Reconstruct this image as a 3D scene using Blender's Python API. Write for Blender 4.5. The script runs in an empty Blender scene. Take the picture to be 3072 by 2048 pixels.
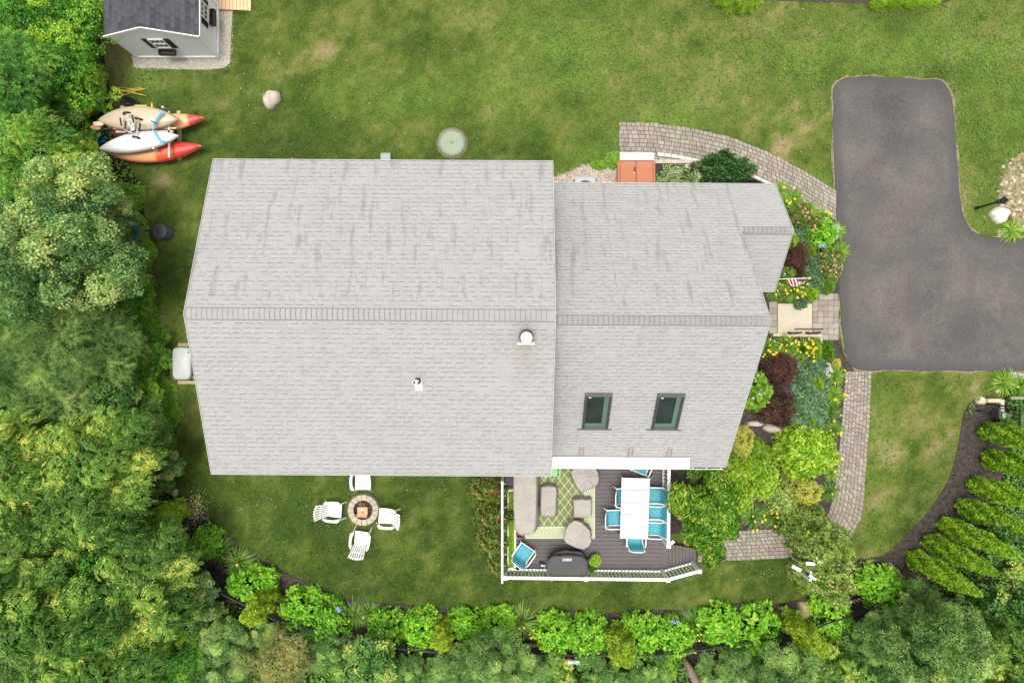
import bpy, math, random
import numpy as np
from mathutils import Vector, Matrix
from mathutils.geometry import tessellate_polygon
R = math.radians
scene = bpy.context.scene
C = scene.collection
random.seed(7); rng = np.random.default_rng(7)

# ------------------------------------------------------------------ camera, sky, sun, exposure
H = 23.3; F = 2048.0            # a drone straight above the yard; F = focal length in photo pixels
cam_d = bpy.data.cameras.new('camera'); cam_d.lens = 24; cam_d.sensor_width = 36; cam_d.clip_end = 500
cam = bpy.data.objects.new('camera', cam_d); C.objects.link(cam); cam.location = (0, 0, H)
scene.camera = cam
SUN_EL, SUN_AZ = 86, 270        # azimuth clockwise from north (+Y)
w = bpy.data.worlds.new("World"); scene.world = w; w.use_nodes = True
wn = w.node_tree; bg = wn.nodes['Background']
sky = wn.nodes.new('ShaderNodeTexSky'); sky.sky_type = 'NISHITA'; sky.sun_disc = False
sky.sun_elevation = R(SUN_EL); sky.sun_rotation = R(SUN_AZ); sky.dust_density = 4; sky.air_density = 1
hs = wn.nodes.new('ShaderNodeHueSaturation'); hs.inputs['Saturation'].default_value = 0.12
wn.links.new(sky.outputs[0], hs.inputs['Color']); wn.links.new(hs.outputs[0], bg.inputs[0])
bg.inputs[1].default_value = 0.15
sd = bpy.data.lights.new('sun', 'SUN'); sd.energy = 1.6; sd.angle = R(22); sd.color = (1, .965, .90)
sun = bpy.data.objects.new('sun', sd); C.objects.link(sun)
az, el = R(SUN_AZ), R(SUN_EL)
sdir = Vector((math.sin(az)*math.cos(el), math.cos(az)*math.cos(el), math.sin(el)))
sun.rotation_euler = sdir.to_track_quat('Z', 'Y').to_euler(); sun.location = (0, 0, 40)
vs = scene.view_settings; vs.view_transform = 'Standard'; vs.look = 'None'; vs.gamma = 1
vs.exposure = 0.72
scene.cycles.max_bounces = 6; scene.cycles.diffuse_bounces = 4; scene.cycles.glossy_bounces = 2
scene.cycles.transmission_bounces = 3; scene.cycles.transparent_max_bounces = 4

# ------------------------------------------------------------------ helpers
def P(px, py, z=0.0):           # the point at height z which the photo shows at pixel px,py
    k = (H - z) / F
    return Vector(((px-1536)*k, (1024-py)*k, z))
def PX(d, z=0.0): return d*(H-z)/F

class MB:
    def __init__(s): s.v = []; s.f = []; s.m = []
    def add(s, vs_, fs, mi=0):
        n = len(s.v); s.v += [tuple(a) for a in vs_]
        s.f += [[i+n for i in q] for q in fs]; s.m += [mi]*len(fs); return s
    def box(s, c, d, rz=0, mi=0, M=None):
        x, y, z = d[0]/2, d[1]/2, d[2]/2
        vs_ = [Vector(q) for q in ((-x,-y,-z),(x,-y,-z),(x,y,-z),(-x,y,-z),(-x,-y,z),(x,-y,z),(x,y,z),(-x,y,z))]
        T = Matrix.Translation(c) @ (M if M is not None else Matrix.Rotation(rz, 4, 'Z'))
        return s.add([T @ q for q in vs_], [(3,2,1,0),(4,5,6,7),(0,1,5,4),(1,2,6,5),(2,3,7,6),(3,0,4,7)], mi)
    def bar(s, a, b, wd, th, mi=0):     # box along a->b, wd horizontal, th vertical-ish
        a, b = Vector(a), Vector(b); d = b-a; L = d.length; d.normalize()
        side = d.cross(Vector((0,0,1)))
        if side.length < 1e-3: side = Vector((1,0,0))
        side.normalize(); up = side.cross(d).normalized()
        M = Matrix((( d.x, side.x, up.x, 0), (d.y, side.y, up.y, 0), (d.z, side.z, up.z, 0), (0,0,0,1)))
        return s.box((a+b)/2, (L, wd, th), M=M, mi=mi)
    def tube(s, pts, r, n=8, mi=0, caps=True):
        pts = [Vector(p) for p in pts]; rs = r if isinstance(r, (list, tuple)) else [r]*len(pts)
        vs_ = []; prev = None
        for i, p in enumerate(pts):
            d = (pts[min(i+1, len(pts)-1)] - pts[max(i-1, 0)]).normalized()
            u = d.cross(Vector((0,0,1)) if abs(d.z) < .95 else Vector((1,0,0))).normalized()
            if prev is not None:
                q = prev - d*prev.dot(d)
                if q.length > 1e-4: u = q.normalized()
            prev = u; v2 = d.cross(u)
            for k in range(n):
                a = 2*math.pi*k/n; vs_.append(p + (u*math.cos(a)+v2*math.sin(a))*rs[i])
        fs = [(i*n+k, i*n+(k+1) % n, (i+1)*n+(k+1) % n, (i+1)*n+k) for i in range(len(pts)-1) for k in range(n)]
        if caps: fs += [tuple(range(n))[::-1], tuple(range((len(pts)-1)*n, len(pts)*n))]
        return s.add(vs_, fs, mi)
    def lathe(s, prof, c=(0,0,0), n=20, sx=1, sy=1, mi=0):
        c = Vector(c); vs_ = [c+Vector((r*math.cos(2*math.pi*k/n)*sx, r*math.sin(2*math.pi*k/n)*sy, z)) for r, z in prof for k in range(n)]
        fs = [(i*n+k, i*n+(k+1) % n, (i+1)*n+(k+1) % n, (i+1)*n+k) for i in range(len(prof)-1) for k in range(n)]
        if prof[0][0] > 1e-4: fs.append(tuple(range(n))[::-1])
        if prof[-1][0] > 1e-4: fs.append(tuple(range((len(prof)-1)*n, len(prof)*n)))
        return s.add(vs_, fs, mi)
    def prism(s, poly, z0, z1, mi=0):   # poly ccw list of xy
        n = len(poly); tri = tessellate_polygon([[Vector((p[0], p[1], 0)) for p in poly]])
        vs_ = [(p[0], p[1], z0) for p in poly]+[(p[0], p[1], z1) for p in poly]
        fs = []
        for t in tri:
            a, b, c = [Vector((poly[i][0], poly[i][1], 0)) for i in t]
            t = tuple(t) if (b-a).cross(c-a).z > 0 else tuple(t)[::-1]
            fs.append(tuple(i+n for i in t)); fs.append(t[::-1])
        ar = sum(poly[i][0]*poly[(i+1) % n][1]-poly[(i+1) % n][0]*poly[i][1] for i in range(n))
        for i in range(n):
            j = (i+1) % n; q = (i, j, j+n, i+n); fs.append(q if ar > 0 else q[::-1])
        return s.add(vs_, fs, mi)
    def build(s, name, mat, parent=None, smooth=False, bevel=0, local=False, loc=None):
        me = bpy.data.meshes.new(name); o = bpy.data.objects.new(name, me); C.objects.link(o)
        vs_ = [Vector(q) for q in s.v]
        if parent is not None:
            o.parent = parent
            if not local:
                T = WM(parent).inverted(); vs_ = [T @ q for q in vs_]
        elif loc is not None:
            o.location = loc; l = Vector(loc)
            if not local: vs_ = [q-l for q in vs_]
        me.from_pydata([tuple(q) for q in vs_], [], s.f)
        for m in (mat if isinstance(mat, (list, tuple)) else [mat]): me.materials.append(m)
        me.polygons.foreach_set('material_index', s.m)
        if smooth: me.polygons.foreach_set('use_smooth', [True]*len(s.f))
        me.update()
        if bevel:
            b = o.modifiers.new('bevel', 'BEVEL'); b.width = bevel; b.segments = 2; b.limit_method = 'ANGLE'; b.angle_limit = R(40)
        return o
def WM(o):
    m = Matrix.Translation(o.location) @ o.rotation_euler.to_matrix().to_4x4() @ Matrix.Diagonal((*o.scale, 1))
    return WM(o.parent) @ m if o.parent else m
def thing(name, label, cat, loc=(0,0,0), rz=0, group=None, sc=1):
    o = bpy.data.objects.new(name, None); C.objects.link(o); o.location = loc; o.rotation_euler = (0,0,rz); o.scale = (sc,)*3
    o.empty_display_size = .2; return tag(o, label, cat, group)
def tag(o, label=None, cat=None, group=None, kind=None):
    if label: o['label'] = label
    if cat: o['category'] = cat
    if group: o['group'] = group
    if kind: o['kind'] = kind
    return o
def struct(o): o['kind'] = 'structure'; return o
def dup(root, loc, rz=0, label=None, group=None, sc=None):
    r = root.copy(); C.objects.link(r); r.location = loc; r.rotation_euler = (0,0,rz)
    if sc is not None: r.scale = (sc,)*3 if not isinstance(sc, tuple) else sc
    if label: r['label'] = label
    if group: r['group'] = group
    for ch in list(root.children):
        c = ch.copy(); C.objects.link(c); c.parent = r
        for g in ch.children:
            d = g.copy(); C.objects.link(d); d.parent = c
    return r

# ------------------------------------------------------------------ materials
class NT:
    def __init__(s, name):
        s.mat = bpy.data.materials.new(name); s.mat.use_nodes = True; s.t = s.mat.node_tree; s.n = s.t.nodes
        s.b = s.n['Principled BSDF']; s.out = s.n['Material Output']
    def node(s, typ, **kw):
        n = s.n.new(typ)
        for k, v in kw.items(): setattr(n, k, v)
        return n
    def link(s, a, b): s.t.links.new(a, b)
    def set(s, sock, v):
        if isinstance(v, bpy.types.NodeSocket): s.link(v, sock)
        elif v is not None: sock.default_value = v
    def m(s, op, a, b=None, c=None):
        n = s.node('ShaderNodeMath', operation=op); s.set(n.inputs[0], a)
        if b is not None: s.set(n.inputs[1], b)
        if c is not None: s.set(n.inputs[2], c)
        return n.outputs[0]
    def obj(s): return s.node('ShaderNodeTexCoord').outputs['Object']
    def sep(s, v):
        n = s.node('ShaderNodeSeparateXYZ'); s.link(v, n.inputs[0]); return n.outputs
    def comb(s, x, y, z=0.0):
        n = s.node('ShaderNodeCombineXYZ'); s.set(n.inputs[0], x); s.set(n.inputs[1], y); s.set(n.inputs[2], z); return n.outputs[0]
    def noise(s, vec, scale, detail=3, rough=.55):
        n = s.node('ShaderNodeTexNoise'); s.link(vec, n.inputs['Vector']); n.inputs['Scale'].default_value = scale
        n.inputs['Detail'].default_value = detail; n.inputs['Roughness'].default_value = rough; return n.outputs['Fac']
    def white(s, vec):
        n = s.node('ShaderNodeTexWhiteNoise', noise_dimensions='3D'); s.link(vec, n.inputs['Vector']); return n.outputs
    def ramp(s, fac, stops, interp='LINEAR'):
        n = s.node('ShaderNodeValToRGB'); s.set(n.inputs[0], fac); r = n.color_ramp; r.interpolation = interp
        while len(r.elements) < len(stops): r.elements.new(.5)
        for e, (p, c) in zip(r.elements, stops):
            e.position = p; e.color = (*c, 1) if len(c) == 3 else c
        return n.outputs[0]
    def mix(s, fac, a, b, typ='MIX'):
        n = s.node('ShaderNodeMix', data_type='RGBA', blend_type=typ); s.set(n.inputs[0], fac)
        for i, q in ((6, a), (7, b)):
            s.set(n.inputs[i], (*q, 1) if isinstance(q, tuple) and len(q) == 3 else q)
        return n.outputs[2]
    def attr(s, name):
        n = s.node('ShaderNodeAttribute'); n.attribute_name = name; return n.outputs
    def bump(s, h, strength=.3, dist=.02):
        n = s.node('ShaderNodeBump'); n.inputs['Strength'].default_value = strength; n.inputs['Distance'].default_value = dist
        s.link(h, n.inputs['Height']); s.link(n.outputs[0], s.b.inputs['Normal'])
    def fin(s, col, rough=.7, spec=.3, metal=0):
        s.set(s.b.inputs['Base Color'], (*col, 1) if isinstance(col, tuple) and len(col) == 3 else col)
        s.set(s.b.inputs['Roughness'], rough); s.b.inputs['Specular IOR Level'].default_value = spec
        s.b.inputs['Metallic'].default_value = metal; return s.mat
def mul(c, k): return tuple(min(1, x*k) for x in c)
_mc = {}
def M(name, col, rough=.6, var=.12, scale=6, bump=0, bscale=None, metal=0, spec=.3):
    if name in _mc: return _mc[name]
    t = NT(name); o = t.obj(); n = t.noise(o, scale, 5)
    c = t.ramp(n, [(.3, mul(col, 1-var)), (.7, mul(col, 1+var))])
    if bump: t.bump(t.noise(o, bscale or scale*4, 4), bump, .01)
    _mc[name] = t.fin(c, rough, spec, metal); return _mc[name]
def leafmat(name, stops, trans=.25, rough=.5, spec=.25, hue=.35, hs_=1.3, gain=2.1, lush=None):
    stops = [(p, tuple(min(.78, q*gain) for q in c)) for p, c in stops]; trans = min(.45, trans*1.5)
    t = NT(name); a = t.attr('tone'); o = t.obj(); oi = t.node('ShaderNodeObjectInfo').outputs['Random']
    n = t.noise(o, hs_, 2)
    f = t.m('ADD', a['Fac'], t.m('MULTIPLY', t.m('SUBTRACT', n, .5), hue))
    f = t.m('ADD', f, t.m('MULTIPLY', t.m('SUBTRACT', oi, .5), .26))
    c = t.ramp(f, stops)
    if lush: c = t.mix(t.m('MULTIPLY', t.attr('lush')[2], .85), c, lush)
    t.fin(c, rough, spec)
    tr = t.node('ShaderNodeBsdfTranslucent'); t.link(c, tr.inputs[0])
    mx = t.node('ShaderNodeMixShader'); mx.inputs[0].default_value = trans
    t.link(t.b.outputs[0], mx.inputs[1]); t.link(tr.outputs[0], mx.inputs[2]); t.link(mx.outputs[0], t.out.inputs[0])
    return t.mat
def tonemat(name, stops, rough=.8, spec=.2, bump=.0, noise=.0, nscale=20):
    t = NT(name); a = t.attr('tone'); f = a['Fac']; o = t.obj()
    if noise: f = t.m('ADD', f, t.m('MULTIPLY', t.m('SUBTRACT', t.noise(o, nscale, 4), .5), noise))
    if bump: t.bump(t.noise(o, nscale*2, 4), bump, .01)
    return t.fin(t.ramp(f, stops), rough, spec)

# ------------------------------------------------------------------ numpy meshes
def npmesh(name, V, F_, tone=None, mat=None, parent=None, smooth=False, loc=None, mi=None):
    me = bpy.data.meshes.new(name); nv, (nf, k) = len(V), F_.shape
    me.vertices.add(nv); me.vertices.foreach_set('co', np.ascontiguousarray(V, dtype=np.float32).ravel())
    me.loops.add(nf*k); me.loops.foreach_set('vertex_index', np.ascontiguousarray(F_, dtype=np.int32).ravel())
    me.polygons.add(nf); me.polygons.foreach_set('loop_start', np.arange(0, nf*k, k, dtype=np.int32))
    if mi is not None: me.polygons.foreach_set('material_index', np.ascontiguousarray(mi, dtype=np.int32))
    if smooth: me.polygons.foreach_set('use_smooth', np.ones(nf, dtype=bool))
    if tone is not None:
        a = me.attributes.new('tone', 'FLOAT', 'POINT'); a.data.foreach_set('value', np.ascontiguousarray(tone, dtype=np.float32))
    me.update(calc_edges=True)
    for m_ in (mat if isinstance(mat, (list, tuple)) else [mat]): me.materials.append(m_)
    o = bpy.data.objects.new(name, me); C.objects.link(o)
    if parent is not None: o.parent = parent
    if loc is not None: o.location = loc
    return o
def nrm(a): return a/np.maximum(np.linalg.norm(a, axis=-1, keepdims=True), 1e-6)
LT = {'broad': (np.array([(0,0,0),(.3,-.5,.10),(.72,-.36,.06),(1,0,-.12),(.72,.36,.06),(.3,.5,.10)]), np.array([(0,1,2,3),(0,3,4,5)])),
      'diamond': (np.array([(0,0,0),(.45,-.5,.06),(1,0,-.06),(.45,.5,.06)]), np.array([(0,1,2,3)])),
      'blade': (np.array([(0,-.5,0),(1,0,0),(0,.5,0)]), np.array([(0,1,2)]))}
def leaves(pos, dr, nm, L, W, tone, shape='diamond', edge=None):
    T, Fc = LT[shape]; x = nrm(dr); z = nm-(nm*x).sum(-1, keepdims=True)*x; z = nrm(z); y = np.cross(z, x)
    L = np.broadcast_to(np.asarray(L, float), (len(pos),))[:, None, None]; W = np.broadcast_to(np.asarray(W, float), (len(pos),))[:, None, None]
    V = pos[:, None, :] + x[:, None, :]*T[None, :, 0:1]*L + y[:, None, :]*T[None, :, 1:2]*W + z[:, None, :]*T[None, :, 2:3]*L
    n, k = len(pos), len(T)
    F_ = (np.arange(n)*k)[:, None, None] + Fc[None]
    tn = np.repeat(tone, k).reshape(n, k)
    if edge is not None: tn = tn + np.where(np.abs(T[None, :, 1]) > .2, 0, edge)
    return V.reshape(-1, 3), F_.reshape(-1, Fc.shape[1]), tn.ravel()
def rnd(n): return nrm(rng.normal(size=(n, 3)))
def spray_t(kind):
    if kind == 'rosette':
        n = 11; k = np.arange(n); a = k*2.4; r = .15+.85*np.sqrt(k/n)
        p = np.stack([r*np.cos(a)*.7, r*np.sin(a)*.7, -.25*r*r], 1); d = np.stack([np.cos(a), np.sin(a), -.25-.3*r], 1)
        m_ = np.stack([np.cos(a)*.25, np.sin(a)*.25, np.ones(n)], 1); return p, nrm(d), nrm(m_)
    if kind == 'star':
        a = np.array([0,1.2,2.5,3.7,5.0, .6,3.1]); n = 7; r = np.array([.12]*5+[.05]*2)
        p = np.stack([r*np.cos(a), r*np.sin(a), np.array([0]*5+[.18]*2)], 1); d = np.stack([np.cos(a), np.sin(a), np.array([-.12]*5+[.25]*2)], 1)
        return p, nrm(d), np.tile([0., 0, 1.], (n, 1))
    if kind == 'frond':
        n = 13; p = []; d = []
        for i in range(n):
            if i == n-1: u, sd_ = 1, 0
            else: u, sd_ = (i//2+1)/7, (1 if i % 2 else -1)
            p.append((u*1.0, 0, -.25*u*u)); d.append((.55 if sd_ else 1, sd_*.9, -.2))
        return np.array(p), nrm(np.array(d)), np.tile([0., 0, 1.], (n, 1))
    if kind == 'needle':
        n = 30; u = (np.arange(n)/n); a = np.arange(n)*2.4
        p = np.stack([u, 0*u, .1*u], 1); d = np.stack([.75+0*a, np.cos(a)*.75, np.sin(a)*.75], 1)
        return p, nrm(d), nrm(np.stack([0*a, -np.sin(a), np.cos(a)], 1)+.01)
    if kind == 'puff':
        n = 10; p = rnd(n)*.6; p[:, 2] *= .5; d = rnd(n); d[:, 2] *= .4; m_ = rnd(n)*.5; m_[:, 2] += 1
        return p, nrm(d), nrm(m_)
def sprays(cen, out, kind, size, L, W, shape, tone, tvar=.12, jit=.25, upmix=.5, axis=None, edge=None):
    n = len(cen); p, d, m_ = spray_t(kind); l = len(p)
    z = nrm(out*(1-upmix) + np.array([0, 0, 1.])*upmix + rng.normal(size=(n, 3))*jit*.6)
    ax = (out if axis is None else axis) + rng.normal(size=(n, 3))*.6
    x = nrm(ax-(ax*z).sum(-1, keepdims=True)*z); y = np.cross(z, x)
    Rm = np.stack([x, y, z], 2); s = (size*rng.uniform(.7, 1.25, n))[:, None, None]
    pos = cen[:, None, :] + np.einsum('nij,lj->nli', Rm, p)*s
    dd = np.einsum('nij,lj->nli', Rm, d) + rng.normal(size=(n, l, 3))*jit*.6
    mm = np.einsum('nij,lj->nli', Rm, m_) + rng.normal(size=(n, l, 3))*jit
    tn = np.repeat(tone, l) + rng.normal(size=n*l)*tvar
    N = n*l
    return leaves(pos.reshape(N, 3), dd.reshape(N, 3), nrm(mm.reshape(N, 3)), L*rng.uniform(.7, 1.25, N), W*rng.uniform(.75, 1.2, N), tn, shape, edge)
def cat_(parts):
    V = []; F_ = []; T = []; o = 0
    for v, f, t in parts: V.append(v); F_.append(f+o); T.append(t); o += len(v)
    return np.concatenate(V), np.concatenate(F_), np.concatenate(T)
def lobes(nl, rx, rz, lr, squash=.75, top=.35, seed=0):
    g = np.random.default_rng(seed); i = np.arange(nl)+.5; ph = i*2.39996; zz = 1-(1+top)*i/nl
    rr = np.sqrt(np.clip(1-zz*zz, 0, 1)); k = g.uniform(.45, 1.08, nl)
    c = np.stack([rr*np.cos(ph)*rx*k, rr*np.sin(ph)*rx*k, zz*rz*k], 1)+g.normal(size=(nl, 3))*rx*.12
    return c, lr*rx*g.uniform(.75, 1.3, nl)
def crown(seed, rx=2., rz=1.6, nl=22, lr=.36, n=1600, kind='rosette', size=.16, L=.11, W=.06, shape='broad', tv=.16, upmix=.45, sq=.8, top=.35, jit=.34, edge=None, lv=.2):
    global rng
    rng = np.random.default_rng(seed); c, r = lobes(nl, rx, rz, lr, top=top, seed=seed)
    pick = rng.choice(nl, n, p=r**2/(r**2).sum()); d = rnd(n); d[:, 2] = np.where(d[:, 2] < -.25, -d[:, 2], d[:, 2])
    rad = r[pick]*rng.uniform(.72, 1.08, n); cen = c[pick]+d*rad[:, None]*np.array([1, 1, sq])
    lt = rng.normal(size=nl)*lv; tone = .45+lt[pick]+rng.normal(size=n)*tv*.6+np.where(rng.random(n) < .035, .35, 0)
    ax = d+nrm(c[pick])*.6; ax[:, 2] -= .3
    return sprays(cen, d, kind, size, L, W, shape, tone, tv*.7, jit, upmix, ax, edge)
def dome_pts(n, rx, ry, h, seed, lump=.12, full=False, low=.0):
    g = np.random.default_rng(seed); u = g.uniform(low, 1, n); a = g.uniform(0, 2*np.pi, n); zz = u if not full else u
    rr = np.sqrt(1-zz*zz); ph = g.uniform(0, 6.28, 6)
    lm = 1+lump*(np.sin(3*a+ph[0])*.5+np.sin(5*a+ph[1]+zz*4)*.4+np.sin(8*a+ph[2]-zz*6)*.35+np.sin(2*a+7*zz+ph[3])*.4)
    p = np.stack([rr*np.cos(a)*rx*lm, rr*np.sin(a)*ry*lm, zz*h*(1+(lm-1)*.8)], 1)
    d = nrm(np.stack([rr*np.cos(a)/rx, rr*np.sin(a)/ry, zz/h+.15], 1)); return p, d
def shrub_mesh(seed, rx, ry, h, n, kind, size, L, W, shape, tv=.15, upmix=.4, lump=.12, jit=.3, base=.45, edge=None, low=0., inner=.25):
    global rng
    p, d = dome_pts(n, rx, ry, h, seed, lump, low=low); rng = np.random.default_rng(seed+99)
    k = np.where(rng.random(n) < inner, rng.uniform(.6, .95, n), rng.uniform(.93, 1.06, n)); p = p*k[:, None]
    tone = base+rng.normal(size=n)*tv*.6
    return sprays(p, d, kind, size, L, W, shape, tone, tv*.7, jit, upmix, None, edge)
def resample(pts, n, closed=False):
    pts = np.array(pts, float)
    if closed: pts = np.vstack([pts, pts[:1]])
    s = np.r_[0, np.cumsum(np.linalg.norm(np.diff(pts, axis=0), axis=1))]; t = np.linspace(0, s[-1], n+(1 if closed else 0))
    o = np.stack([np.interp(t, s, pts[:, i]) for i in range(pts.shape[1])], 1)
    return o[:-1] if closed else o
def smooth_poly(pts, n=60, it=3):
    q = resample(pts, n, True)
    for _ in range(it): q = (np.roll(q, 1, 0)+2*q+np.roll(q, -1, 0))/4
    return q
def inpoly(x, y, poly):
    poly = np.asarray(poly); ins = np.zeros(len(x), bool); n = len(poly); j = n-1
    for i in range(n):
        xi, yi = poly[i, 0], poly[i, 1]; xj, yj = poly[j, 0], poly[j, 1]
        c = ((yi > y) != (yj > y)) & (x < (xj-xi)*(y-yi)/((yj-yi)+1e-12)+xi); ins ^= c; j = i
    return ins
def PP(pts, z=0.): return np.array([tuple(P(a, b, z))[:2] for a, b in pts])
def vn2(x, y, s, seed=0):       # cheap value noise on arrays
    g = np.random.default_rng(seed); T = g.random((64, 64)); u = x*s+100.; v = y*s+100.; i = np.floor(u).astype(int); j = np.floor(v).astype(int)
    fu = u-i; fv = v-j; fu = fu*fu*(3-2*fu); fv = fv*fv*(3-2*fv); q = lambda a, b: T[a % 64, b % 64]
    return (q(i, j)*(1-fu)+q(i+1, j)*fu)*(1-fv)+(q(i, j+1)*(1-fu)+q(i+1, j+1)*fu)*fv
# ------------------------------------------------------------------ ground
edge_bed = [(533,1478),(579,1503),(620,1540),(661,1582),(702,1623),(744,1656),(800,1687),(855,1716),(905,1738),(955,1758),(996,1778),(1040,1796),(1142,1806),(1244,1814),(1329,1827),(1414,1830),(1502,1836),(1570,1836),(1655,1827),(1706,1827),(1774,1837),(1842,1839),(1910,1826),(2012,1828),(2080,1832),(2152,1817),(2213,1808),(2305,1814),(2381,1803),(2438,1783),(2500,1752),(2549,1702),(2575,1676),(2640,1672),(2672,1650),(2715,1608),(2762,1562),(2798,1516),(2844,1443),(2865,1380),(2879,1313),(2889,1246),(2903,1215),(2924,1196),(3000,1178),(3200,1176)]
edge_left = [(262,-200),(268,0),(300,120),(325,230),(335,330),(345,430),(425,560),(440,700),(452,900),(478,1000),(508,1100),(525,1250),(530,1400),(533,1478)]
forest_poly = PP(edge_left+edge_bed[1:]+[(4200,1176),(4200,3600),(-1500,3600),(-1500,-900),(262,-900)])
drive_px = [(2497,262),(2508,243),(2540,231),(2620,230),(2700,234),(2760,238),(2810,234),(2838,247),(2855,285),(2862,340),(2870,440),(2876,550),(2888,640),(2910,690),(2945,708),(3010,712),(3600,722),(3600,1118),(3072,1114),(2750,1112),(2560,1110),(2542,1092),(2525,1000),(2515,880),(2510,700),(2505,560),(2500,420)]
top_edge = [(1856,367),(1950,369),(2080,386),(2200,415),(2300,455),(2400,507),(2508,572)]
top_low = [(1856,466),(1955,468),(2080,488),(2190,512),(2290,548),(2390,598),(2506,664)]
out_edge = [(2612,1113),(2608,1250),(2597,1400),(2590,1500),(2580,1560),(2550,1612),(2500,1650),(2430,1668),(2300,1675),(2180,1680),(2092,1684)]
in_edge = [(2535,1113),(2525,1250),(2510,1400),(2496,1500),(2488,1530),(2475,1552),(2450,1570),(2400,1580),(2300,1586),(2190,1592),(2092,1600)]
bed_px = [(2100,540),(2270,540),(2330,570),(2400,602),(2470,645),(2520,690),(2516,885),(2440,880),(2310,900),(2310,1010),(2435,1010),(2520,1015),(2530,1060),(2548,1090),(2565,1116)]+in_edge[1:]+[(2010,1600),(2010,1370),(2100,1370)]
nbed_px = [(1953,490),(2120,508),(2250,535),(2330,570),(2300,640),(1953,640)]
gravel_px = [(1650,540),(1700,520),(1750,500),(1800,490),(1862,486),(1862,640),(1650,640)]
shedpad_px = [(395,165),(403,205),(620,210),(672,205),(690,190),(697,40),(700,-300),(420,-300)]
house_px = [(640,1420),(640,600),(1640,600),(2200,640),(2200,1380),(1990,1380),(1990,1720),(1540,1720),(1540,1400)]
DRY = [(500,540,60,30,.5),(520,700,40,60,.22),(2340,400,60,50,.42),(2370,480,60,45,.4),(2300,330,60,80,.2),(2700,1390,70,60,.35),(2730,1310,90,60,.25),(2690,1500,60,60,.4),(960,200,110,50,.28),(900,170,60,50,.2),(700,330,40,60,.2),(480,1000,35,90,.35),(512,1130,20,60,.4),(430,640,40,60,.2),(2850,320,40,60,.25),(2870,130,60,60,.3),(3010,120,50,80,.2),(2880,600,30,90,.3),(300,60,25,70,.45),(330,200,40,60,.5),(370,260,60,30,.35),(1300,420,60,30,.15),(1480,460,50,20,.2),(1270,1700,30,20,.35),(2900,1150,60,30,.3),(2750,1112,400,14,.4),(2040,300,120,40,.12),(1900,440,90,60,.1),(2440,300,40,140,.2),(1100,520,400,30,.05),(2600,1680,60,30,.25)]
LUSH = [(1200,300,150,50,.30),(2020,350,90,40,.35),(450,235,80,30,.45),(1500,250,60,60,.2),(1700,160,160,120,.28),(2350,200,200,80,.15),(2700,170,200,60,.2),(3000,300,120,160,.28),(1800,490,80,50,.25),(1950,430,80,40,.2),(2470,570,30,40,.3),(2640,1300,40,260,.15),(520,1050,40,100,.3),(2750,100,300,50,.15),(2900,680,80,40,.25)]
def gau(px, py, L):
    o = np.zeros(len(px))
    for a, b, sx, sy, k in L: o += k*np.exp(-((px-a)/sx)**2/2-((py-b)/sy)**2/2)
    return o
def lawn_tone(x, y):
    px = 1536+x*F/H; py = 1024-y*F/H
    t = .31+.26*(vn2(x, y, .45, 1)-.5)+.40*(vn2(x, y, 1.1, 2)-.5)+.36*(vn2(x, y, 2.6, 3)-.5)+.34*(vn2(x, y, 6.3, 4)-.5)+.2*(vn2(x, y, 13, 14)-.5)
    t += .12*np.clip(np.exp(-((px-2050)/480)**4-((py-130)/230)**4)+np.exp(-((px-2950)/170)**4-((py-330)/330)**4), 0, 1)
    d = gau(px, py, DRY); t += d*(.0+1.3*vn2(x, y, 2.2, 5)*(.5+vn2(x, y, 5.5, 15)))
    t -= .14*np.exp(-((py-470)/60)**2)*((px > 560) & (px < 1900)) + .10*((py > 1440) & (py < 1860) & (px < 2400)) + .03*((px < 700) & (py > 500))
    l = 1.5*gau(px, py, LUSH)*(.4+1.9*vn2(x, y, 1.7, 6)*(.4+vn2(x, y, 5, 16)))+.35*np.clip(vn2(x, y, .8, 26)-.62, 0, 1); return np.clip(t, 0, 1), np.clip(l, 0, 1)
xs = np.r_[-160, -80, -40, -26, np.arange(-20, 20.01, .18), 26, 40, 80, 160]; ys = np.r_[-160, -80, -40, -24, np.arange(-16, 16.01, .18), 24, 40, 80, 160]
X, Y = np.meshgrid(xs, ys); nx, ny = len(xs), len(ys); V = np.stack([X.ravel(), Y.ravel(), 0*X.ravel()], 1)
i0 = (np.arange(ny-1)[:, None]*nx+np.arange(nx-1)[None]).ravel(); Fq = np.stack([i0, i0+1, i0+nx+1, i0+nx], 1)
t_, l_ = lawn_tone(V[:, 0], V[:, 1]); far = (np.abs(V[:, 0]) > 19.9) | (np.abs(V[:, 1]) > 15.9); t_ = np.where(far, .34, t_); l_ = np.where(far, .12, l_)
GR = [(0., (.024,.052,.007)), (.22, (.048,.086,.011)), (.42, (.088,.128,.020)), (.62, (.150,.168,.038)), (.85, (.26,.205,.095)), (1., (.32,.25,.14))]
tt = NT('lawn_soil'); oc = tt.obj(); at_ = tt.attr('tone')['Fac'] if False else tt.attr('tone')[2]
ff = tt.m('ADD', at_, tt.m('MULTIPLY', tt.m('SUBTRACT', tt.noise(oc, 12, 5, .75), .5), .6))
ff = tt.m('ADD', ff, tt.m('MULTIPLY', tt.m('SUBTRACT', tt.noise(oc, 40, 3, .7), .5), .5))
colr = tt.mix(.3, tt.ramp(ff, GR), tt.ramp(tt.noise(oc, 3, 4), [(.3, (.045,.07,.015)), (.7, (.12,.15,.035))]))
lush = tt.attr('lush')[2]; colr = tt.mix(tt.m('MULTIPLY', lush, .85), colr, (.13,.22,.032))
tt.bump(tt.noise(oc, 50, 4), .6, .02); lawn_m = tt.fin(colr, .9, .1)
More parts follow.
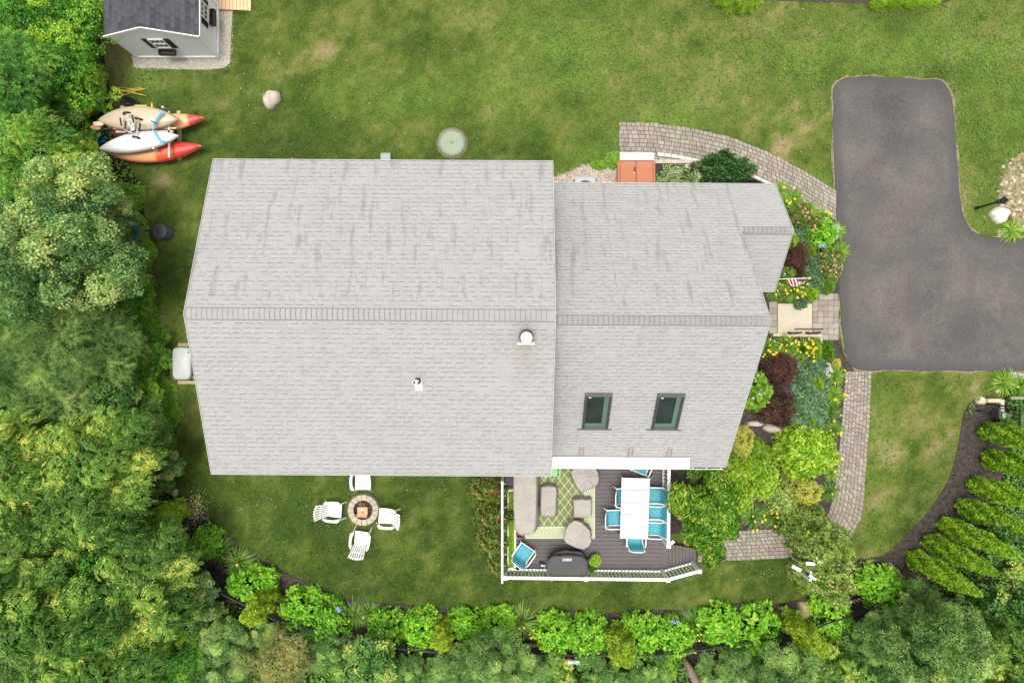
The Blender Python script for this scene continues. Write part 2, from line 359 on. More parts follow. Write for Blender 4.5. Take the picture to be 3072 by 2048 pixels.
g = npmesh('lawn', V, Fq, t_, lawn_m); a = g.data.attributes.new('lush', 'FLOAT', 'POINT'); a.data.foreach_set('value', l_.astype(np.float32)); struct(g)

# blades of grass and clover leaves standing on it
nG = 600000; gx = rng.uniform(-15.5, 18.2, nG); gy = rng.uniform(-10.5, 12.2, nG); bad = np.zeros(nG, bool)
ex = [forest_poly, PP(drive_px), PP(top_edge+top_low[::-1]), PP(out_edge+in_edge[::-1]), PP(bed_px), PP(nbed_px), PP(gravel_px), PP(shedpad_px), PP(house_px)]
for e in ex:
    bad |= inpoly(gx+rng.normal(size=nG)*.02, gy+rng.normal(size=nG)*.02, e)
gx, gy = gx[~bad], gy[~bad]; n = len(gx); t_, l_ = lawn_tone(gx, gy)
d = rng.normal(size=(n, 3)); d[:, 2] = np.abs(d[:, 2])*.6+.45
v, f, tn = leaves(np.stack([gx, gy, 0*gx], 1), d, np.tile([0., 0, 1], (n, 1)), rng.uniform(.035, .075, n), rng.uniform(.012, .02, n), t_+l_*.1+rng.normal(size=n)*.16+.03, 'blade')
gm = leafmat('grass_blades', GR, .15, .6, .15, hue=.3, hs_=2.2, gain=1.12, lush=(.165,.262,.042,1))
g = npmesh('grass', v, f, tn, gm); a = g.data.attributes.new('lush', 'FLOAT', 'POINT'); a.data.foreach_set('value', np.repeat(l_, 3).astype(np.float32))
tag(g, 'short mown lawn grass around the house', 'grass', kind='stuff')
nC = 280000; cx = rng.uniform(-15.5, 18.2, nC); cy = rng.uniform(-10.5, 12.2, nC); t_, l_ = lawn_tone(cx, cy)
px_, py_ = 1536+cx*F/H, 1024-cy*F/H
wide = np.clip(1.3*np.exp(-((px_-2050)/480)**4-((py_-130)/230)**4)+1.0*np.exp(-((px_-2920)/150)**4-((py_-330)/330)**4), 0, 1)
pr = np.clip(l_*.9+wide*(.15+.75*(vn2(cx, cy, 1.3, 9) > .42)*vn2(cx, cy, 3.1, 8)), 0, 1)*.55
keep = rng.random(nC) < pr
for e in ex: keep &= ~inpoly(cx, cy, e)
cx, cy, l_ = cx[keep], cy[keep], l_[keep]; n = len(cx); print('clover', n)
d = rng.normal(size=(n, 3)); d[:, 2] *= .3; m_ = rng.normal(size=(n, 3))*.45; m_[:, 2] = 1
v, f, tn = leaves(np.stack([cx, cy, rng.uniform(.04, .075, n)], 1), d, m_, rng.uniform(.045, .08, n), rng.uniform(.035, .05, n), rng.uniform(.1, .9, n)*.8, 'diamond')
cm = leafmat('clover_leaves', [(0, (.07,.12,.025)), (.5, (.15,.23,.045)), (.9, (.28,.34,.09))], .2, .5, .3, gain=1.05)
tag(npmesh('clover', v, f, tn, cm), 'pale green clover patches growing through the lawn', 'clover', kind='stuff')

def sheet(name, poly, z, mat, label=None):
    me = MB().prism([tuple(p) for p in poly], z-.03, z); return struct(me.build(name, mat))
soil = M('forest_soil', (.030,.024,.016), .95, .5, 2.5, .6); sheet('forest_floor', forest_poly, .004, soil)
def chips(poly, n, z, size, seed):
    g = np.random.default_rng(seed); lo, hi = poly.min(0), poly.max(0); x = g.uniform(lo[0], hi[0], n); y = g.uniform(lo[1], hi[1], n)
    k = inpoly(x, y, poly); x, y = x[k], y[k]; n = len(x); d = g.normal(size=(n, 3)); d[:, 2] *= .25; m_ = g.normal(size=(n, 3))*.5; m_[:, 2] = 1
    return leaves(np.stack([x, y, np.full(n, z)+g.uniform(0, .015, n)], 1), d, m_, g.uniform(.6, 1.4, n)*size, g.uniform(.3, .7, n)*size, g.uniform(0, 1, n)**2, 'diamond')
mulch_m = M('mulch', (.052,.040,.036), .95, .45, 7, .8, 40); chip_m = tonemat('mulch_chips', [(0, (.030,.022,.018)), (.5, (.07,.052,.045)), (1, (.17,.125,.10))], .9)
def mulch(poly, z, seed, n):
    q = [tuple(p) for p in poly]; sheet('mulch_bed', poly, z, mulch_m)
    return chips(np.asarray(poly), n, z, .05, seed)
pb = resample(PP(edge_bed[:-1]), 60); dn = np.stack([np.gradient(pb[:, 0]), np.gradient(pb[:, 1])], 1); dn = nrm(dn); nn_ = np.stack([dn[:, 1], -dn[:, 0]], 1)
w_ = np.interp(np.arange(60), [0, 6, 40, 59], [.9, 1.5, 1.7, 1.7])[:, None]
mb_poly = np.vstack([pb, (pb+nn_*w_)[::-1]])
# saw-edged lawn border
ms = [mulch(mb_poly, .02, 3, 42000), mulch(PP(bed_px), .02, 4, 16000), mulch(PP(nbed_px), .02, 5, 4000)]
v, f, tn = cat_(ms); tag(npmesh('mulch_chips', v, f, tn, chip_m), 'dark brown bark chips covering the planting beds', 'mulch', kind='stuff')
def pebbles(name, poly, n, size, mat, z, seed, label, cat='gravel', zs=.5):
    g = np.random.default_rng(seed); lo, hi = poly.min(0), poly.max(0); x = g.uniform(lo[0], hi[0], n); y = g.uniform(lo[1], hi[1], n)
    k = inpoly(x+g.normal(size=n)*.06, y+g.normal(size=n)*.06, poly); x, y = x[k], y[k]; n = len(x); s = g.uniform(.5, 1.3, n)*size
    T = np.array([(1,0,0),(.3,.9,.1),(-.8,.5,0),(-.7,-.6,.05),(.4,-.9,0),(0,0,1.)]); a = g.uniform(0, 6.28, n); ca, sa = np.cos(a), np.sin(a)
    tx = T[None, :, 0]*s[:, None]; ty = T[None, :, 1]*s[:, None]*g.uniform(.6, 1, n)[:, None]; tz = T[None, :, 2]*s[:, None]*zs
    V = np.stack([x[:, None]+tx*ca[:, None]-ty*sa[:, None], y[:, None]+tx*sa[:, None]+ty*ca[:, None], z+tz], 2).reshape(-1, 3)
    Fc = np.array([(i, (i+1) % 5, 5) for i in range(5)]); F_ = ((np.arange(n)*6)[:, None, None]+Fc).reshape(-1, 3)
    return tag(npmesh(name, V, F_, np.repeat(g.random(n), 6), mat), label, cat, kind='stuff')
rub_m = tonemat('rubble_stone', [(0, (.14,.11,.07)), (.5, (.30,.23,.16)), (1, (.52,.44,.35))], .9)
peb_m = tonemat('pebbles', [(0, (.16,.12,.10)), (.35, (.30,.24,.19)), (.7, (.42,.33,.27)), (1, (.62,.57,.50))], .85)
grit_m = tonemat('grit', [(0, (.22,.20,.16)), (.6, (.42,.38,.32)), (1, (.60,.56,.48))], .9)
n = 900; lx, ly = rng.uniform(-11, 17, n), rng.uniform(-9, 11.5, n); k = np.ones(n, bool)
for e in ex: k &= ~inpoly(lx, ly, e)
lx, ly = lx[k], ly[k]; n = len(lx); nm = rng.normal(size=(n, 3))*.3; nm[:, 2] = 1
v, f, tn = leaves(np.stack([lx, ly, np.full(n, .07)], 1), rng.normal(size=(n, 3))*np.array([1,1,.2]), nm, rng.uniform(.03, .07, n), .025, rng.random(n), 'diamond')
tag(npmesh('leaf_litter', v, f, tn, tonemat('dry_leaf', [(0, (.16,.10,.05)), (.5, (.34,.27,.13)), (1, (.55,.50,.34))], .9)), 'dry leaf litter scattered over the lawn', 'leaves', kind='stuff')
sheet('gravel_bed', PP(gravel_px), .012, M('gravel_base', (.22,.17,.14), .95, .3, 20, .5)); pebbles('pea_gravel', PP(gravel_px), 16000, .024, peb_m, .012, 5, 'pinkish pea gravel around the grey cooling unit')
sheet('gravel_pad', PP(shedpad_px), .012, M('grit_base', (.34,.31,.26), .95, .25, 12, .5)); pebbles('crushed_stone', PP(shedpad_px), 26000, .016, grit_m, .012, 6, 'pale crushed stone pad under the shed')
tri_px = [(1965,464),(2060,482),(2140,498),(2060,494),(1965,486)]
pebbles('bed_pebbles', PP(tri_px), 2500, .02, peb_m, .03, 7, 'wedge of small pebbles behind the white edging blocks')
rub_px = [(3100,455),(3060,460),(3015,500),(3005,545),(2995,590),(2992,625),(3030,640),(3050,690),(3100,690)]
sheet('stony_patch', PP(rub_px), .010, M('stony_soil', (.26,.20,.11), .95, .4, 8, .5))
pebbles('rubble', PP(rub_px), 260, .075, rub_m, .0, 8, 'loose pale rubble at the right edge by the lamp post', 'rubble', .6)
pebbles('drive_edge_gravel', PP([(3020,1118),(3100,1118),(3100,1142),(3030,1136)]), 900, .03, grit_m, .0, 9, 'pale gravel strip below the driveway edge')
pebbles('edge_gravel', PP([(2995,690),(3020,690),(3022,712),(3000,712)]), 300, .03, grit_m, .0, 10, 'pale gravel beside the strappy clump at the driveway')
bare = M('bare_soil', (.25,.18,.11), .95, .35, 9, .5)

# driveway
t = NT('asphalt'); o = t.obj(); base = t.ramp(t.noise(o, .42, 5, .62), [(.32, (.066,.060,.058)), (.5, (.096,.087,.081)), (.68, (.132,.115,.102))])
sp = t.ramp(t.noise(o, 17, 5, .85), [(.34, (.66,)*3), (.64, (1.28,)*3)]); base = t.mix(1, base, sp, 'MULTIPLY')
dk = t.attr('tone')[2]; y_ = t.node('ShaderNodeTexVoronoi', feature='DISTANCE_TO_EDGE'); t.link(t.mix(.12, o, t.node('ShaderNodeTexNoise').outputs['Color']), y_.inputs['Vector']); y_.inputs['Scale'].default_value = .33
crk = t.m('MULTIPLY', t.m('LESS_THAN', y_.outputs[0], .0025), t.m('GREATER_THAN', t.noise(o, .9, 2), .70)); base = t.mix(t.m('MULTIPLY', crk, .7), base, (.035,.033,.033))
sx_, sy_, sz_ = t.sep(o); tm = t.m('MULTIPLY', t.m('SINE', t.m('ADD', t.m('MULTIPLY', sx_, 3.6), t.m('MULTIPLY', t.noise(o, .5, 2), 5.))), .5); base = t.mix(t.m('MULTIPLY', t.m('MAXIMUM', tm, 0.), .45), base, (.088,.080,.078))
sp2 = t.m('GREATER_THAN', t.noise(o, 24, 2, .8), .71); base = t.mix(t.m('MULTIPLY', sp2, .35), base, (.30,.28,.25))
base = t.mix(dk, base, (.062,.060,.063)); t.bump(t.noise(o, 120, 2), .5, .01); asph = t.fin(base, .85, .25)
dp = smooth_poly(PP(drive_px), 220, 2); dp = dp+np.stack([vn2(dp[:, 0], dp[:, 1], 3, 11)-.5, vn2(dp[:, 0], dp[:, 1], 3, 12)-.5], 1)*.06
gxs = np.arange(dp[:, 0].min(), 20, .12); gys = np.arange(dp[:, 1].min(), dp[:, 1].max(), .12)
def inset(poly, d):
    q = np.roll(poly, -1, 0)-np.roll(poly, 1, 0); q = nrm(q); nr_ = np.stack([-q[:, 1], q[:, 0]], 1)
    ar = np.sum(poly[:, 0]*np.roll(poly[:, 1], -1)-np.roll(poly[:, 0], -1)*poly[:, 1]); return poly+nr_*d*(1 if ar > 0 else -1)
ed_poly = inset(dp, -.035)+np.stack([vn2(dp[:, 0], dp[:, 1], 5, 31)-.5, vn2(dp[:, 0], dp[:, 1], 5, 32)-.5], 1)*.14
sheet('verge', ed_poly, .009, M('verge_soil', (.215,.175,.095), .95, .4, 9, .5))
rings = [dp, inset(dp, .03), inset(dp, .22), inset(dp, .42)]; zs_ = [0., .03, .034, .036]
V = np.vstack([np.c_[r, np.full(len(r), z)] for r, z in zip(rings, zs_)]); N = len(dp); F_ = []
for k in range(3):
    for i in range(N): j = (i+1) % N; F_.append((k*N+i, k*N+j, (k+1)*N+j, (k+1)*N+i))
tri = tessellate_polygon([[Vector((*p, 0)) for p in rings[3]]])
ar = np.sum(dp[:, 0]*np.roll(dp[:, 1], -1)-np.roll(dp[:, 0], -1)*dp[:, 1])
me = MB(); fs = [q if ar > 0 else q[::-1] for q in F_]
for tr in tri:
    a_, b_, c_ = [Vector((*rings[3][i], 0)) for i in tr]; q = tuple(3*N+i for i in tr); fs.append(q if (b_-a_).cross(c_-a_).z > 0 else q[::-1])
me.add([tuple(q) for q in V], fs); dr = me.build('driveway', asph); struct(dr)
a = dr.data.attributes.new('tone', 'FLOAT', 'POINT'); a.data.foreach_set('value', np.r_[np.full(N, .9), np.full(N, .8), np.full(N, .55), np.full(N, .0)].astype(np.float32))
# driveway strip behind the top lawn edge
sheet('bark_strip', PP([(2060,-160),(2070,0),(2290,2),(2480,8),(2640,12),(2790,14),(2860,2),(2900,-160)]), .012, mulch_m)

# pavers
pav_m = tonemat('pavers', [(0, (.215,.182,.150)), (.5, (.275,.237,.197)), (1, (.330,.288,.243))], .85, .2, .25, .25, 9)
def pav_mesh(name, quads, z=.05, gap=.010):
    V = []; F_ = []; T = []
    for q in quads:
        q = np.array(q); c = q.mean(0); d = q-c; L = np.linalg.norm(d, axis=1, keepdims=True)
        lo = c+d*(1-gap/L*1.2); hi = c+d*(1-(gap+.007)/L*1.4); b = len(V)
        dz = random.uniform(-.002, .002)
        V += [(*p, z-.05) for p in lo]+[(*p, z-.006+dz) for p in lo]+[(*p, z+dz) for p in hi]
        for k in range(4):
            j = (k+1) % 4; F_ += [(b+k, b+j, b+4+j, b+4+k), (b+4+k, b+4+j, b+8+j, b+8+k)]
        F_.append((b+8, b+9, b+10, b+11)); T += [random.uniform(.1, .9)]*12
    V = np.array(V); F_ = np.array(F_)
    a, b, c = V[F_[8, 0]], V[F_[8, 1]], V[F_[8, 2]]
    if np.cross(b-a, c-a)[2] < 0: F_ = F_[:, ::-1]
    return npmesh(name, V, F_, np.array(T), pav_m)
def strip_quads(A, B, nc, lens=(.075, .11, .15, .15, .20, .24), border=True, n=80, seed=1):
    g = random.Random(seed); A = resample(PP(A), n); B = resample(PP(B), n); mid = (A+B)/2
    s = np.r_[0, np.cumsum(np.linalg.norm(np.diff(mid, axis=0), axis=1))]; L = s[-1]
    def at(u, v):
        a_ = np.array([np.interp(u, s, A[:, 0]), np.interp(u, s, A[:, 1])]); b_ = np.array([np.interp(u, s, B[:, 0]), np.interp(u, s, B[:, 1])]); return a_*(1-v)+b_*v
    Q = []
    for c in range(nc):
        u = -g.random()*.2
        bord = border and c in (0, nc-1)
        while u < L:
            l = .155 if bord else g.choice(lens); u2 = min(u+l, L)
            if L-u2 < .06: u2 = L
            u1 = max(u, 0)
            if u2-u1 > .03:
                jg = (g.random()-.5)*.03 if bord else 0; v0, v1 = c/nc, (c+1)/nc
                if c == 0: v0 += jg
                if c == nc-1: v1 += jg
                Q.append([at(u1, v0), at(u1, v1), at(u2, v1), at(u2, v0)])
            u = u2
    return Q
joint = M('joint_sand', (.085,.070,.058), .95, .3, 20, .3)
def edge_sheet(name, A, B, z): sheet(name, np.vstack([resample(PP(A), 40), resample(PP(B), 40)[::-1]]), z, joint)
edge_sheet('path', top_edge, top_low, .036); struct(pav_mesh('path', strip_quads(top_edge, top_low, 8, seed=3), .052))
edge_sheet('path', out_edge, in_edge, .036); struct(pav_mesh('path', strip_quads(out_edge, in_edge, 8, seed=4), .052))
Q = []
def grid_quads(x0, y0, x1, y1, nx_, ny_, seed):
    g = random.Random(seed)
    for j in range(ny_):
        i = 0
        while i < nx_:
            k = min(g.choice((1, 1, 2)), nx_-i); a = x0+(x1-x0)*i/nx_; b = x0+(x1-x0)*(i+k)/nx_; c = y0+(y1-y0)*j/ny_; d_ = y0+(y1-y0)*(j+1)/ny_
            Q.append([tuple(P(*p))[:2] for p in ((a, c), (a, d_), (b, d_), (b, c))]); i += k
grid_quads(2436, 900, 2514, 1020, 5, 7, 1); grid_quads(2306, 905, 2330, 1000, 1, 5, 2); grid_quads(2455, 880, 2512, 900, 4, 1, 3)
sheet('path', PP([(2306,905),(2330,905),(2330,912),(2436,912),(2436,882),(2514,880),(2514,1020),(2436,1020),(2436,1000),(2306,1000)]), .036, joint)
struct(pav_mesh('path', Q, .052, .004))
conc = M('pale_concrete', (.44,.38,.29), .85, .08, 2.5, .15); struct(MB().prism([tuple(p) for p in PP([(2331,911),(2434,911),(2434,1001),(2331,1001)][::-1])], .0, .075).build('landing_slab', conc, bevel=.01))

# ------------------------------------------------------------------ house
def roof_mat(name, yr, cosp, base, dark, e=.127, tab=.27, axis='y', streak=True, contrast=.78, tabvar=.05, stain=None):
    t = NT(name); o = t.obj(); x, y, z = t.sep(o)
    if axis == 'x': x, y = y, x
    v = t.m('DIVIDE', t.m('ABSOLUTE', t.m('SUBTRACT', y, yr)), cosp); ve = t.m('DIVIDE', v, e)
    ve = t.m('ADD', ve, t.m('MULTIPLY', t.m('SUBTRACT', t.noise(t.comb(x, t.m('FLOOR', ve)), 3.0, 1), .5), .16))
    row = t.m('FLOOR', ve); fv = t.m('FRACT', ve)
    r1 = t.white(t.comb(row, t.m('GREATER_THAN', y, yr), 3.1))['Value']
    uu = t.m('ADD', t.m('DIVIDE', x, tab), t.m('MULTIPLY', r1, 9.7)); cell = t.m('FLOOR', uu); fu = t.m('FRACT', uu)
    wv = t.white(t.comb(cell, row, t.m('GREATER_THAN', y, yr))); r2 = wv['Value']; cr, cg, cb = t.sep(wv['Color'])
    wid = t.m('ADD', t.m('MULTIPLY', cr, .45), .35)
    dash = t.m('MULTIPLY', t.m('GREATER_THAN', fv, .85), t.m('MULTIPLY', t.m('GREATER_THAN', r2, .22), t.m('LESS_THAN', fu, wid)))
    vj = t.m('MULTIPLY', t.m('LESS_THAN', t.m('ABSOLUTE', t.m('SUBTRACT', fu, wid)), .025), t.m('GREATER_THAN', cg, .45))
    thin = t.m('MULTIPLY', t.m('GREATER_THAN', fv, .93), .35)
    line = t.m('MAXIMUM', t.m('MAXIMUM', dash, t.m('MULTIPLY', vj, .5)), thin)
    tone = t.m('ADD', 1-tabvar, t.m('MULTIPLY', t.m('ADD', t.m('MULTIPLY', t.m('LESS_THAN', fu, wid), .3), cb), tabvar*1.6))
    tone = t.m('MULTIPLY', tone, t.m('ADD', .94, t.m('MULTIPLY', t.noise(o, 1.1, 5, .65), .12)))
    tone = t.m('MULTIPLY', tone, t.m('ADD', .95, t.m('MULTIPLY', t.noise(o, 45, 2, .8), .10)))
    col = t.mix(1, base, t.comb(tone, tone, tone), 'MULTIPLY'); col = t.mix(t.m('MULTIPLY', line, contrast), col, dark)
    if streak:
        s1 = t.noise(t.comb(t.m('MULTIPLY', x, 3.2), t.m('MULTIPLY', y, .55)), 1.5, 3, .6); s1 = t.m('MULTIPLY', t.m('MAXIMUM', t.m('SUBTRACT', s1, .54), 0.), 5.)
        s1 = t.m('MULTIPLY', s1, t.m('ADD', .25, t.m('GREATER_THAN', y, yr+.4))); col = t.mix(t.m('MINIMUM', t.m('MULTIPLY', s1, t.noise(o, 7, 3)), .42), col, (.14,.137,.14))
    if stain:
        sx, sy, srx, sry = stain
        dd = t.m('ADD', t.m('POWER', t.m('DIVIDE', t.m('SUBTRACT', x, sx), srx), 2.), t.m('POWER', t.m('DIVIDE', t.m('SUBTRACT', y, sy), sry), 2.))
        k = t.m('MULTIPLY', t.m('EXPONENT', t.m('MULTIPLY', dd, -1.)), t.m('ADD', .05, t.m('MULTIPLY', t.noise(o, 9, 4), .75))); col = t.mix(k, col, (.24,.20,.16))
    t.bump(t.m('SUBTRACT', t.m('SUBTRACT', 0., fv), dash), .25, .008)
    return t.fin(col, .9, .15)
HC = Vector((-1, .6, 0)); house = thing('house', 'large pale grey shingle roofed house with a lower wing, in the middle of the yard', 'house', HC, R(-.35))
def roof(name, x0, x1, ys, yr, yn, zs, zr, zn, mat, th=.16, ns=3, nn=3):
    m = MB(); vs_ = [(x0, ys, zs), (x1, ys, zs), (x1, yr, zr), (x0, yr, zr), (x1, yn, zn), (x0, yn, zn)]
    m.add(vs_+[(a, b, c-th) for a, b, c in vs_], [(0,1,2,3), (3,2,4,5), (7,6,9,8)[::1], (8,9,11,10)[::-1] if False else (9,8,10,11)[::-1] if False else (8,10,11,9) if False else (9,10,11,8)][0:2]+[(6,9,8,7), (9,11,10,8), (0,6,7,1), (4,10,11,5), (1,7,8,2), (2,8,10,4), (0,3,9,6), (3,5,11,9)])
    o = MB(); o.v = [tuple(Vector(q)-HC) for q in m.v]; o.f = m.f; o.m = m.m; return o.build(name, mat, house, local=True)
def loc_(mb): mb.v = [tuple(Vector(q)-HC) for q in mb.v]; return mb
white_trim = M('white_trim', (.78,.77,.74), .5, .04, 3); siding = None
t = NT('clapboard'); o_ = t.obj(); x, y, z = t.sep(o_); fz = t.m('FRACT', t.m('DIVIDE', z, .11)); c_ = t.ramp(fz, [(0, (.2,.2,.2)), (.1, (.36,.36,.35)), (1, (.40,.40,.39))]); t.bump(t.m('SUBTRACT', 1., fz), .5, .02); siding = t.fin(c_, .6)
SH, DK = (.310,.302,.295), (.135,.132,.13)
my = HC.y
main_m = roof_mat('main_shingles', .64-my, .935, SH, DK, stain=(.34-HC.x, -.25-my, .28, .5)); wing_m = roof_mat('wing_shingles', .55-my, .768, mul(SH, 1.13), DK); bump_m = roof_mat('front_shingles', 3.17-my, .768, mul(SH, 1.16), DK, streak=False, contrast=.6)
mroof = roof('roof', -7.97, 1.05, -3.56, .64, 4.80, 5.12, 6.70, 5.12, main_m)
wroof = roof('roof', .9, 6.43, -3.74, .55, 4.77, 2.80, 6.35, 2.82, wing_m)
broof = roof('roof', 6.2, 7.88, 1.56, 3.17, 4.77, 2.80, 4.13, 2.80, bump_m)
# a slate-thin gap is avoided: the front roof meets the wing's rake end
def ridge(parent, x0, x1, y, z, slope, w_, mat):
    m = MB(); n = int((x1-x0)/.127); st = (x1-x0)/n
    for i in range(n):
        a = x0+i*st; b = a+st*1.25; dy = w_*(1/math.hypot(1, slope)); dz = dy*slope
        for s in (-1, 1):
            A = [(a, y, z+.034), (b, y, z+.018), (b, y+s*dy, z-dz+.014), (a, y+s*dy, z-dz+.030)]
            B = [(q[0], q[1], q[2]-.016) for q in A]
            m.add(A+B, [(0,1,2,3)[::s], (4,5,6,7)[::-s], (0,3,7,4)[::s], (3,2,6,7)[::s], (2,1,5,6)[::s]])
    return loc_(m).build('ridge_cap', mat, house, local=True)
t = NT('ridge_shingle'); o_ = t.obj(); x, y, z = t.sep(o_); n_ = t.noise(o_, 5, 5); c_ = t.ramp(n_, [(.3, mul(SH, .92)), (.7, mul(SH, 1.04))]); rs_m = t.fin(c_, .9)
def ridge_lines(nm_, x0, y, z, slope, w_, n):    # dark butt lines of every cap, as thin strips of asphalt
    m = MB()
    for i in range(n):
        a = x0+i*.127; dy = w_/math.hypot(1, slope); dz = dy*slope
        for s in (-1, 1): m.add([(a, y, z+.037), (a+.012, y, z+.037), (a+.012, y+s*dy, z-dz+.033), (a, y+s*dy, z-dz+.033)], [(0,1,2,3)[::s]])
    return m
asphline = M('shingle_butt', (.15,.147,.145), .9, .1)
for rf, a_ in ((mroof, (-7.93, 1.03, .64, 6.70, .376, .15)), (wroof, (1.12, 6.42, .55, 6.35, .835, .15)), (broof, (6.5, 7.87, 3.17, 4.13, .83, .13))):
    x0, x1, y, z, sl, w__ = a_; r_ = ridge(house, x0, x1, y, z, sl, w__, rs_m)
    m = ridge_lines('', x0, y, z, sl, w__, int((x1-x0)/.127)); dz = w__/math.hypot(1, sl)*sl; dy = w__/math.hypot(1, sl)
    for s in (-1, 1): m.add([(x0, y+s*dy, z-dz+.031), (x1, y+s*dy, z-dz+.031), (x1, y+s*(dy+.012), z-dz+.012), (x0, y+s*(dy+.012), z-dz+.012)], [(0,1,2,3)[::-s]])
    b_ = loc_(m).build('ridge_joints', asphline, None); b_.parent = house; 
    b_.parent = None; bpy.data.objects.remove(b_) if False else None; b_.parent = r_
rake_m = M('rake_white', (.50,.49,.47), .5, .04, 3)
def flash(parts, nm_='rake_trim'):
    m = MB()
    for a_, b_ in parts: m.bar(a_, b_, .012, .06)
    return loc_(m).build(nm_, rake_m, house, local=True)
flash([((-7.985,-3.56,5.1),(-7.985,.64,6.68)), ((-7.985,.64,6.68),(-7.985,4.8,5.1)), ((1.065,-3.56,5.1),(1.065,.64,6.68)), ((1.065,.64,6.68),(1.065,4.8,5.1)), ((-7.985,-3.575,5.09),(1.065,-3.575,5.09)), ((-7.985,4.815,5.09),(1.065,4.815,5.09))])
flash([((6.438,-3.74,2.77),(6.438,.55,6.32)), ((6.438,.55,6.32),(6.438,1.6,5.44)), ((7.895,1.56,2.78),(7.895,3.17,4.11)), ((7.895,3.17,4.11),(7.895,4.77,2.78)), ((1.07,4.785,2.78),(7.895,4.785,2.78)), ((6.45,1.545,2.78),(7.895,1.545,2.78))])
# walls with gables
def wall(x0, x1, y0, y1, yr, ze, zr, ns='wall'):
    m = MB(); v_ = [(x0,y0,0),(x1,y0,0),(x1,y1,0),(x0,y1,0),(x0,y0,ze),(x1,y0,ze),(x1,y1,ze),(x0,y1,ze),(x0,yr,zr),(x1,yr,zr)]
    m.add(v_, [(0,1,5,4),(2,3,7,6),(1,2,6,9,5),(3,0,4,8,7)]); return loc_(m).build(ns, siding, house, local=True)
wall(-7.7, .85, -3.25, 4.5, .64, 5.03, 6.49); wall(.86, 6.2, -3.45, 4.48, .55, 2.83, 6.14); wall(6.21, 7.6, 1.85, 4.48, 3.17, 2.83, 3.93)
glass = M('window_glass', (.04,.05,.06), .08, .2, 1, spec=.6)
def window(x, y, z, w_, h, nx_):    # nx_: outward normal
    m = MB(); a = Vector((x, y, z)); n_ = Vector(nx_); s = Vector((-n_.y, n_.x, 0)); L = (abs(s.x), abs(s.y))
    for dz, hh in ((h/2, .08), (-h/2, .08)): m.box(a+n_*.03+Vector((0,0,dz)), (L[0]*(w_+.1)+abs(n_.x)*.06, L[1]*(w_+.1)+abs(n_.y)*.06, hh))
    for q in (-1, 0, 1): m.box(a+n_*.028+s*q*w_/2, (L[0]*.06+abs(n_.x)*.05, L[1]*.06+abs(n_.y)*.05, h-.08))
    f_ = loc_(m).build('window', white_trim, house, local=True)
    g_ = MB().box(a+n_*.008, (L[0]*(w_-.06)+abs(n_.x)*.01, L[1]*(w_-.06)+abs(n_.y)*.01, h-.08)); g_.v = [tuple(Vector(q)-HC) for q in g_.v]; g_.build('pane', glass, f_, local=True)
for x in (-6, -3, -.6):
    for z in (1.6, 4.1): window(x, -3.25, z, .9, 1.2, (0,-1,0)); window(x, 4.5, z, .9, 1.2, (0,1,0))
for y in (-1.8, 3): window(-7.7, y, 4.1, .9, 1.2, (-1,0,0))
for y in (-2, 0): window(6.2, y, 1.6, .9, 1.1, (1,0,0))
window(7.6, 3.1, 1.5, 1.1, 1.2, (1,0,0)); window(4.2, -3.45, 1.4, 1.6, 1.9, (0,-1,0))
# chimney flue
def hl(m): return loc_(m)
dm = M('dark_metal', (.10,.09,.085), .5, .2); chw = M('cap_white', (.85,.85,.84), .35, .03)
fl = hl(MB().lathe([(.17,6.35),(.17,6.98),(.155,6.99),(.155,7.1)], (.345,.135,0), 28)).build('chimney_flue', dm, house, True, local=True)
hl(MB().lathe([(.0,7.245),(.10,7.235),(.138,7.215),(.140,7.19),(.12,7.18)][::-1], (.345,.095,0), 28)).build('rain_cap', chw, fl, True, local=True)
hl(MB().box((.345,-.045,6.55), (.44,.07,.12))).build('flashing_board', M('aged_board', (.55,.50,.42), .8, .15), house, local=True)
vm = hl(MB().tube([(-2.36,-1.0,6.1),(-2.36,-1.0,6.75)], .048, 16)).build('vent_pipe', white_trim, house, True, local=True)
hl(MB().tube([(-2.36,-1.0,6.751),(-2.36,-1.0,6.757)], .030, 16)).build('pipe_hole', M('hole_black', (.02,.018,.015), .9), vm, local=True)  # flat black disc painted for the dark hollow of the closed pipe end
hl(MB().tube([(-2.36,-1.0,6.13),(-2.36,-1.0,6.20)], [.085,.062], 16)).build('collar', M('rubber', (.015,.015,.015), .6), vm, local=True)
def onroof(x, y, yr=.55, zr=6.35, sl=.835, dz=0): return Vector((x, y, zr-sl*abs(yr-y)+dz))
hl(MB().add([onroof(-2.44,-1.25,.64,6.7,.376,.012),onroof(-2.26,-1.25,.64,6.7,.376,.012),onroof(-2.26,-.95,.64,6.7,.376,.012),onroof(-2.44,-.95,.64,6.7,.376,.012)], [(0,1,2,3)])).build('flashing', white_trim, house, local=True)
fr_m = M('skylight_frame', (.050,.050,.055), .5, .1); sg = M('skylight_glass', (.012,.024,.018), .12, .4, 2, spec=.35); sh_m = M('skylight_shaft', (.085,.15,.11), .6, .1)
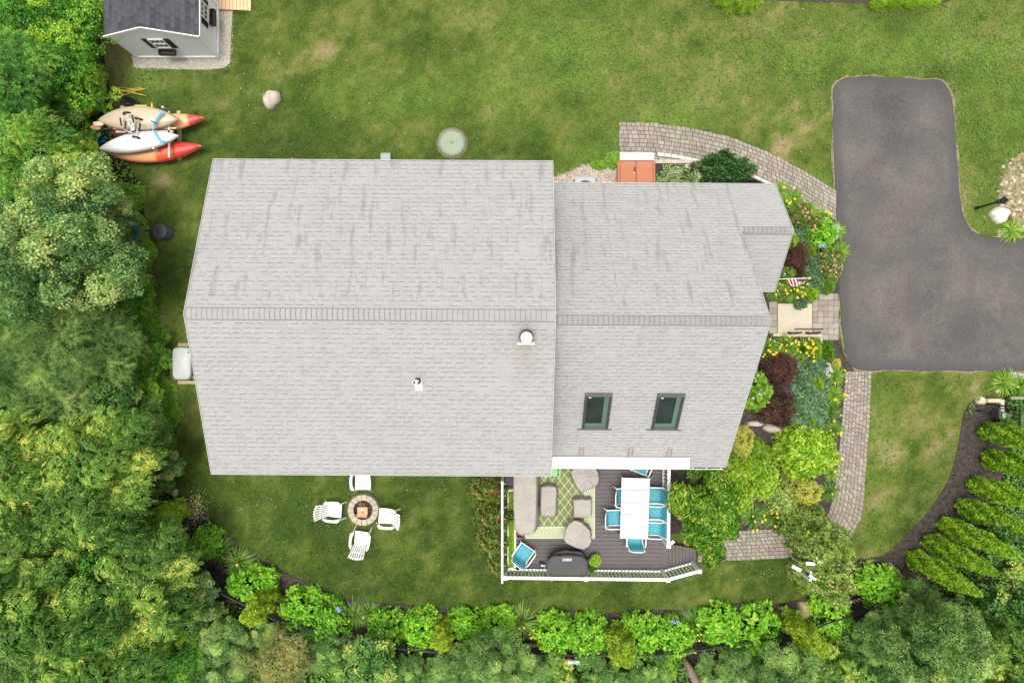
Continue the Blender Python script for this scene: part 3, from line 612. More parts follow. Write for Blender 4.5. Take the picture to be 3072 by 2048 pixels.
for x0 in (2.0, 3.97):
    x1 = x0+.74; ya, yb = -1.45, -2.43; fr = MB()
    A = lambda x, y, d: onroof(x, y, dz=d)
    for (p, q) in (((x0+.035,ya),(x0+.035,yb)), ((x1-.035,ya),(x1-.035,yb))): fr.bar(A(*p, .04), A(*q, .04), .07, .12)
    fr.bar(A(x0-.0,ya+.02,.045), A(x1+.0,ya+.02,.045), .11, .13); fr.bar(A(x0-.0,yb-.0,.04), A(x1+.0,yb-.0,.04), .07, .11)
    fr.bar(A(x0-.12,yb-.045,.015), A(x1+.12,yb-.045,.015), .06, .03)
    so = hl(fr).build('skylight', fr_m, house, local=True)
    hl(MB().add([A(x0+.07,yb+.04,.05),A(x1-.07,yb+.04,.05),A(x1-.07,ya-.04,.05),A(x0+.07,ya-.04,.05)], [(0,1,2,3)])).build('pane', sg, so, local=True)
    hl(MB().add([A(x1-.20,yb+.04,.054),A(x1-.07,yb+.04,.054),A(x1-.07,ya-.04,.054),A(x1-.20,ya-.04,.054)], [(0,1,2,3)])
        .add([A(x0+.07,yb+.04,.055),A(x1-.20,yb+.04,.055),A(x1-.20,yb+.15,.055),A(x0+.07,yb+.15,.055)], [(0,1,2,3)])).build('shaft_lining', sh_m, so, local=True)
    hl(MB().box(A(x0+.14,ya-.065,.07), (.06,.02,.01))).build('latch', white_trim, so, local=True)
# white flashing step by the front roof, gutter
hl(MB().bar(onroof(6.78,1.76,3.17,4.13,.83,.02), onroof(6.98,1.76,3.17,4.13,.83,.02), .13, .05)).build('step_flashing', white_trim, house, local=True)
gt = MB(); gt.bar((4.9,-3.80,2.72),(6.4,-3.80,2.72), .016, .05)
for i in range(4): gt.bar((5.05+i*.42,-3.73,2.74),(5.05+i*.42,-3.79,2.74), .02, .01)
hl(gt).build('gutter', white_trim, house, local=True)
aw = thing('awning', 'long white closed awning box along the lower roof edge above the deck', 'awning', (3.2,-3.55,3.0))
MB().box((3.215,-3.585,3.10), (4.05,.345,.16), rz=R(-.35)).build('cassette', M('awning_white', (.86,.86,.85), .4, .02), aw, bevel=.02)
MB().box((3.22,-3.375,3.05), (4.05,.075,.10), rz=R(-.35)).build('mounting_rail_shadow', M('rail_brown_shaded', (.17,.135,.11), .7, .3), aw)  # dirty brown rail, widened and darkened to paint the shadow strip behind the cassette
brm = M('bracket_metal', (.24,.20,.17), .5, .2)
for px in (1745, 1893, 2010):
    x = (px-1536)*20.0/F; m = MB()
    for s in (-.06, .06): m.bar((x+s*.8,-3.09,3.36),(x+s,-3.38,3.16), .022, .03)
    m.bar((x-.07,-3.17,3.31),(x+.07,-3.17,3.31), .02, .02); m.build('roof_bracket', brm, aw)
# ------------------------------------------------------------------ shed
shed = thing('garden_shed', 'small grey clapboard shed with a charcoal shingle roof at the top left', 'shed', (-11.4, 11.4, 0))
def into(mb, par, name, mat, **k): return mb.build(name, mat, par, **k)
X0, X1, Y0, Y1, ZE, ZR = -12.75, -10.02, 9.67, 13.3, 1.72, 2.34
t = NT('shed_siding'); o_ = t.obj(); x, y, z = t.sep(o_); fz = t.m('FRACT', t.m('DIVIDE', z, .085)); c_ = t.ramp(fz, [(0, (.38,.38,.395)), (.14, (.74,.74,.75)), (1, (.80,.80,.81))]); t.bump(t.m('SUBTRACT', 1., fz), .4, .02); ss = t.fin(c_, .6)
m = MB(); xm = -11.43; v_ = [(X0,Y0,.06),(X1,Y0,.06),(X1,Y1,.06),(X0,Y1,.06),(X0,Y0,ZE-.02),(X1,Y0,ZE-.02),(X1,Y1,ZE-.02),(X0,Y1,ZE-.02),(xm,Y0,ZR-.05),(xm,Y1,ZR-.05)]
m.add(v_, [(0,1,5,8,4),(2,3,7,9,6),(1,2,6,5),(3,0,4,7)]); into(m, shed, 'wall', ss)
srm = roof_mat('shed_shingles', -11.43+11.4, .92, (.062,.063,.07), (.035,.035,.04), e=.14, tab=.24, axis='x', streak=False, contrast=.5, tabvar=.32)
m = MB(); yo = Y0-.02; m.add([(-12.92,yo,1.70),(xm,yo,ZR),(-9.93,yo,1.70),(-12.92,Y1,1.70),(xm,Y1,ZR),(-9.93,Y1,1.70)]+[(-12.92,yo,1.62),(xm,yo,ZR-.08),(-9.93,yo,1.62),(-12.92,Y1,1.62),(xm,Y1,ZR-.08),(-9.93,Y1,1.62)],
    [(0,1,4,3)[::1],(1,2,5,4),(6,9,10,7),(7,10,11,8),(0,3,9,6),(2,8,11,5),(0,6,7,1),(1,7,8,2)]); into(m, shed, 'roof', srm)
m = MB()
for a_, b_ in (((-12.93,yo-.012,1.665),(xm,yo-.012,ZR-.04)), ((xm,yo-.012,ZR-.04),(-9.92,yo-.012,1.665))): m.bar(a_, b_, .03, .10)
m.box((-9.99,Y0-.015,.88),(.09,.05,1.62)); m.box((-12.72,Y0-.015,.88),(.09,.05,1.62)); m.box((-10.005+.02,(Y0+Y1)/2,.10),(.04,Y1-Y0,.12)); m.box((-11.37,Y0-.012,.10),(2.78,.05,.12)); m.box((-9.93,(Y0+Y1)/2,1.60),(.06,Y1-Y0,.10))
m.box((-9.995,Y0+.04,.88),(.05,.10,1.62)); m.box((-9.995,11.42,.88),(.05,.10,1.62)); into(m, shed, 'trim', white_trim)
shut = M('shutter_black', (.022,.022,.024), .5, .2); boxm = M('box_brown', (.045,.033,.028), .7, .3, 20)
def shed_window(c, n_):
    c = Vector(c); n_ = Vector(n_); s = Vector((-n_.y, n_.x, 0)); ax = lambda a, b, h: (abs(s.x)*a+abs(n_.x)*b, abs(s.y)*a+abs(n_.y)*b, h)
    f_ = MB()
    for dz in (.30, 0, -.30): f_.box(c+n_*.02+Vector((0,0,dz)), ax(.50 if dz else .44, .05, .05 if dz else .022))
    for q in (-.235, .235): f_.box(c+n_*.02+s*q, ax(.045, .052, .55))
    for q in (-.075, .075): f_.box(c+n_*.018+s*q, ax(.018, .03, .55))
    fo = into(f_, shed, 'window', white_trim); into(MB().box(c+n_*.004, ax(.44, .008, .56)), fo, 'pane', glass)
    for q in (-1, 1):
        m = MB(); m.box(c+n_*.015+s*q*.35, ax(.17, .03, .64))
        for k in range(9): m.box(c+n_*.032+s*q*.35+Vector((0,0,-.27+k*.068)), ax(.12, .012, .03))
        into(m, shed, 'shutter', shut)
    m = MB(); b = c+n_*.11+Vector((0,0,-.48)); m.box(b-Vector((0,0,.06)), ax(.52, .15, .02)); m.box(b+n_*.07, ax(.54, .02, .14)); m.box(b-n_*.07, ax(.54, .02, .14))
    m.box(b+s*.26, ax(.02, .12, .14)); m.box(b-s*.26, ax(.02, .12, .14)); into(m, shed, 'flower_box', boxm)
shed_window((-11.42, Y0, 1.16), (0,-1,0)); shed_window((X1, 10.72, 1.16), (1,0,0))
m = MB().box((X1+.025, 12.2, .85), (.05,1.3,1.5)); d_ = into(m, shed, 'door', white_trim); into(MB().box((X1+.07,11.7,.95),(.03,.03,.14)), d_, 'handle', shut)
wood_new = M('fresh_pine', (.62,.42,.24), .75, .1, 3)
rp = thing('ramp', 'fresh pine plank ramp at the shed door', 'ramp', (-9.4, 12.2, 0)); m = MB()
for i in range(9): m.bar((-9.90+i*.118,11.26,.135-i*.013),(-9.90+i*.118,13.2,.135-i*.013), .108, .035)
into(m, rp, 'plank_top', wood_new); into(MB().box((-9.42,11.32,.045),(.9,.05,.08)), rp, 'runner', wood_new)

# boulders and flat stones
def stone(name, label, px, py, rx, ry, h, col, rz=0, seed=1, z=0, cat='boulder', pts=None, group=None, rough=.12):
    g = np.random.default_rng(seed); n = 26; prof = [(1.0,0),(1.0,.25),(.93,.55),(.72,.85),(.4,.98),(0,1.0)]; V = []; ph = g.uniform(0, 6.28, 6)
    for r, zz in prof:
        for k in range(n):
            a = 2*math.pi*k/n; rr = r*(1+rough*(math.sin(2*a+ph[0])+.7*math.sin(3*a+ph[1])+.45*math.sin(5*a+ph[2]+zz*2)+.2*math.sin(9*a+ph[3])))
            V.append((rr*math.cos(a)*rx, rr*math.sin(a)*ry, zz*h*(1+.12*math.sin(a*2+ph[4])*r)))
    o = MB().add(V, [(i*n+k, i*n+(k+1) % n, (i+1)*n+(k+1) % n, (i+1)*n+k) for i in range(5) for k in range(n)])
    c = tuple(round(q, 3) for q in col); mm = M('stone_%s_%s' % (name, '_'.join(map(str, c))), col, .9, .22, 5, .7, 14)
    ob = o.build(name, mm, smooth=True, local=True, loc=P(px, py, z)); ob.rotation_euler.z = rz; return tag(ob, label, cat, group)
stone('boulder', 'pinkish grey boulder alone in the lawn above the house', 816, 300, .29, .31, .28, (.46,.38,.33), .3, 3)
stone('boulder', 'large whitish boulder below the lamp post at the right edge', 2993, 646, .34, .25, .3, (.66,.60,.54), -.3, 5)
stone('boulder', 'tan boulder between the tall hedge conifer and the hydrangea mound at the bottom right', 2408, 1826, .24, .28, .3, (.42,.31,.20), .2, 9)
stone('boulder', 'long narrow grey brown rock beside the lone round hydrangea mound on the right', 2690, 1722, .45, .12, .22, (.24,.19,.15), -1.0, 11)
stone('boulder', 'small rounded cream stone left of the strappy clump at the far right', 2991, 1170, .13, .11, .16, (.58,.48,.32), 0, 13)
stone('boulder', 'flat cream rock at the start of the right mulch bed', 2940, 1201, .20, .13, .16, (.50,.43,.33), -.3, 14)
stone('stepping_stone', 'small pale flat stone on the black mulch above the hostas', 2065, 500, .13, .085, .05, (.55,.50,.43), 0, 15, .02, 'stone')
stone('boulder', 'long pale rock in the mulch nearest the corner of the house wing', 2262, 1270, .30, .095, .2, (.45,.38,.31), .05, 16)
stone('boulder', 'mottled flat rock under the lower burgundy maple', 2318, 1284, .42, .13, .2, (.40,.34,.28), -.15, 17)
stone('boulder', 'small pale rock in the far lower left mulch under yellow fallen leaves', 527, 1478, .09, .16, .14, (.42,.33,.27), -.2, 18)
wallst = M('edging_stone', (.52,.50,.45), .85, .1, 8, .3)
def blocks(name, label, px_list, w_, h, z0, mat, cat, gap=.015, blen=.25):
    t_ = thing(name, label, cat, P(*px_list[0])); pts = [P(*p) for p in px_list]; L = 0
    q = resample([tuple(p) for p in pts], 60); s = np.r_[0, np.cumsum(np.linalg.norm(np.diff(q, axis=0), axis=1))]; n = max(1, round(s[-1]/blen))
    for i in range(n):
        a = [np.interp(s[-1]*i/n, s, q[:, k]) for k in range(3)]; b = [np.interp(s[-1]*(i+1)/n, s, q[:, k]) for k in range(3)]; a = Vector(a); b = Vector(b); d = (b-a).normalized()*gap/2
        MB().bar(a+d+Vector((0,0,z0+h/2)), b-d+Vector((0,0,z0+h/2)), w_*random.uniform(.94, 1.04), h).build('block', mat, t_, bevel=.012)
    return t_
blocks('stone_edging', 'curved row of pale edging blocks along the upper paver path', [(1970,464),(2030,472),(2090,484),(2135,496)], .12, .10, 0, wallst, 'edging')
blocks('stone_edging', 'short row of pale edging blocks right of the dark green evergreen', [(2258,530),(2290,545),(2325,562)], .10, .10, 0, wallst, 'edging')
MB  # grey slab kerb behind the pebbles
tag(MB().prism([tuple(p) for p in PP([(1962,482),(2060,481),(2150,496),(2140,506),(2060,493),(1962,493)][::-1])], 0, .12).build('kerb_stone', M('kerb_grey', (.40,.36,.30), .85, .15, 6, .3), loc=P(2060, 488), bevel=.01), 'long flat weathered slab edging behind the hostas', 'kerb')
tag(MB().box(P(1958,472,.08), (.10,.26,.16)).build('end_block', wallst, loc=P(1958,472), bevel=.012), 'upright pale stone block at the corner of the bulkhead step', 'block')
lt = M('timber_edge', (.46,.38,.27), .8, .15, 10)
tb = thing('timber_edging', 'weathered timber edging with a corner below the landing', 'edging', P(2400,1003)); MB().bar(P(2318,1004,.06), P(2466,1007,.06), .09, .12).build('long_timber', lt, tb); MB().bar(P(2461,1013,.055), P(2461,1040,.055), .09, .11).build('short_timber', lt, tb)
rw = thing('retaining_wall', 'low cut stone wall corner behind the black gate at the right', 'wall', P(3005,1205)); cs = M('cut_stone', (.50,.44,.33), .85, .12, 6, .3)
MB().bar(P(2957,1201,.12), P(2998,1201,.12), .13, .24).build('wall_stone', cs, rw, bevel=.02)
for a_, b_ in ((1197,1236),(1239,1262),(1265,1300)): MB().bar(P(3001,a_,.12), P(3001,b_,.12), .13, .24).build('wall_stone', cs, rw, bevel=.02)
tag(MB().bar(P(3030,1193,.5), P(3110,1193,.5), .09, .09).build('wooden_rail', M('old_wood', (.24,.21,.17), .85, .2), loc=P(3030,1193)), 'weathered grey wooden rail at the right edge below the driveway', 'rail')

# lid, electric box
ld = thing('tank_lid', 'round pale green septic tank lid in the lawn above the house', 'lid', P(1356,430)); lidm = M('lid_green', (.24,.285,.20), .6, .06, 2)
into(MB().lathe([(.45,.0),(.465,.05),(.455,.075),(.3,.085),(.0,.09)], P(1356,430), 40), ld, 'cover', lidm, smooth=False)
into(MB().lathe([(.54,.0),(.53,.018),(.46,.03),(.455,.0)][::-1], P(1356,430), 40), ld, 'soil_ring', M('ring_soil', (.16,.13,.08), .95, .4, 12, .5)); into(MB().lathe([(.452,.074),(.445,.088),(.425,.088),(.418,.080)][::-1], P(1356,430), 40), ld, 'rim', M('lid_rim', (.17,.20,.14), .6)); into(MB().lathe([(.06,.086),(.05,.098),(0,.10)], P(1356,430), 16), ld, 'centre_cap', M('lid_rim', (.17,.20,.14), .6))
for a in (45, 135, 225, 315): into(MB().lathe([(.014,.0),(.014,.084),(0,.088)], P(1356,430)+Vector((.42*math.cos(R(a)), .42*math.sin(R(a)), 0)), 8), ld, 'bolt', white_trim)
tag(MB().box(P(1158,476,.12), (.34,.34,.24)).build('utility_box', M('box_grey', (.30,.33,.31), .7, .08), loc=P(1158,476), bevel=.03), 'small grey green square utility box against the upper house wall', 'box')

# generator
gen = thing('standby_generator', 'rounded pale grey standby generator on two timbers beside the left gable', 'generator', P(556,1090)); gm_ = M('generator_grey', (.42,.43,.41), .45, .04, 2)
gp = smooth_poly([(519,1044),(528,1041),(560,1041),(569,1044),(573,1060),(573,1120),(569,1136),(560,1139),(528,1139),(519,1136),(517,1120),(517,1060)], 48, 1)
m = MB(); rr = [(.96,.15),(.96,.62),(1.0,.63),(1.0,.70),(.97,.74),(.88,.765),(0.0,.775)]
g0 = np.array([tuple(P(a, b, .74))[:2] for a, b in gp]); cc = g0.mean(0)
m.add([(cc[0]+(p[0]-cc[0])*r, cc[1]+(p[1]-cc[1])*r, z) for r, z in rr for p in g0], [(i*48+k, i*48+(k+1) % 48, (i+1)*48+(k+1) % 48, (i+1)*48+k)[::-1] for i in range(len(rr)-1) for k in range(48)])
into(m, gen, 'enclosure', gm_, smooth=True); into(MB().box(P(585,1130,.3), (.34,.10,.5)).box(P(584,1094,.2), (.28,.7,.38)), gen, 'side_vent', M('vent_grey', (.22,.23,.22), .5, .1))
for py in (1034, 1146): into(MB().bar(P(536,py,.06), P(600,py,.06), .12, .12), gen, 'timber_skid', M('treated_timber', (.42,.33,.19), .8, .15, 10))
into(MB().tube([P(519,1057,.35), P(505,1056,.3), P(506,1062,.02)], .012, 6), gen, 'cable', M('cable_grey', (.2,.22,.22), .5))
into(MB().box(P(564,1056,.772), (.04,.09,.006)), gen, 'badge', M('badge_teal', (.08,.32,.36), .4))

# cooling unit, bulkhead, step
ac = thing('cooling_unit', 'square grey outdoor cooling unit on gravel half under the eave', 'air conditioner', P(1752,556)); acx, acy = P(1756,556,.7).x, P(1756,556,.7).y-.05
into(MB().box((acx,acy,.34), (.70,.70,.66)), ac, 'cabinet', M('ac_grey', (.36,.37,.37), .5, .06), bevel=.04)
into(MB().lathe([(.28,.675),(.27,.70),(.24,.69),(.24,.675)], (acx,acy-.05,0), 28), ac, 'fan_ring', M('ac_ring', (.16,.16,.18), .5), smooth=True); into(MB().lathe([(.0,.684),(.24,.682)][::-1], (acx,acy-.05,0), 28), ac, 'fan_grille', M('black_mesh', (.012,.012,.015), .6))
into(MB().box((acx-.42,acy+.22,.1), (.12,.14,.18)), ac, 'line_box', M('ac_grey', (.36,.37,.37), .5))
bk = thing('bulkhead', 'rust orange double cellar bulkhead doors against the house wall', 'bulkhead', P(1910,530)); orm = M('bulkhead_orange', (.40,.155,.082), .5, .07, 1.5); ord_ = M('bulkhead_dark', (.26,.085,.05), .5, .1)
A = lambda px, py, z: P(px, py, z)
z0, z1 = .16, .62
def sl(px0, px1, py0, py1, mb, d=.0, th=.02):   # sloping panel rising towards the house (down in the picture)
    zz = lambda py: z0+(z1-z0)*(py-484)/(600-484)+d
    v_ = [A(px0,py0,zz(py0)), A(px0,py1,zz(py1)), A(px1,py1,zz(py1)), A(px1,py0,zz(py0))]; mb.add(v_+[q-Vector((0,0,th)) for q in v_], [(0,1,2,3),(7,6,5,4),(0,4,5,1),(1,5,6,2),(2,6,7,3),(3,7,4,0)]); return mb
m = sl(1852,1966,484,600, MB(), -.02, .05); m.prism([tuple(p) for p in PP([(1855,486),(1855,590),(1963,590),(1963,486)])], 0, .15); into(m, bk, 'frame', ord_)
for q0, q1 in ((1861,1907),(1910,1958)): into(sl(q0,q1,485,600, MB(), .012), bk, 'door', orm)
into(sl(1853,1859,484,600, MB(), .02), bk, 'side_flange', orm); into(sl(1960,1965,484,600, MB(), .02), bk, 'side_flange', orm); into(sl(1906.5,1911,482,600, MB(), .022), bk, 'centre_strip', ord_)
into(MB().box(P(1904,507,.29), (.035,.14,.03)).box(P(1904,515,.30), (.05,.03,.02)), bk, 'handle', shut); into(MB().box(P(1903,518,.31), (.02,.03,.012)), bk, 'latch', white_trim)
tag(MB().box(P(1907,471,.075), (1.10,.27,.15)).build('doorstep', M('concrete_step', (.56,.52,.44), .85, .06, 4, .1), loc=P(1907,471), bevel=.01), 'pale concrete step in front of the orange bulkhead', 'step')
hs_t = MB()
for k in range(6):
    a0 = random.uniform(0, 6.28); hs_t.tube([P(2098,507,.05+k*.012)+Vector((math.cos(a0+a)*(.15-.012*k+.01*math.sin(3*a+k)), math.sin(a0+a)*(.15-.012*k), 0)) for a in np.linspace(0, 6.2, 26)], .011, 6)
tag(hs_t.build('hose_coil', M('hose_orange', (.40,.15,.07), .5), loc=P(2098,507), smooth=True), 'coiled orange garden hose on the mulch beside the dark evergreen', 'hose')

# lamp post at right
blk = M('black_metal', (.018,.018,.02), .45, .15); lp = thing('lamp_post', 'black post lantern on the lawn between driveway and rubble', 'lamp post', P(2927,625)); b0 = P(2927,625)
into(MB().tube([b0, b0+Vector((0,0,1.0))], .035, 12).tube([b0, b0+Vector((0,0,.08))], .06, 12), lp, 'post', blk, smooth=True)
into(MB().tube([b0+Vector((0,0,1.0)), b0+Vector((0,0,1.08))], [.035,.08], 10), lp, 'collar', blk)
into(MB().lathe([(.075,1.08),(.11,1.34)], b0, 4), lp, 'lantern_glass', M('lantern_glass', (.08,.09,.09), .2)); into(MB().lathe([(.14,1.34),(.13,1.37),(.045,1.44),(.02,1.50),(0,1.51)], b0, 4), lp, 'lantern_roof', blk)
into(MB().tube([b0+Vector((.08,0,1.2)), b0+Vector((.26,-.03,1.2))], .012, 6), lp, 'side_rod', blk)

# ------------------------------------------------------------------ fire pit and adirondack chairs
fp0 = P(1094,1524); fp = thing('fire_pit', 'round tan block fire pit holding a pile of wood', 'fire pit', fp0); fpm = M('pit_block', (.40,.34,.26), .9, .18, 6, .5)
for lay, (ri, ro, z0_, z1_, off) in enumerate(((.34,.53,0,.13,.12),(.33,.52,.135,.27,0))):
    for k in range(15):
        a0, a1 = 2*math.pi*(k+off)/15+.012, 2*math.pi*(k+1+off)/15-.012
        q = [(math.cos(a)*r, math.sin(a)*r) for r, a in ((ri, a0), (ro, a0), (ro, (a0+a1)/2), (ro, a1), (ri, a1))]; MB().prism(q, z0_, z1_).build('pit_stone', fpm, fp, local=True, bevel=.008)
MB().lathe([(.36,.0),(.35,.02),(0,.06)], n=20).build('ash_bed', M('ash', (.07,.05,.04), .95, .4, 12, .5), fp, local=True)
logm = M('firewood', (.20,.10,.055), .9, .35, 12, .4)
pile = thing('kindling_pile', 'brown sticks and bark heaped inside the fire pit ring', 'firewood', fp0+Vector((0,0,.05)))
for i in range(26):
    a = random.uniform(0, 6.28); r = random.uniform(0, .17); c_ = Vector((math.cos(a)*r, math.sin(a)*r+.03, random.uniform(.04,.16))); d = Vector((random.uniform(-1,1), random.uniform(-1,1), random.uniform(-.2,.2))).normalized()*random.uniform(.09,.15)
    MB().tube([c_-d, c_+d*.2, c_+d], [.022,.026,.016], 6).build('stick', logm, pile, local=True)
crate = thing('wooden_crate', 'orange brown plank crate lying on the fire pit wood', 'crate', fp0+Vector((-.02,-.07,.24))); cm_ = M('crate_pine', (.50,.30,.17), .7, .15, 6)
for a_ in ((-.0,.03,.0,.34,.26),): into(MB().box((0,.04,.0),(.34,.26,.03)), crate, 'lid_panel', cm_, local=True); into(MB().box((-.03,-.13,-.02),(.36,.11,.03), rz=-.06), crate, 'front_panel', M('crate_dark', (.42,.22,.12), .7, .15), local=True); into(MB().box((.02,.16,-.01),(.30,.04,.03)), crate, 'slat', logm, local=True)
into(MB().tube([(.0,.10,.02),(.0,.10,.05)], .04, 14), crate, 'metal_cap', M('tin', (.3,.32,.33), .3, metal=.6), local=True)
plast = M('white_plastic', (.80,.80,.78), .35, .03)
def adirondack():
    t_ = thing('lawn_chair', 'x', 'chair')
    m = MB()                                                    # seat: slats across, front edge at +y? front faces -y -> back at +y
    for i in range(6): m.bar((-.235,-.28+i*.082,.36-.022*i),(.235,-.28+i*.082,.36-.022*i), .072, .02)
    m.bar((-.25,-.33,.335),(.25,-.33,.335), .03, .07); m.bar((-.24,-.31,.335),(-.24,.16,.225), .03, .03); m.bar((.24,-.31,.335),(.24,.16,.225), .03, .03)
    m.build('seat', plast, t_, local=True, bevel=.006)
    m = MB()
    for i in range(7):
        u = (i-3)/3; x0_, x1_ = u*.20, u*.275; top = .93-.075*u*u
        a = Vector((x0_,.15,.24)); d = (Vector((x1_,.15+.42,.98))-a); m.bar(a, a+d*(top/.93), .058, .018)
    m.bar((-.22,.20,.30),(.22,.20,.30), .02, .05); m.bar((-.26,.39,.66),(.26,.39,.66), .02, .05); m.tube([(x_, .53-.05*(x_/.27)**2, .94-.09*(x_/.27)**2) for x_ in np.linspace(-.29,.29,9)], .018, 8)
    m.build('backrest', plast, t_, local=True, bevel=.005)
    for s in (-1, 1):
        m = MB(); q = [(s*.25,-.30),(s*.33,-.33),(s*.40,-.26),(s*.41,0),(s*.385,.22),(s*.31,.34),(s*.28,.30),(s*.30,.15),(s*.31,-.02),(s*.30,-.16)]
        if s < 0: q = q[::-1]
        m.prism(q, .545, .575); m.build('armrest', plast, t_, local=True, bevel=.01)
        MB().bar((s*.31,-.44,.0),(s*.305,-.27,.55), .05, .09).build('leg', plast, t_, local=True, bevel=.01)
        MB().bar((s*.30,.40,.0),(s*.315,.20,.545), .05, .09).build('leg', plast, t_, local=True, bevel=.01)
    return t_
ad = adirondack(); G = 'white lawn chairs around the fire pit'
# direction the chair faces: local -y
for i, (px, py, rz, lb) in enumerate([(1088,1612,R(180-8),'white slatted lawn chair below the fire pit, its back towards the bottom'),(1005,1525,R(90-4),'white slatted lawn chair left of the fire pit'),(1168,1545,R(-90-6),'white slatted lawn chair right of the fire pit'),(1090,1436,R(0+2),'white slatted lawn chair half hidden by the roof edge')]):
    if i == 0: ad.location = P(px,py); ad.scale = (.87,.87,.87); ad.rotation_euler.z = rz; ad['label'] = lb; ad['group'] = G
    else: dup(ad, P(px,py), rz, lb, G)

# ------------------------------------------------------------------ black drum, rake, wheelbarrow, tube
db = thing('drum', 'black round plastic drum with a lid on the lawn left of the house', 'drum', P(497,700)); drm = M('black_plastic', (.045,.045,.055), .55, .12); b0 = P(500,700)
into(MB().lathe([(.25,0),(.25,.03),(.22,.04),(.23,.42)], b0, 30), db, 'body', drm, smooth=True); into(MB().lathe([(.25,.42),(.25,.45),(.22,.465),(.03,.475),(.03,.485),(0,.485)], b0, 30), db, 'lid', drm, smooth=True); into(MB().lathe([(.016,.485),(.016,.492),(0,.492)], b0, 8), db, 'plug', shut)
tag(MB().tube([P(402,648,.35), P(410,668,.3), P(421,697,.2), P(440,690,.12), P(472,683,.06)], .028, 8).build('drain_tube', drm, loc=P(421,697), smooth=True), 'bent black drain tube lying between the trees and the drum', 'tube')
wb = thing('wheelbarrow', 'teal wheelbarrow tub half hidden under the tree edge', 'wheelbarrow', P(380,690)); teal = M('teal_paint', (.03,.14,.15), .5, .15); c0 = P(380,700,.4)
m = MB(); n = 24; pr = [(.20,.0),(.42,.26),(.44,.27),(.41,.25),(.20,.03),(0,.02)]; m.lathe(pr, (c0.x,c0.y,.3), n, 1.3, .85); into(m, wb, 'tub', teal, smooth=True)
into(MB().tube([(c0.x-.5,c0.y-.2,.28),(c0.x+.6,c0.y-.28,.45)], .02, 8).tube([(c0.x-.5,c0.y+.2,.28),(c0.x+.6,c0.y+.28,.45)], .02, 8), wb, 'handle', drm); into(MB().tube([(c0.x-.62,c0.y-.04,.18),(c0.x-.62,c0.y+.04,.18)], .18, 18), wb, 'wheel', shut)
into(MB().bar((c0.x+.1,c0.y-.2,0),(c0.x+.1,c0.y-.2,.3),.03,.03).bar((c0.x+.1,c0.y+.2,0),(c0.x+.1,c0.y+.2,.3),.03,.03), wb, 'leg', drm)
rk = thing('leaf_rake', 'leaf rake with an orange bar leaning at the tree edge', 'rake', P(400,735)); orr = M('rake_orange', (.50,.20,.05), .5)
into(MB().bar(P(382,733,.5), P(414,720,.5), .02, .05), rk, 'head_bar', orr); m = MB()
for i in range(9): m.tube([P(384+i*3.6,732-i*1.4,.5), P(383+i*4.4,748-i*.2,.42)], .004, 5)
into(m, rk, 'tine', M('tin', (.3,.32,.33), .3)); into(MB().tube([P(398,727,.5), P(350,650,.15)], .013, 8), rk, 'handle', M('rake_wood', (.4,.28,.15), .7))

# ------------------------------------------------------------------ kayaks on their rack
def hullmat(name, stops, rough=.4):
    return tonemat(name, stops, rough, .4, 0, .06, 3)
def hull(name, label, a, b, wd, z, mat, cat='kayak', depth=.24, up=False, bow=.5, keel=None, flat=1.0, camber=0., group=None, rimcol=None):
    """closed kayak hull from a to b (pixels at height z), keel side up"""
    A_, B_ = P(*a, z), P(*b, z); d = B_-A_; L = d.length; t_ = thing(name, label, cat, (A_+B_)/2-Vector((0,0,0)), math.atan2(d.y, d.x), group)
    ns, nc = 40, 17; V = []; T = []
    for i in range(ns+1):
        u = i/ns; s = u*2-1; wv = (1-abs(s)**2.1)**.85*(1-.12*s*0); wv = max(wv, .012); x = (u-.5)*L; yoff = camber*(1-s*s)
        for j in range(nc):
            th = math.pi*j/(nc-1); c_, s_ = math.cos(th), math.sin(th); y = c_*wd/2*wv; zz = (abs(s_)**.75)*depth*(wv**.35)*(1-.15*s*s)
            zz += .012*math.exp(-(c_/.10)**2)*(wv > .2)+.010*math.exp(-((abs(c_)-.55)/.06)**2)*(wv > .3)
            V.append((x, y+yoff, zz+.10*s*s*0)); T.append(u)
        V.append((x, yoff-0, -.02)); T.append(u)
    k = nc+1; F_ = []
    for i in range(ns):
        for j in range(nc-1): F_.append((i*k+j, (i+1)*k+j, (i+1)*k+j+1, i*k+j+1))
        F_.append((i*k+nc-1, (i+1)*k+nc-1, (i+1)*k+nc, i*k+nc)); F_.append((i*k+nc, (i+1)*k+nc, (i+1)*k, i*k))
    o = npmesh('hull', np.array(V), np.array(F_), np.array(T), mat, t_, True)
    rim = MB(); rr_ = []
    for sg_ in (1, -1):
        rr_ = [( (i/ns-.5)*L, sg_*wd/2*max((1-abs(i/ns*2-1)**2.1)**.85, .012)+camber*(1-(i/ns*2-1)**2), .005) for i in range(ns+1)]; rim.tube(rr_, .012, 6)
    rim.build('rim', rimcol or drm, t_, local=True); return t_
tanM = hullmat('hull_tan', [(0, (.44,.35,.24)), (.7, (.48,.39,.27)), (1, (.46,.40,.30))]); whM = hullmat('hull_white', [(0, (.60,.58,.56)), (.5, (.74,.73,.72)), (1, (.78,.77,.76))])
flame1 = hullmat('hull_flame', [(0, (.50,.14,.09)), (.25, (.66,.30,.13)), (.52, (.70,.34,.13)), (.56, (.68,.10,.03)), (.72, (.66,.06,.02)), (.80, (.62,.03,.025)), (.96, (.60,.05,.04)), (1, (.70,.32,.22))])
flame2 = hullmat('hull_peach', [(0, (.66,.36,.17)), (.82, (.70,.38,.18)), (.855, (.62,.06,.05)), (.965, (.60,.06,.04)), (1, (.66,.28,.14))]); mar = hullmat('hull_maroon', [(0, (.14,.02,.02)), (1, (.20,.04,.03))])
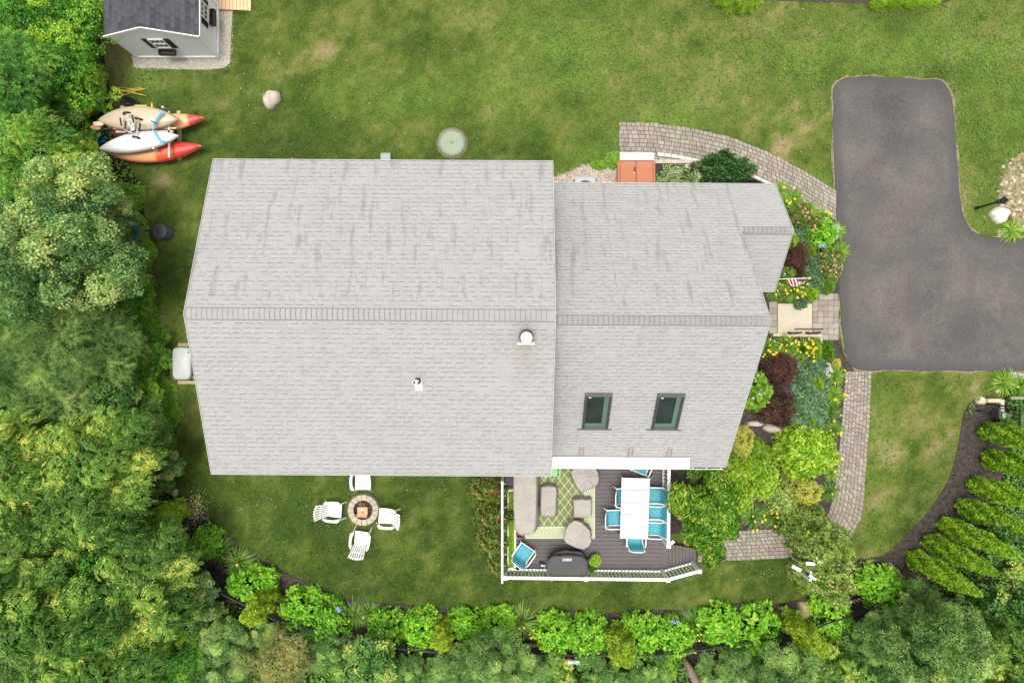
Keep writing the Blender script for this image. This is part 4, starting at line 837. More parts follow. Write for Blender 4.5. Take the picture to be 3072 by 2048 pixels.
redrim = M('red_rim', (.35,.06,.05), .5); grrim = M('grey_rim', (.30,.30,.28), .5)
hull('kayak', 'peach kayak with a red nose, lowest on the upper side of the rack', (345,392), (613,354), .60, .50, flame2, rimcol=redrim, depth=.2)
hull('kayak', 'yellow orange kayak fading to a red nose, lowest on the lower side of the rack', (318,458), (606,438), .66, .45, flame1, rimcol=redrim, depth=.22, camber=-.1)
hull('kayak', 'dark maroon kayak in the middle of the rack under the carts', (330,398), (535,408), .45, .62, mar, depth=.18)
hull('kayak', 'tan kayak upside down on top of the rack', (296,362), (536,360), .80, .95, tanM, rimcol=redrim, depth=.24, camber=.05)
hull('kayak', 'white kayak upside down on top of the rack', (299,448), (536,408), .62, .92, whM, rimcol=grrim, depth=.22, camber=.02)
galv = M('galvanised', (.45,.44,.40), .5, .12, 10); tbr = M('rack_timber', (.45,.38,.28), .85, .2, 10); rack = thing('kayak_rack', 'timber and metal post rack carrying the pile of kayaks', 'rack', P(450,400))
for px, py, h_ in ((372,401,.8),(508,335,.45),(508,401,1.05),(508,470,1.05)): into(MB().tube([P(px,py), P(px,py)+Vector((0,0,h_))], .045, 10), rack, 'post', galv)
for px, z, a_, b_ in ((372,.40,372,430),(508,.40,335,470),(508,.86,345,474)): into(MB().bar(P(px,a_,z), P(px,b_,z), .06, .06), rack, 'arm', galv)
into(MB().bar(P(350,396,.84), P(520,396,.84), .08, .10), rack, 'beam', tbr); into(MB().bar(P(340,388,.84), P(530,385,.84), .05, .05), rack, 'beam', tbr)
into(MB().bar(P(400,480,.05), P(400,330,.05), .12, .1), rack, 'foot', tbr); into(MB().bar(P(538,482,.05), P(538,334,.05), .12, .1), rack, 'foot', tbr)
ntube = M('noodle_blue', (.16,.46,.62), .6, .06); nd = thing('foam_tube', 'pale blue foam tube strapped across the kayaks', 'foam tube', P(462,390))
into(MB().tube([P(483,340,1.30), P(470,355,1.28), P(460,372,1.27), P(460,390,1.24), P(466,405,1.24), P(478,420,1.22), P(492,429,1.20)], .036, 10), nd, 'tube', ntube, smooth=True)
into(MB().tube([P(480,428,1.22), P(493,424,1.20), P(497,428,1.18), P(484,436,1.18)], .028, 8), nd, 'end_flap', ntube, smooth=True); into(MB().tube([P(484,333,1.24), P(488,345,1.25)], .028, 8), nd, 'tied_end', ntube)
into(MB().tube([P(454,363,1.31), P(468,371,1.31)], .016, 6), nd, 'strap', shut); into(MB().tube([P(454,387,1.27), P(466,391,1.28)], .012, 6), nd, 'strap', shut)
tyre = M('tyre_rubber', (.045,.035,.04), .8, .2); tube_w = M('cart_tube', (.62,.60,.58), .35, .05)
def cart(px, py, rz, label, z=1.22):
    t_ = thing('kayak_cart', label, 'cart', P(px,py,z), rz, 'two wheeled kayak carts')
    for s in (-1, 1):
        wv = MB(); wv.tube([(0,s*.30-.025*s,.0),(0,s*.30+.025*s,.0)], .125, 20); w_o = wv.build('wheel', tyre, t_, local=True, bevel=.012); w_o.rotation_euler = (0,0,0)
        MB().tube([(0,s*.30-.034,.0),(0,s*.30+.034,.0)], .05, 12).build('hub', tube_w, w_o, local=True)
    m = MB(); m.tube([(0,-.3,0),(0,.3,0)], .013, 8); m.tube([(-.02,-.2,0),(.12,-.2,.16),(.28,-.16,.2),(.28,.16,.2),(.12,.2,.16),(-.02,.2,0)], .016, 8); m.tube([(.02,-.14,0),(-.16,-.13,.14),(-.16,.13,.14),(.02,.14,0)], .016, 8); m.tube([(.1,-.19,.15),(.1,.19,.15)], .014, 8)
    m.build('frame', tube_w, t_, local=True); MB().tube([(-.16,-.13,.15),(-.16,.13,.15)], .026, 8).build('pad', shut, t_, local=True); MB().tube([(.27,-.13,.21),(.27,.13,.21)], .026, 8).build('pad', shut, t_, local=True)
    return t_
cart(385, 368, R(10), 'wheeled kayak cart standing on the tan kayak, upper wheel of the pair'); cart(412, 385, R(172), 'wheeled kayak cart lying across the middle between the tan and white kayaks')
bladeM = M('paddle_blade', (.60,.56,.54), .5, .05); pk = M('paddle_pink', (.62,.36,.27), .5); yl = M('paddle_yellow', (.68,.48,.07), .5, .08)
def paddle(label, a, b, z, m1, m2, sh, bl=.34, bw=.15):
    A_, B_ = P(*a, z), P(*b, z); d = (B_-A_).normalized(); s = Vector((-d.y, d.x, 0)); t_ = thing('paddle', label, 'paddle', A_)
    into(MB().tube([A_, B_], .014, 8), t_, 'shaft', sh)
    for q, dd, mm_ in ((A_, -d, m1), (B_, d, m2)):
        pts = [q+dd*(u*bl)+s*(v*bw/2*(math.sin(math.pi*min(u*.8+.12, 1))**.6)) for v, us in ((1, (0,.25,.5,.75,1)), (-1, (1,.75,.5,.25,0))) for u in us]; pts = [Vector((p.x, p.y, z)) for p in pts]
        me = MB(); n = len(pts); c_ = sum(pts, Vector())/n; me.add([c_+Vector((0,0,.012))]+pts+[c_-Vector((0,0,.012))], [(0, 1+i, 1+(i+1) % n) for i in range(n)]+[(n+1, 1+(i+1) % n, 1+i) for i in range(n)]); into(me, t_, 'blade', mm_)
    return t_
paddle('white bladed paddle lying between the two top kayaks', (310,372), (430,378), 1.0, M('blade_cream', (.62,.46,.33), .5), bladeM, shut); paddle('tan bladed paddle at the left end of the rack', (302,384), (395,396), .9, M('blade_orange', (.48,.24,.12), .6), bladeM, drm)
paddle('pink bladed paddle beside the black sled above the tan kayak', (372,322), (410,323), .35, pk, yl, M('shaft_white', (.6,.6,.55), .4), .14, .11)
tag(MB().prism([(p[0], p[1]) for p in PP([(392,376),(399,366),(403,376),(403,390),(398,394),(392,390)][::-1], 1.3)], 1.27, 1.31).build('seat_pad', plast, loc=P(398,382,1.27), bevel=.015), 'white boat shaped seat pad among the cart frames', 'pad')
yt = thing('yellow_toy', 'yellow plastic handles above the tan kayak', 'toy', P(425,320)); into(MB().box(P(418,318,.3), (.32,.06,.05)), yt, 'bar', yl, bevel=.015); into(MB().box(P(432,319,.32), (.2,.07,.06), rz=.1), yt, 'grip', yl, bevel=.015); into(MB().tube([P(456,323,.3), P(456,309,.34)], [.04,.025], 8), yt, 'handle', yl)
sld = thing('sled', 'black plastic sled lying above the kayaks', 'sled', P(388,306)); so_ = smooth_poly([(362,314),(366,294),(376,289),(400,296),(410,303),(417,313),(400,321),(362,320)], 40, 1); g1 = np.array([tuple(P(a, b, .15))[:2] for a, b in so_]); cc = g1.mean(0)
m = MB(); rr = [(.9,.02),(1.0,.17),(1.0,.19),(.92,.18),(.80,.06),(0,.05)]; m.add([(cc[0]+(p[0]-cc[0])*r, cc[1]+(p[1]-cc[1])*r, z) for r, z in rr for p in g1], [(i*40+k, (i+1)*40+k, (i+1)*40+(k+1) % 40, i*40+(k+1) % 40) for i in range(5) for k in range(40)]); into(m, sld, 'shell', M('sled_black', (.03,.03,.032), .4, .2), smooth=True)
into(MB().tube([P(375,305,.13), P(400,300,.14)], .02, 6), sld, 'rib', shut)
for i, (a, b) in enumerate([((345,274),(425,264)),((348,276),(430,270)),((352,270),(424,284)),((350,282),(420,262)),((356,268),(438,288)),((345,294),(410,272)),((360,262),(400,268)),((392,278),(432,286)),((380,272),(436,266))]):
    o = MB().tube([P(*a, .03+.02*i), P(*b, .05+.018*i)], .011, 6).build('marker_stake', yl if i != 4 else M('stake_white', (.66,.6,.4), .6), loc=P(*a)); tag(o, ['%s thin yellow marker stake in the loose bundle near the shed' % k for k in ('lowest','second','long crossing','steeply crossing','pale crossing','outermost lower','short upper','short right hand','topmost')][i], 'stake', 'yellow marker stakes heaped on the bare soil')
hp = MB()
for k in range(4): hp.tube([P(275,328,.25+.03*k)+Vector((math.cos(a)*(.19-.02*k), math.sin(a)*(.19-.03*k)*.9, .04*math.sin(a+k))) for a in np.linspace(0, 6.2, 24)], .012, 6)
tag(hp.build('wire_hoop', M('rust_wire', (.30,.10,.05), .8, .3), loc=P(275,328)), 'rusty red wire coil at the edge of the woods left of the sled', 'coil')
bt = thing('tarp', 'crumpled bright blue tarp in the leaves left of the kayaks', 'tarp', P(293,415)); bl_ = M('tarp_blue', (.02,.16,.42), .4, .2)
V = []; n = 9
for i in range(n):
    for j in range(n): V.append(tuple(P(284+i*4, 398+j*4.2, .35+.14*math.sin(i*1.3+j)+.10*math.cos(j*1.9))))
into(MB().add(V, [(i*n+j, (i+1)*n+j, (i+1)*n+j+1, i*n+j+1) for i in range(n-1) for j in range(n-1) if not (3 < i and j < 3)]), bt, 'sheet', bl_, smooth=True)
# ------------------------------------------------------------------ deck
DZ = .5; dk = thing('deck', 'grey brown composite plank deck behind the house with a step at its right side', 'deck', P(1760,1560))
t = NT('composite'); o_ = t.obj(); n_ = t.noise(o_, 2.0, 3); st_ = t.noise(t.comb(t.m('MULTIPLY', t.sep(o_)[0], .5), t.m('MULTIPLY', t.sep(o_)[1], 14.)), 3, 3)
plank = t.fin(t.mix(.5, t.ramp(n_, [(.3, (.086,.074,.073)), (.7, (.126,.110,.108))]), t.ramp(st_, [(.3, (.08,.068,.066)), (.7, (.130,.112,.110))])), .65, .3)
x0, x1 = P(1512,0,DZ).x, P(1992,0,DZ).x; yy = P(0,1716,DZ).y; m = MB(); i = 0
while yy+i*.1315 < -3.4: m.box(((x0+x1)/2, yy+.06+i*.1315, DZ-.015), (x1-x0-.02, .1225, .03)); i += 1
into(m, dk, 'deck_boards', plank); sp_ = [(1995,1632),(2070,1640),(2088,1645),(2088,1688),(1996,1712)]; pb_ = PP(sp_, DZ-.02); m = MB()
for i in range(9):
    a = 1996+i*10.3; b = a+9.2; top = 1630+ (a-1996)*.17; bot = 1712-(a-1996)*.27; m.prism([tuple(p) for p in PP([(a,bot),(b,bot-(b-a)*.27),(b,top),(a,top)], DZ-.02)], DZ-.05, DZ-.018)
into(m, dk, 'side_boards', plank); into(MB().bar(P(1992,1713,DZ-.005)+Vector((0,0,0)), P(1992,1400,DZ-.005), .11, .03), dk, 'divider_board', plank)
brn = M('fascia_brown', (.20,.07,.045), .7, .15); m = MB(); m.box(((x0+x1)/2,(yy-3.5)/2,DZ/2-.03),(x1-x0-.1,abs(yy+3.5)-.1,DZ-.06)); m.prism([tuple(p) for p in PP([(1996,1706),(2082,1682),(2082,1646),(1996,1634)], DZ-.06)], 0, DZ-.06)
m.box(((x0+x1)/2, yy+.03, DZ-.15),(x1-x0,.03,.2)); into(m, dk, 'skirt', brn)
wt = M('rail_white', (.80,.79,.76), .4, .03)
def railing(label, a, b, z0_, z1_, nb, posts, top_w=.10):
    a, b = Vector((*a, 0)), Vector((*b, 0)); t_ = thing('railing', label, 'railing', (*(a+b).xy/2, DZ), 0, 'white deck railings')
    up = lambda p, z: Vector((p.x, p.y, z)); into(MB().bar(up(a,z1_), up(b,z1_), top_w, .05), t_, 'top_rail', wt, bevel=.008); into(MB().bar(up(a,z0_), up(b,z0_), .06, .05), t_, 'bottom_rail', wt)
    for i in range(nb):
        q = a.lerp(b, (i+.5)/nb); into(MB().box(up(q,(z0_+z1_)/2), (.034,.034,z1_-z0_-.05)), t_, 'baluster', wt)
    for f_ in posts:
        q = a.lerp(b, f_); po = into(MB().box(up(q,(DZ+z1_+.02)/2), (.10,.10,z1_+.04-DZ)), t_, 'post', wt); into(MB().box(up(q,z1_+.055), (.135,.135,.03)), po, 'post_cap', wt, bevel=.01)
    return t_
ZT = 1.40; pr_ = lambda px, py: tuple(P(px, py, ZT))[:2]
railing('long white railing along the bottom edge of the deck', pr_(1515,1732), pr_(2003,1738), .60, ZT, 44, (0,.497,1))
railing('short angled white railing at the lower right corner of the deck', pr_(2003,1738), pr_(2098,1712), .60, ZT, 9, (1,))
railing('white railing along the right side of the deck beside the dining chairs', pr_(2007,1400), pr_(2005,1636), .60, ZT, 21, (1,))
railing('stub of white railing turning right at the top of the deck step', pr_(2005,1634), pr_(2022,1622), .60, ZT, 1, ())
# trellis at left
tr = thing('trellis', 'tall white garden trellis standing edge on at the left side of the deck', 'trellis', (-.28,-5.9,0)); tx = -.30
for y in (-7.18, -6.2, -5.2, -4.3): into(MB().box((tx,y,1.25), (.075,.075,2.5)), tr, 'post', wt)
for z, w_ in ((2.5,.055),(1.9,.03),(1.3,.03),(.7,.04)): into(MB().bar((tx,-7.22 if z < 2 else -7.36,z),(tx,-4.3,z), w_, .05), tr, 'rail', wt)
m = MB()
for i in range(14): y = -7.1+i*.2; m.bar((tx+.02,y,.7),(tx+.02,y+.6 if y+.6 < -4.4 else -4.4,1.9), .012, .02); m.bar((tx-.02,min(y+.6,-4.4),.7),(tx-.02,y,1.9), .012, .02)
for i in range(8): y = -7.0+i*.36; m.bar((tx+.02,y,1.92),(tx+.10,y+.14,2.45), .012, .025)
into(m, tr, 'lattice', wt)
hang = thing('wire_hoop', 'thin white oval wire hoop among the rose leaves left of the trellis', 'hoop', P(1470,1654)); into(MB().tube([P(1470,1654,1.0)+Vector((.035*math.cos(a), .19*math.sin(a), .1*math.cos(a))) for a in np.linspace(0,6.28,24)], .007, 6), hang, 'ring', M('pale_wire', (.6,.6,.55), .5)); into(MB().tube([P(1470,1654,1.0)+Vector((.02*math.cos(a)+.01, .13*math.sin(a), 0)) for a in np.linspace(0,6.28,20)], .005, 6), hang, 'inner_ring', M('pale_wire', (.6,.6,.55), .5))
# planter
pl = thing('planter_box', 'long narrow white planter box along the left deck edge', 'planter', (.0,-6.5,DZ)); zt = .82; bx0, bx1 = P(1524,0,zt).x, P(1545,0,zt).x; by0, by1 = P(0,1704,zt).y, P(0,1470,zt).y
m = MB(); m.box((bx1,(by0+by1)/2,DZ+.17),(.055,by1-by0,.34)); m.box((bx0,(by0+by1)/2,DZ+.17),(.035,by1-by0,.34)); m.box(((bx0+bx1)/2,by0,DZ+.17),(bx1-bx0+.06,.055,.34)); m.box(((bx0+bx1)/2,by1,DZ+.17),(bx1-bx0+.06,.05,.34)); into(m, pl, 'box', wt); into(MB().box(((bx0+bx1)/2,(by0+by1)/2,DZ+.14),(bx1-bx0,by1-by0-.06,.24)), pl, 'soil', soil)
# rug
RZ = DZ+.012; ra, rb = P(1574,1616,RZ), P(1786,1330,RZ); rc = (ra+rb)/2; rw_, rh_ = abs(rb.x-ra.x)/2, abs(rb.y-ra.y)/2
t = NT('outdoor_rug'); x, y, z = t.sep(t.obj()); ax, ay = t.m('ABSOLUTE', x), t.m('ABSOLUTE', y); fw, fh = rw_-.36, rh_-.40
inx = t.m('LESS_THAN', ax, fw); iny = t.m('LESS_THAN', ay, fh); field = t.m('MULTIPLY', inx, iny)
def dline(sg_): return t.m('LESS_THAN', t.m('FRACT', t.m('ADD', t.m('DIVIDE', x, .27), t.m('MULTIPLY', t.m('DIVIDE', y, .36), sg_))), .075)
lat = t.m('MAXIMUM', dline(1.), dline(-1.)); gcol = t.ramp(t.noise(t.obj(), 3, 3), [(.3, (.15,.18,.055)), (.7, (.20,.225,.075))]); cream = (.55,.56,.46)
fc = t.mix(lat, gcol, cream); dx = t.m('SUBTRACT', ax, fw); dy = t.m('SUBTRACT', ay, fh)
fr1 = t.m('ABSOLUTE', t.m('SUBTRACT', t.m('FRACT', t.m('DIVIDE', x, .85)), .5)); fr2 = t.m('ABSOLUTE', t.m('SUBTRACT', t.m('FRACT', t.m('ADD', t.m('DIVIDE', y, .85), .5)), .5))
sel = t.m('GREATER_THAN', dy, dx); al = t.m('ADD', t.m('MULTIPLY', sel, fr1), t.m('MULTIPLY', t.m('SUBTRACT', 1., sel), fr2)); ac_ = t.m('MAXIMUM', dx, dy)
lf = t.m('ADD', t.m('MULTIPLY', t.m('POWER', al, 1.3), 12.), t.m('MULTIPLY', t.m('ABSOLUTE', t.m('SUBTRACT', ac_, .18)), 15.)); st2 = t.m('LESS_THAN', t.m('FRACT', lf), .52)
bc = t.mix(st2, (.25,.30,.085), cream); ln = t.m('MULTIPLY', t.m('GREATER_THAN', ac_, -.0), t.m('LESS_THAN', ac_, .022)); bc = t.mix(ln, bc, (.70,.71,.62)); ed = t.m('MAXIMUM', t.m('GREATER_THAN', ax, rw_-.02), t.m('GREATER_THAN', ay, rh_-.02)); ed2 = t.m('MAXIMUM', t.m('GREATER_THAN', ax, rw_-.045), t.m('GREATER_THAN', ay, rh_-.045))
col = t.mix(field, bc, fc); col = t.mix(ed2, col, cream); col = t.mix(ed, col, (.19,.22,.07)); rug_m = t.fin(col, .85, .15)
tag(MB().box((rc.x,rc.y,DZ+.006),(rw_*2,rh_*2,.008), rz=0).build('rug', rug_m, loc=(rc.x,rc.y,DZ)), 'green and cream patterned outdoor rug with palm leaf borders on the deck', 'rug')
# fabric covers
t = NT('cover_fabric'); o_ = t.obj(); c_ = t.ramp(t.noise(o_, 2.2, 4), [(.3, (.335,.30,.272)), (.7, (.41,.37,.335))]); t.bump(t.noise(t.comb(t.m('MULTIPLY', t.sep(o_)[0], 1.), t.m('MULTIPLY', t.sep(o_)[1], 2.)), 4, 5, .65), .9, .09); cov = t.fin(c_, .85, .15)
t = NT('dark_cover_fabric'); o_ = t.obj(); c_ = t.ramp(t.noise(o_, 2.2, 4), [(.3, (.058,.056,.056)), (.7, (.080,.078,.077))]); t.bump(t.noise(o_, 7, 4, .6), .6, .05); dcov = t.fin(c_, .7, .25)
def drape(t_, name, bot, top, z1_, mat, it=1, z0_=DZ+.02, seed=1, fold=.025, tops=.0, nf=9, crown_=.03, mid=.0):
    """cloth cover: bottom and top outlines in pixels (read at their own heights)"""
    n = 84; g = np.random.default_rng(seed); B = smooth_poly(PP(bot, z0_), n, it); T = smooth_poly(PP(top, z1_), n, it); k0 = 0
    # align starts
    cB, cT = B.mean(0), T.mean(0); aB = np.argmin(np.abs(np.arctan2(*(B-cB).T[::-1])-1.)); aT = np.argmin(np.abs(np.arctan2(*(T-cT).T[::-1])-1.)); B = np.roll(B, -aB, 0); T = np.roll(T, -aT, 0)
    u = np.arange(n)/n*2*np.pi; ph = g.uniform(0, 6.28, 4); wr = (np.sin(nf*u+ph[0])*.5+np.sin((nf*2+1)*u+ph[1])*.35+np.sin((nf//2+2)*u+ph[2])*.5)
    V = []; prof = [(0,0),(.25,.25),(.45,.55),(.7,.82),(.93,.965),(1,1.0)]
    for k, (q, zz) in enumerate(prof):
        ring = B*(1-q)+T*q; c_ = ring.mean(0); d = nrm(ring-c_); amp = fold*(1-q)+.004; ring = ring+d*(wr*amp)[:, None]; z = z0_+(z1_-z0_)*zz
        V += [(x, y, z) for x, y in ring]
    for q, dz in ((.9,.012),(.7,.02),(.4,crown_),(.15,crown_)):
        ring = T.mean(0)+(T-T.mean(0))*q; V += [(x, y, z1_+dz+tops*math.sin(nf*u_+ph[3])*q*.5) for (x, y), u_ in zip(ring, u)]
    V.append((*T.mean(0), z1_+crown_)); nr = len(prof)+4
    ar = np.sum(B[:, 0]*np.roll(B[:, 1], -1)-np.roll(B[:, 0], -1)*B[:, 1]); F_ = [(i*n+k, i*n+(k+1) % n, (i+1)*n+(k+1) % n, (i+1)*n+k) for i in range(nr-1) for k in range(n)]+[((nr-1)*n+k, (nr-1)*n+(k+1) % n, nr*n) for k in range(n)]
    if ar < 0: F_ = [f_[::-1] for f_ in F_]
    return into(MB().add(V, F_), t_, name, mat, smooth=True)
def covered(nm, label, cat, c_, parts, group='beige covered deck furniture'):
    t_ = thing(nm, label, cat, P(*c_, DZ), 0, group)
    for p in parts: drape(t_, 'fabric_cover', *p[:3], cov, seed=p[3], **(p[4] if len(p) > 4 else {}))
    return t_
covered('covered_sofa', 'long sofa under a beige fabric cover along the left side of the deck', 'sofa', (1575,1500), [([(1540,1390),(1613,1390),(1619,1430),(1617,1500),(1620,1575),(1606,1592),(1570,1604),(1545,1580),(1541,1500)], [(1541,1380),(1608,1380),(1609,1500),(1606,1575),(1600,1598),(1560,1604),(1543,1585),(1540,1500)], 1.30, 1, dict(fold=.02, it=0, z0_=DZ+.05))])
covered('covered_table', 'narrow oblong coffee table under a beige cover beside the covered sofa', 'table', (1645,1500), [([(1616,1458),(1632,1445),(1668,1448),(1674,1462),(1673,1545),(1660,1552),(1632,1553),(1617,1538)], [(1625,1459),(1666,1459),(1669,1475),(1665,1544),(1660,1546),(1624,1545),(1622,1530)], .98, 2, dict(fold=.018, it=0))])
covered('covered_stool', 'square footstool under a beige cover in the middle of the rug', 'stool', (1745,1523), [([(1716,1490),(1730,1484),(1772,1486),(1776,1500),(1774,1546),(1765,1550),(1722,1552),(1716,1540)], [(1720,1498),(1774,1498),(1773,1550),(1723,1551)], .98, 3, dict(fold=.015, it=0))])
covered('covered_armchair', 'lumpy armchair under a beige cover at the upper right of the rug', 'armchair', (1755,1440), [([(1712,1410),(1730,1398),(1775,1395),(1795,1410),(1798,1440),(1780,1462),(1745,1476),(1728,1460),(1715,1435)], [(1711,1415),(1722,1401),(1750,1398),(1783,1402),(1795,1418),(1796,1438),(1790,1453),(1765,1468),(1744,1476),(1728,1455)], 1.15, 4, dict(fold=.035, tops=.05, nf=7, crown_=.1)), ([(1775,1396),(1788,1400),(1799,1440),(1786,1450)], [(1783,1402),(1790,1407),(1797,1430),(1789,1442)], 1.0, 7)])
covered('covered_armchair', 'rounded armchair under a beige cover at the lower right of the rug', 'armchair', (1735,1605), [([(1722,1558),(1745,1556),(1768,1572),(1776,1600),(1765,1630),(1735,1640),(1700,1625),(1695,1600),(1705,1572)], [(1722,1559),(1745,1567),(1768,1590),(1774,1618),(1768,1636),(1752,1648),(1722,1640),(1696,1625),(1691,1615),(1697,1590),(1707,1570)], 1.2, 5, dict(fold=.03, tops=.03, nf=6, crown_=.08))])
# grill
gr = thing('covered_grill', 'large barbecue grill under a fitted charcoal cover at the bottom rail', 'grill', P(1700,1680,DZ))
drape(gr, 'fabric_cover', [(1643,1672),(1665,1655),(1700,1650),(1745,1654),(1762,1672),(1764,1700),(1755,1716),(1650,1716),(1640,1700)], [(1641,1680),(1655,1668),(1700,1664),(1745,1668),(1762,1680),(1764,1708),(1762,1720),(1735,1725),(1670,1725),(1643,1720),(1641,1705)], 1.55, dcov, fold=.03, seed=8, nf=7, crown_=.05)
drape(gr, 'front_fold', [(1648,1668),(1664,1650),(1700,1645),(1745,1650),(1757,1668),(1740,1680),(1660,1680)], [(1652,1668),(1668,1655),(1700,1650),(1742,1655),(1755,1668),(1740,1676),(1662,1676)], 1.25, dcov, fold=.02, seed=9, crown_=.02)
tc = bpy.data.curves.new('lettering', 'FONT'); tc.body = 'SABER'; tc.size = .115; tc.align_x = 'CENTER'; tc.extrude = .002; tc.space_character = .95; to = bpy.data.objects.new('lettering', tc); C.objects.link(to); bpy.context.view_layer.update()
me_ = bpy.data.meshes.new_from_object(to); bpy.data.objects.remove(to); lo = bpy.data.objects.new('lettering', me_); C.objects.link(lo); me_.materials.append(M('logo_white', (.75,.75,.75), .6)); lo.parent = gr; q = P(1702,1682,1.625)-gr.location; lo.location = q; lo.scale = (1,1.15,1)
br = thing('grill_brush', 'long handled brush with a dark blue head standing on the deck left of the grill', 'brush', P(1627,1692,DZ))
into(MB().tube([P(1629,1694,DZ+.10), P(1656,1742,1.65)], .012, 8), br, 'handle', M('alu', (.62,.62,.62), .35)); into(MB().box(P(1626,1690,DZ+.08), (.20,.09,.12), rz=-.15), br, 'head', M('brush_blue', (.02,.03,.09), .6), bevel=.02); into(MB().box(P(1630,1696,DZ+.13), (.16,.06,.06), rz=-.1), br, 'collar', plast, bevel=.02)
# dining table
tb_ = thing('dining_table', 'long white slatted dining table on the deck', 'table', P(1840,1528,DZ)); z = DZ+.75
ct = [P(1865,1432,z), P(1950,1434,z), P(1944,1617,z), P(1860,1615,z)]
wtab = M('table_white', (.56,.56,.555), .4, .03); m = MB(); nsl = 5
for i in range(nsl):
    u0, u1 = i/nsl+.003, (i+1)/nsl-.003; a, b = ct[0].lerp(ct[3], u0), ct[1].lerp(ct[2], u0); c_, d = ct[1].lerp(ct[2], u1), ct[0].lerp(ct[3], u1); m.prism([tuple(p.xy) for p in (d, c_, b, a)], z-.03, z)
into(m, tb_, 'table_top', wtab, bevel=.003); wl = M('table_leg', (.42,.41,.40), .5, .05)
for a_, b_ in (((1860,1423),(1876,1442)),((1958,1425),(1945,1440)),((1853,1598),(1866,1610)),((1950,1600),(1940,1605))): into(MB().bar(P(*a_, DZ), P(*b_, z-.04), .07, .07), tb_, 'leg', wl, bevel=.006)
# sling chairs
slg = M('sling_teal', (.065,.30,.36), .6, .06, 3); fw_ = M('chair_frame', (.78,.77,.76), .35, .03)
def sling_chair():
    t_ = thing('sling_chair', 'x', 'chair')
    V = []; path = [(-.24,.42),(-.05,.40),(.16,.385),(.22,.42),(.26,.55),(.31,.74),(.34,.86)]
    for y, z_ in path:
        for x in np.linspace(-.235, .235, 5): V.append((x, y-.015*(1-(x/.235)**2)*0, z_-.02*(1-(x/.235)**2)))
    m = MB().add(V, [(i*5+j, i*5+j+1, (i+1)*5+j+1, (i+1)*5+j) for i in range(6) for j in range(4)]); o = m.build('sling', slg, t_, True, local=True); s_ = o.modifiers.new('thick', 'SOLIDIFY'); s_.thickness = .008
    for s in (-1, 1):
        m = MB(); m.tube([(s*.25, y, z_) for y, z_ in path], .015, 8); m.build('side_frame', fw_, t_, True, local=True)
        m = MB(); m.tube([(s*.29,.28,.62),(s*.31,.20,.64),(s*.31,-.16,.64),(s*.30,-.23,.62)], .019, 8); m.build('armrest', fw_, t_, True, local=True)
        MB().tube([(s*.30,-.23,.62),(s*.29,-.27,.0)], .015, 8).build('leg', fw_, t_, True, local=True); MB().tube([(s*.29,.28,.62),(s*.30,.38,.0)], .015, 8).build('leg', fw_, t_, True, local=True)
        MB().tube([(s*.25,.22,.43),(s*.30,.24,.44)], .012, 6).tube([(s*.25,-.22,.42),(s*.30,-.24,.40)], .012, 6).build('strut', fw_, t_, True, local=True)
    MB().tube([(-.25,.34,.86),(-.12,.365,.885),(.12,.365,.885),(.25,.34,.86)], .015, 8).build('top_rail', fw_, t_, True, local=True); MB().tube([(-.25,-.24,.42),(.25,-.24,.42)], .015, 8).build('front_rail', fw_, t_, True, local=True)
    return t_
ch = sling_chair(); G = 'teal sling chairs on the deck'
for i, (px, py, rz, lb) in enumerate([
    (1965,1488,R(-92),'teal sling chair pushed in at the right side of the white table, uppermost of three'),(1965,1536,R(-92),'teal sling chair pushed in at the right side of the white table, middle of three'),(1962,1584,R(-93),'teal sling chair pushed in at the right side of the white table, lowest of three'),
    (1875,1491,R(90),'teal sling chair mostly tucked under the left side of the white table'),(1845,1555,R(91),'teal sling chair half out at the left side of the white table'),
    (1907,1612,R(178),'teal sling chair tucked under the bottom end of the white table'),(1925,1398,R(-22),'teal sling chair turned askew at the top end of the white table'),(1572,1660,R(152-7),'teal sling chair alone in the lower left corner of the deck')]):
    q = P(px, py, DZ+.5); q.z = DZ
    if i == 0: ch.location = q; ch.rotation_euler.z = rz; ch['label'] = lb; ch['group'] = G
    else: dup(ch, q, rz, lb, G)
# green chair under the eave
gc = thing('plastic_chair', 'light green slatted plastic chair partly under the roof on the rug', 'chair', P(1660,1412,DZ)); gp_ = M('green_plastic', (.28,.58,.20), .4, .04); c0 = P(1655,1412,DZ+.42)
m = MB()
for i in range(8): m.box((c0.x+.0, c0.y-.14+i*.065, DZ+.42), (.40,.045,.02))
into(m, gc, 'seat', gp_); m = MB(); m.tube([(c0.x+.19,c0.y-.22,DZ+.62),(c0.x+.25,c0.y-.1,DZ+.66),(c0.x+.25,c0.y+.2,DZ+.66)], .03, 8); into(m, gc, 'armrest', gp_, smooth=True); m = MB(); m.tube([(c0.x-.19,c0.y-.22,DZ+.62),(c0.x-.25,c0.y-.1,DZ+.66),(c0.x-.25,c0.y+.2,DZ+.66)], .03, 8); into(m, gc, 'armrest', gp_, smooth=True)
for sx in (-.2,.2):
    for sy in (-.16,.26): into(MB().bar((c0.x+sx,c0.y+sy,DZ),(c0.x+sx*.95,c0.y+sy*.95,DZ+(.64 if 1 else .4)), .04,.04), gc, 'leg', gp_)
m = MB()
for i in range(5): m.bar((c0.x-.16+i*.08,c0.y+.27,DZ+.42),(c0.x-.17+i*.085,c0.y+.38,DZ+.85), .05,.02)
into(m, gc, 'backrest', gp_)
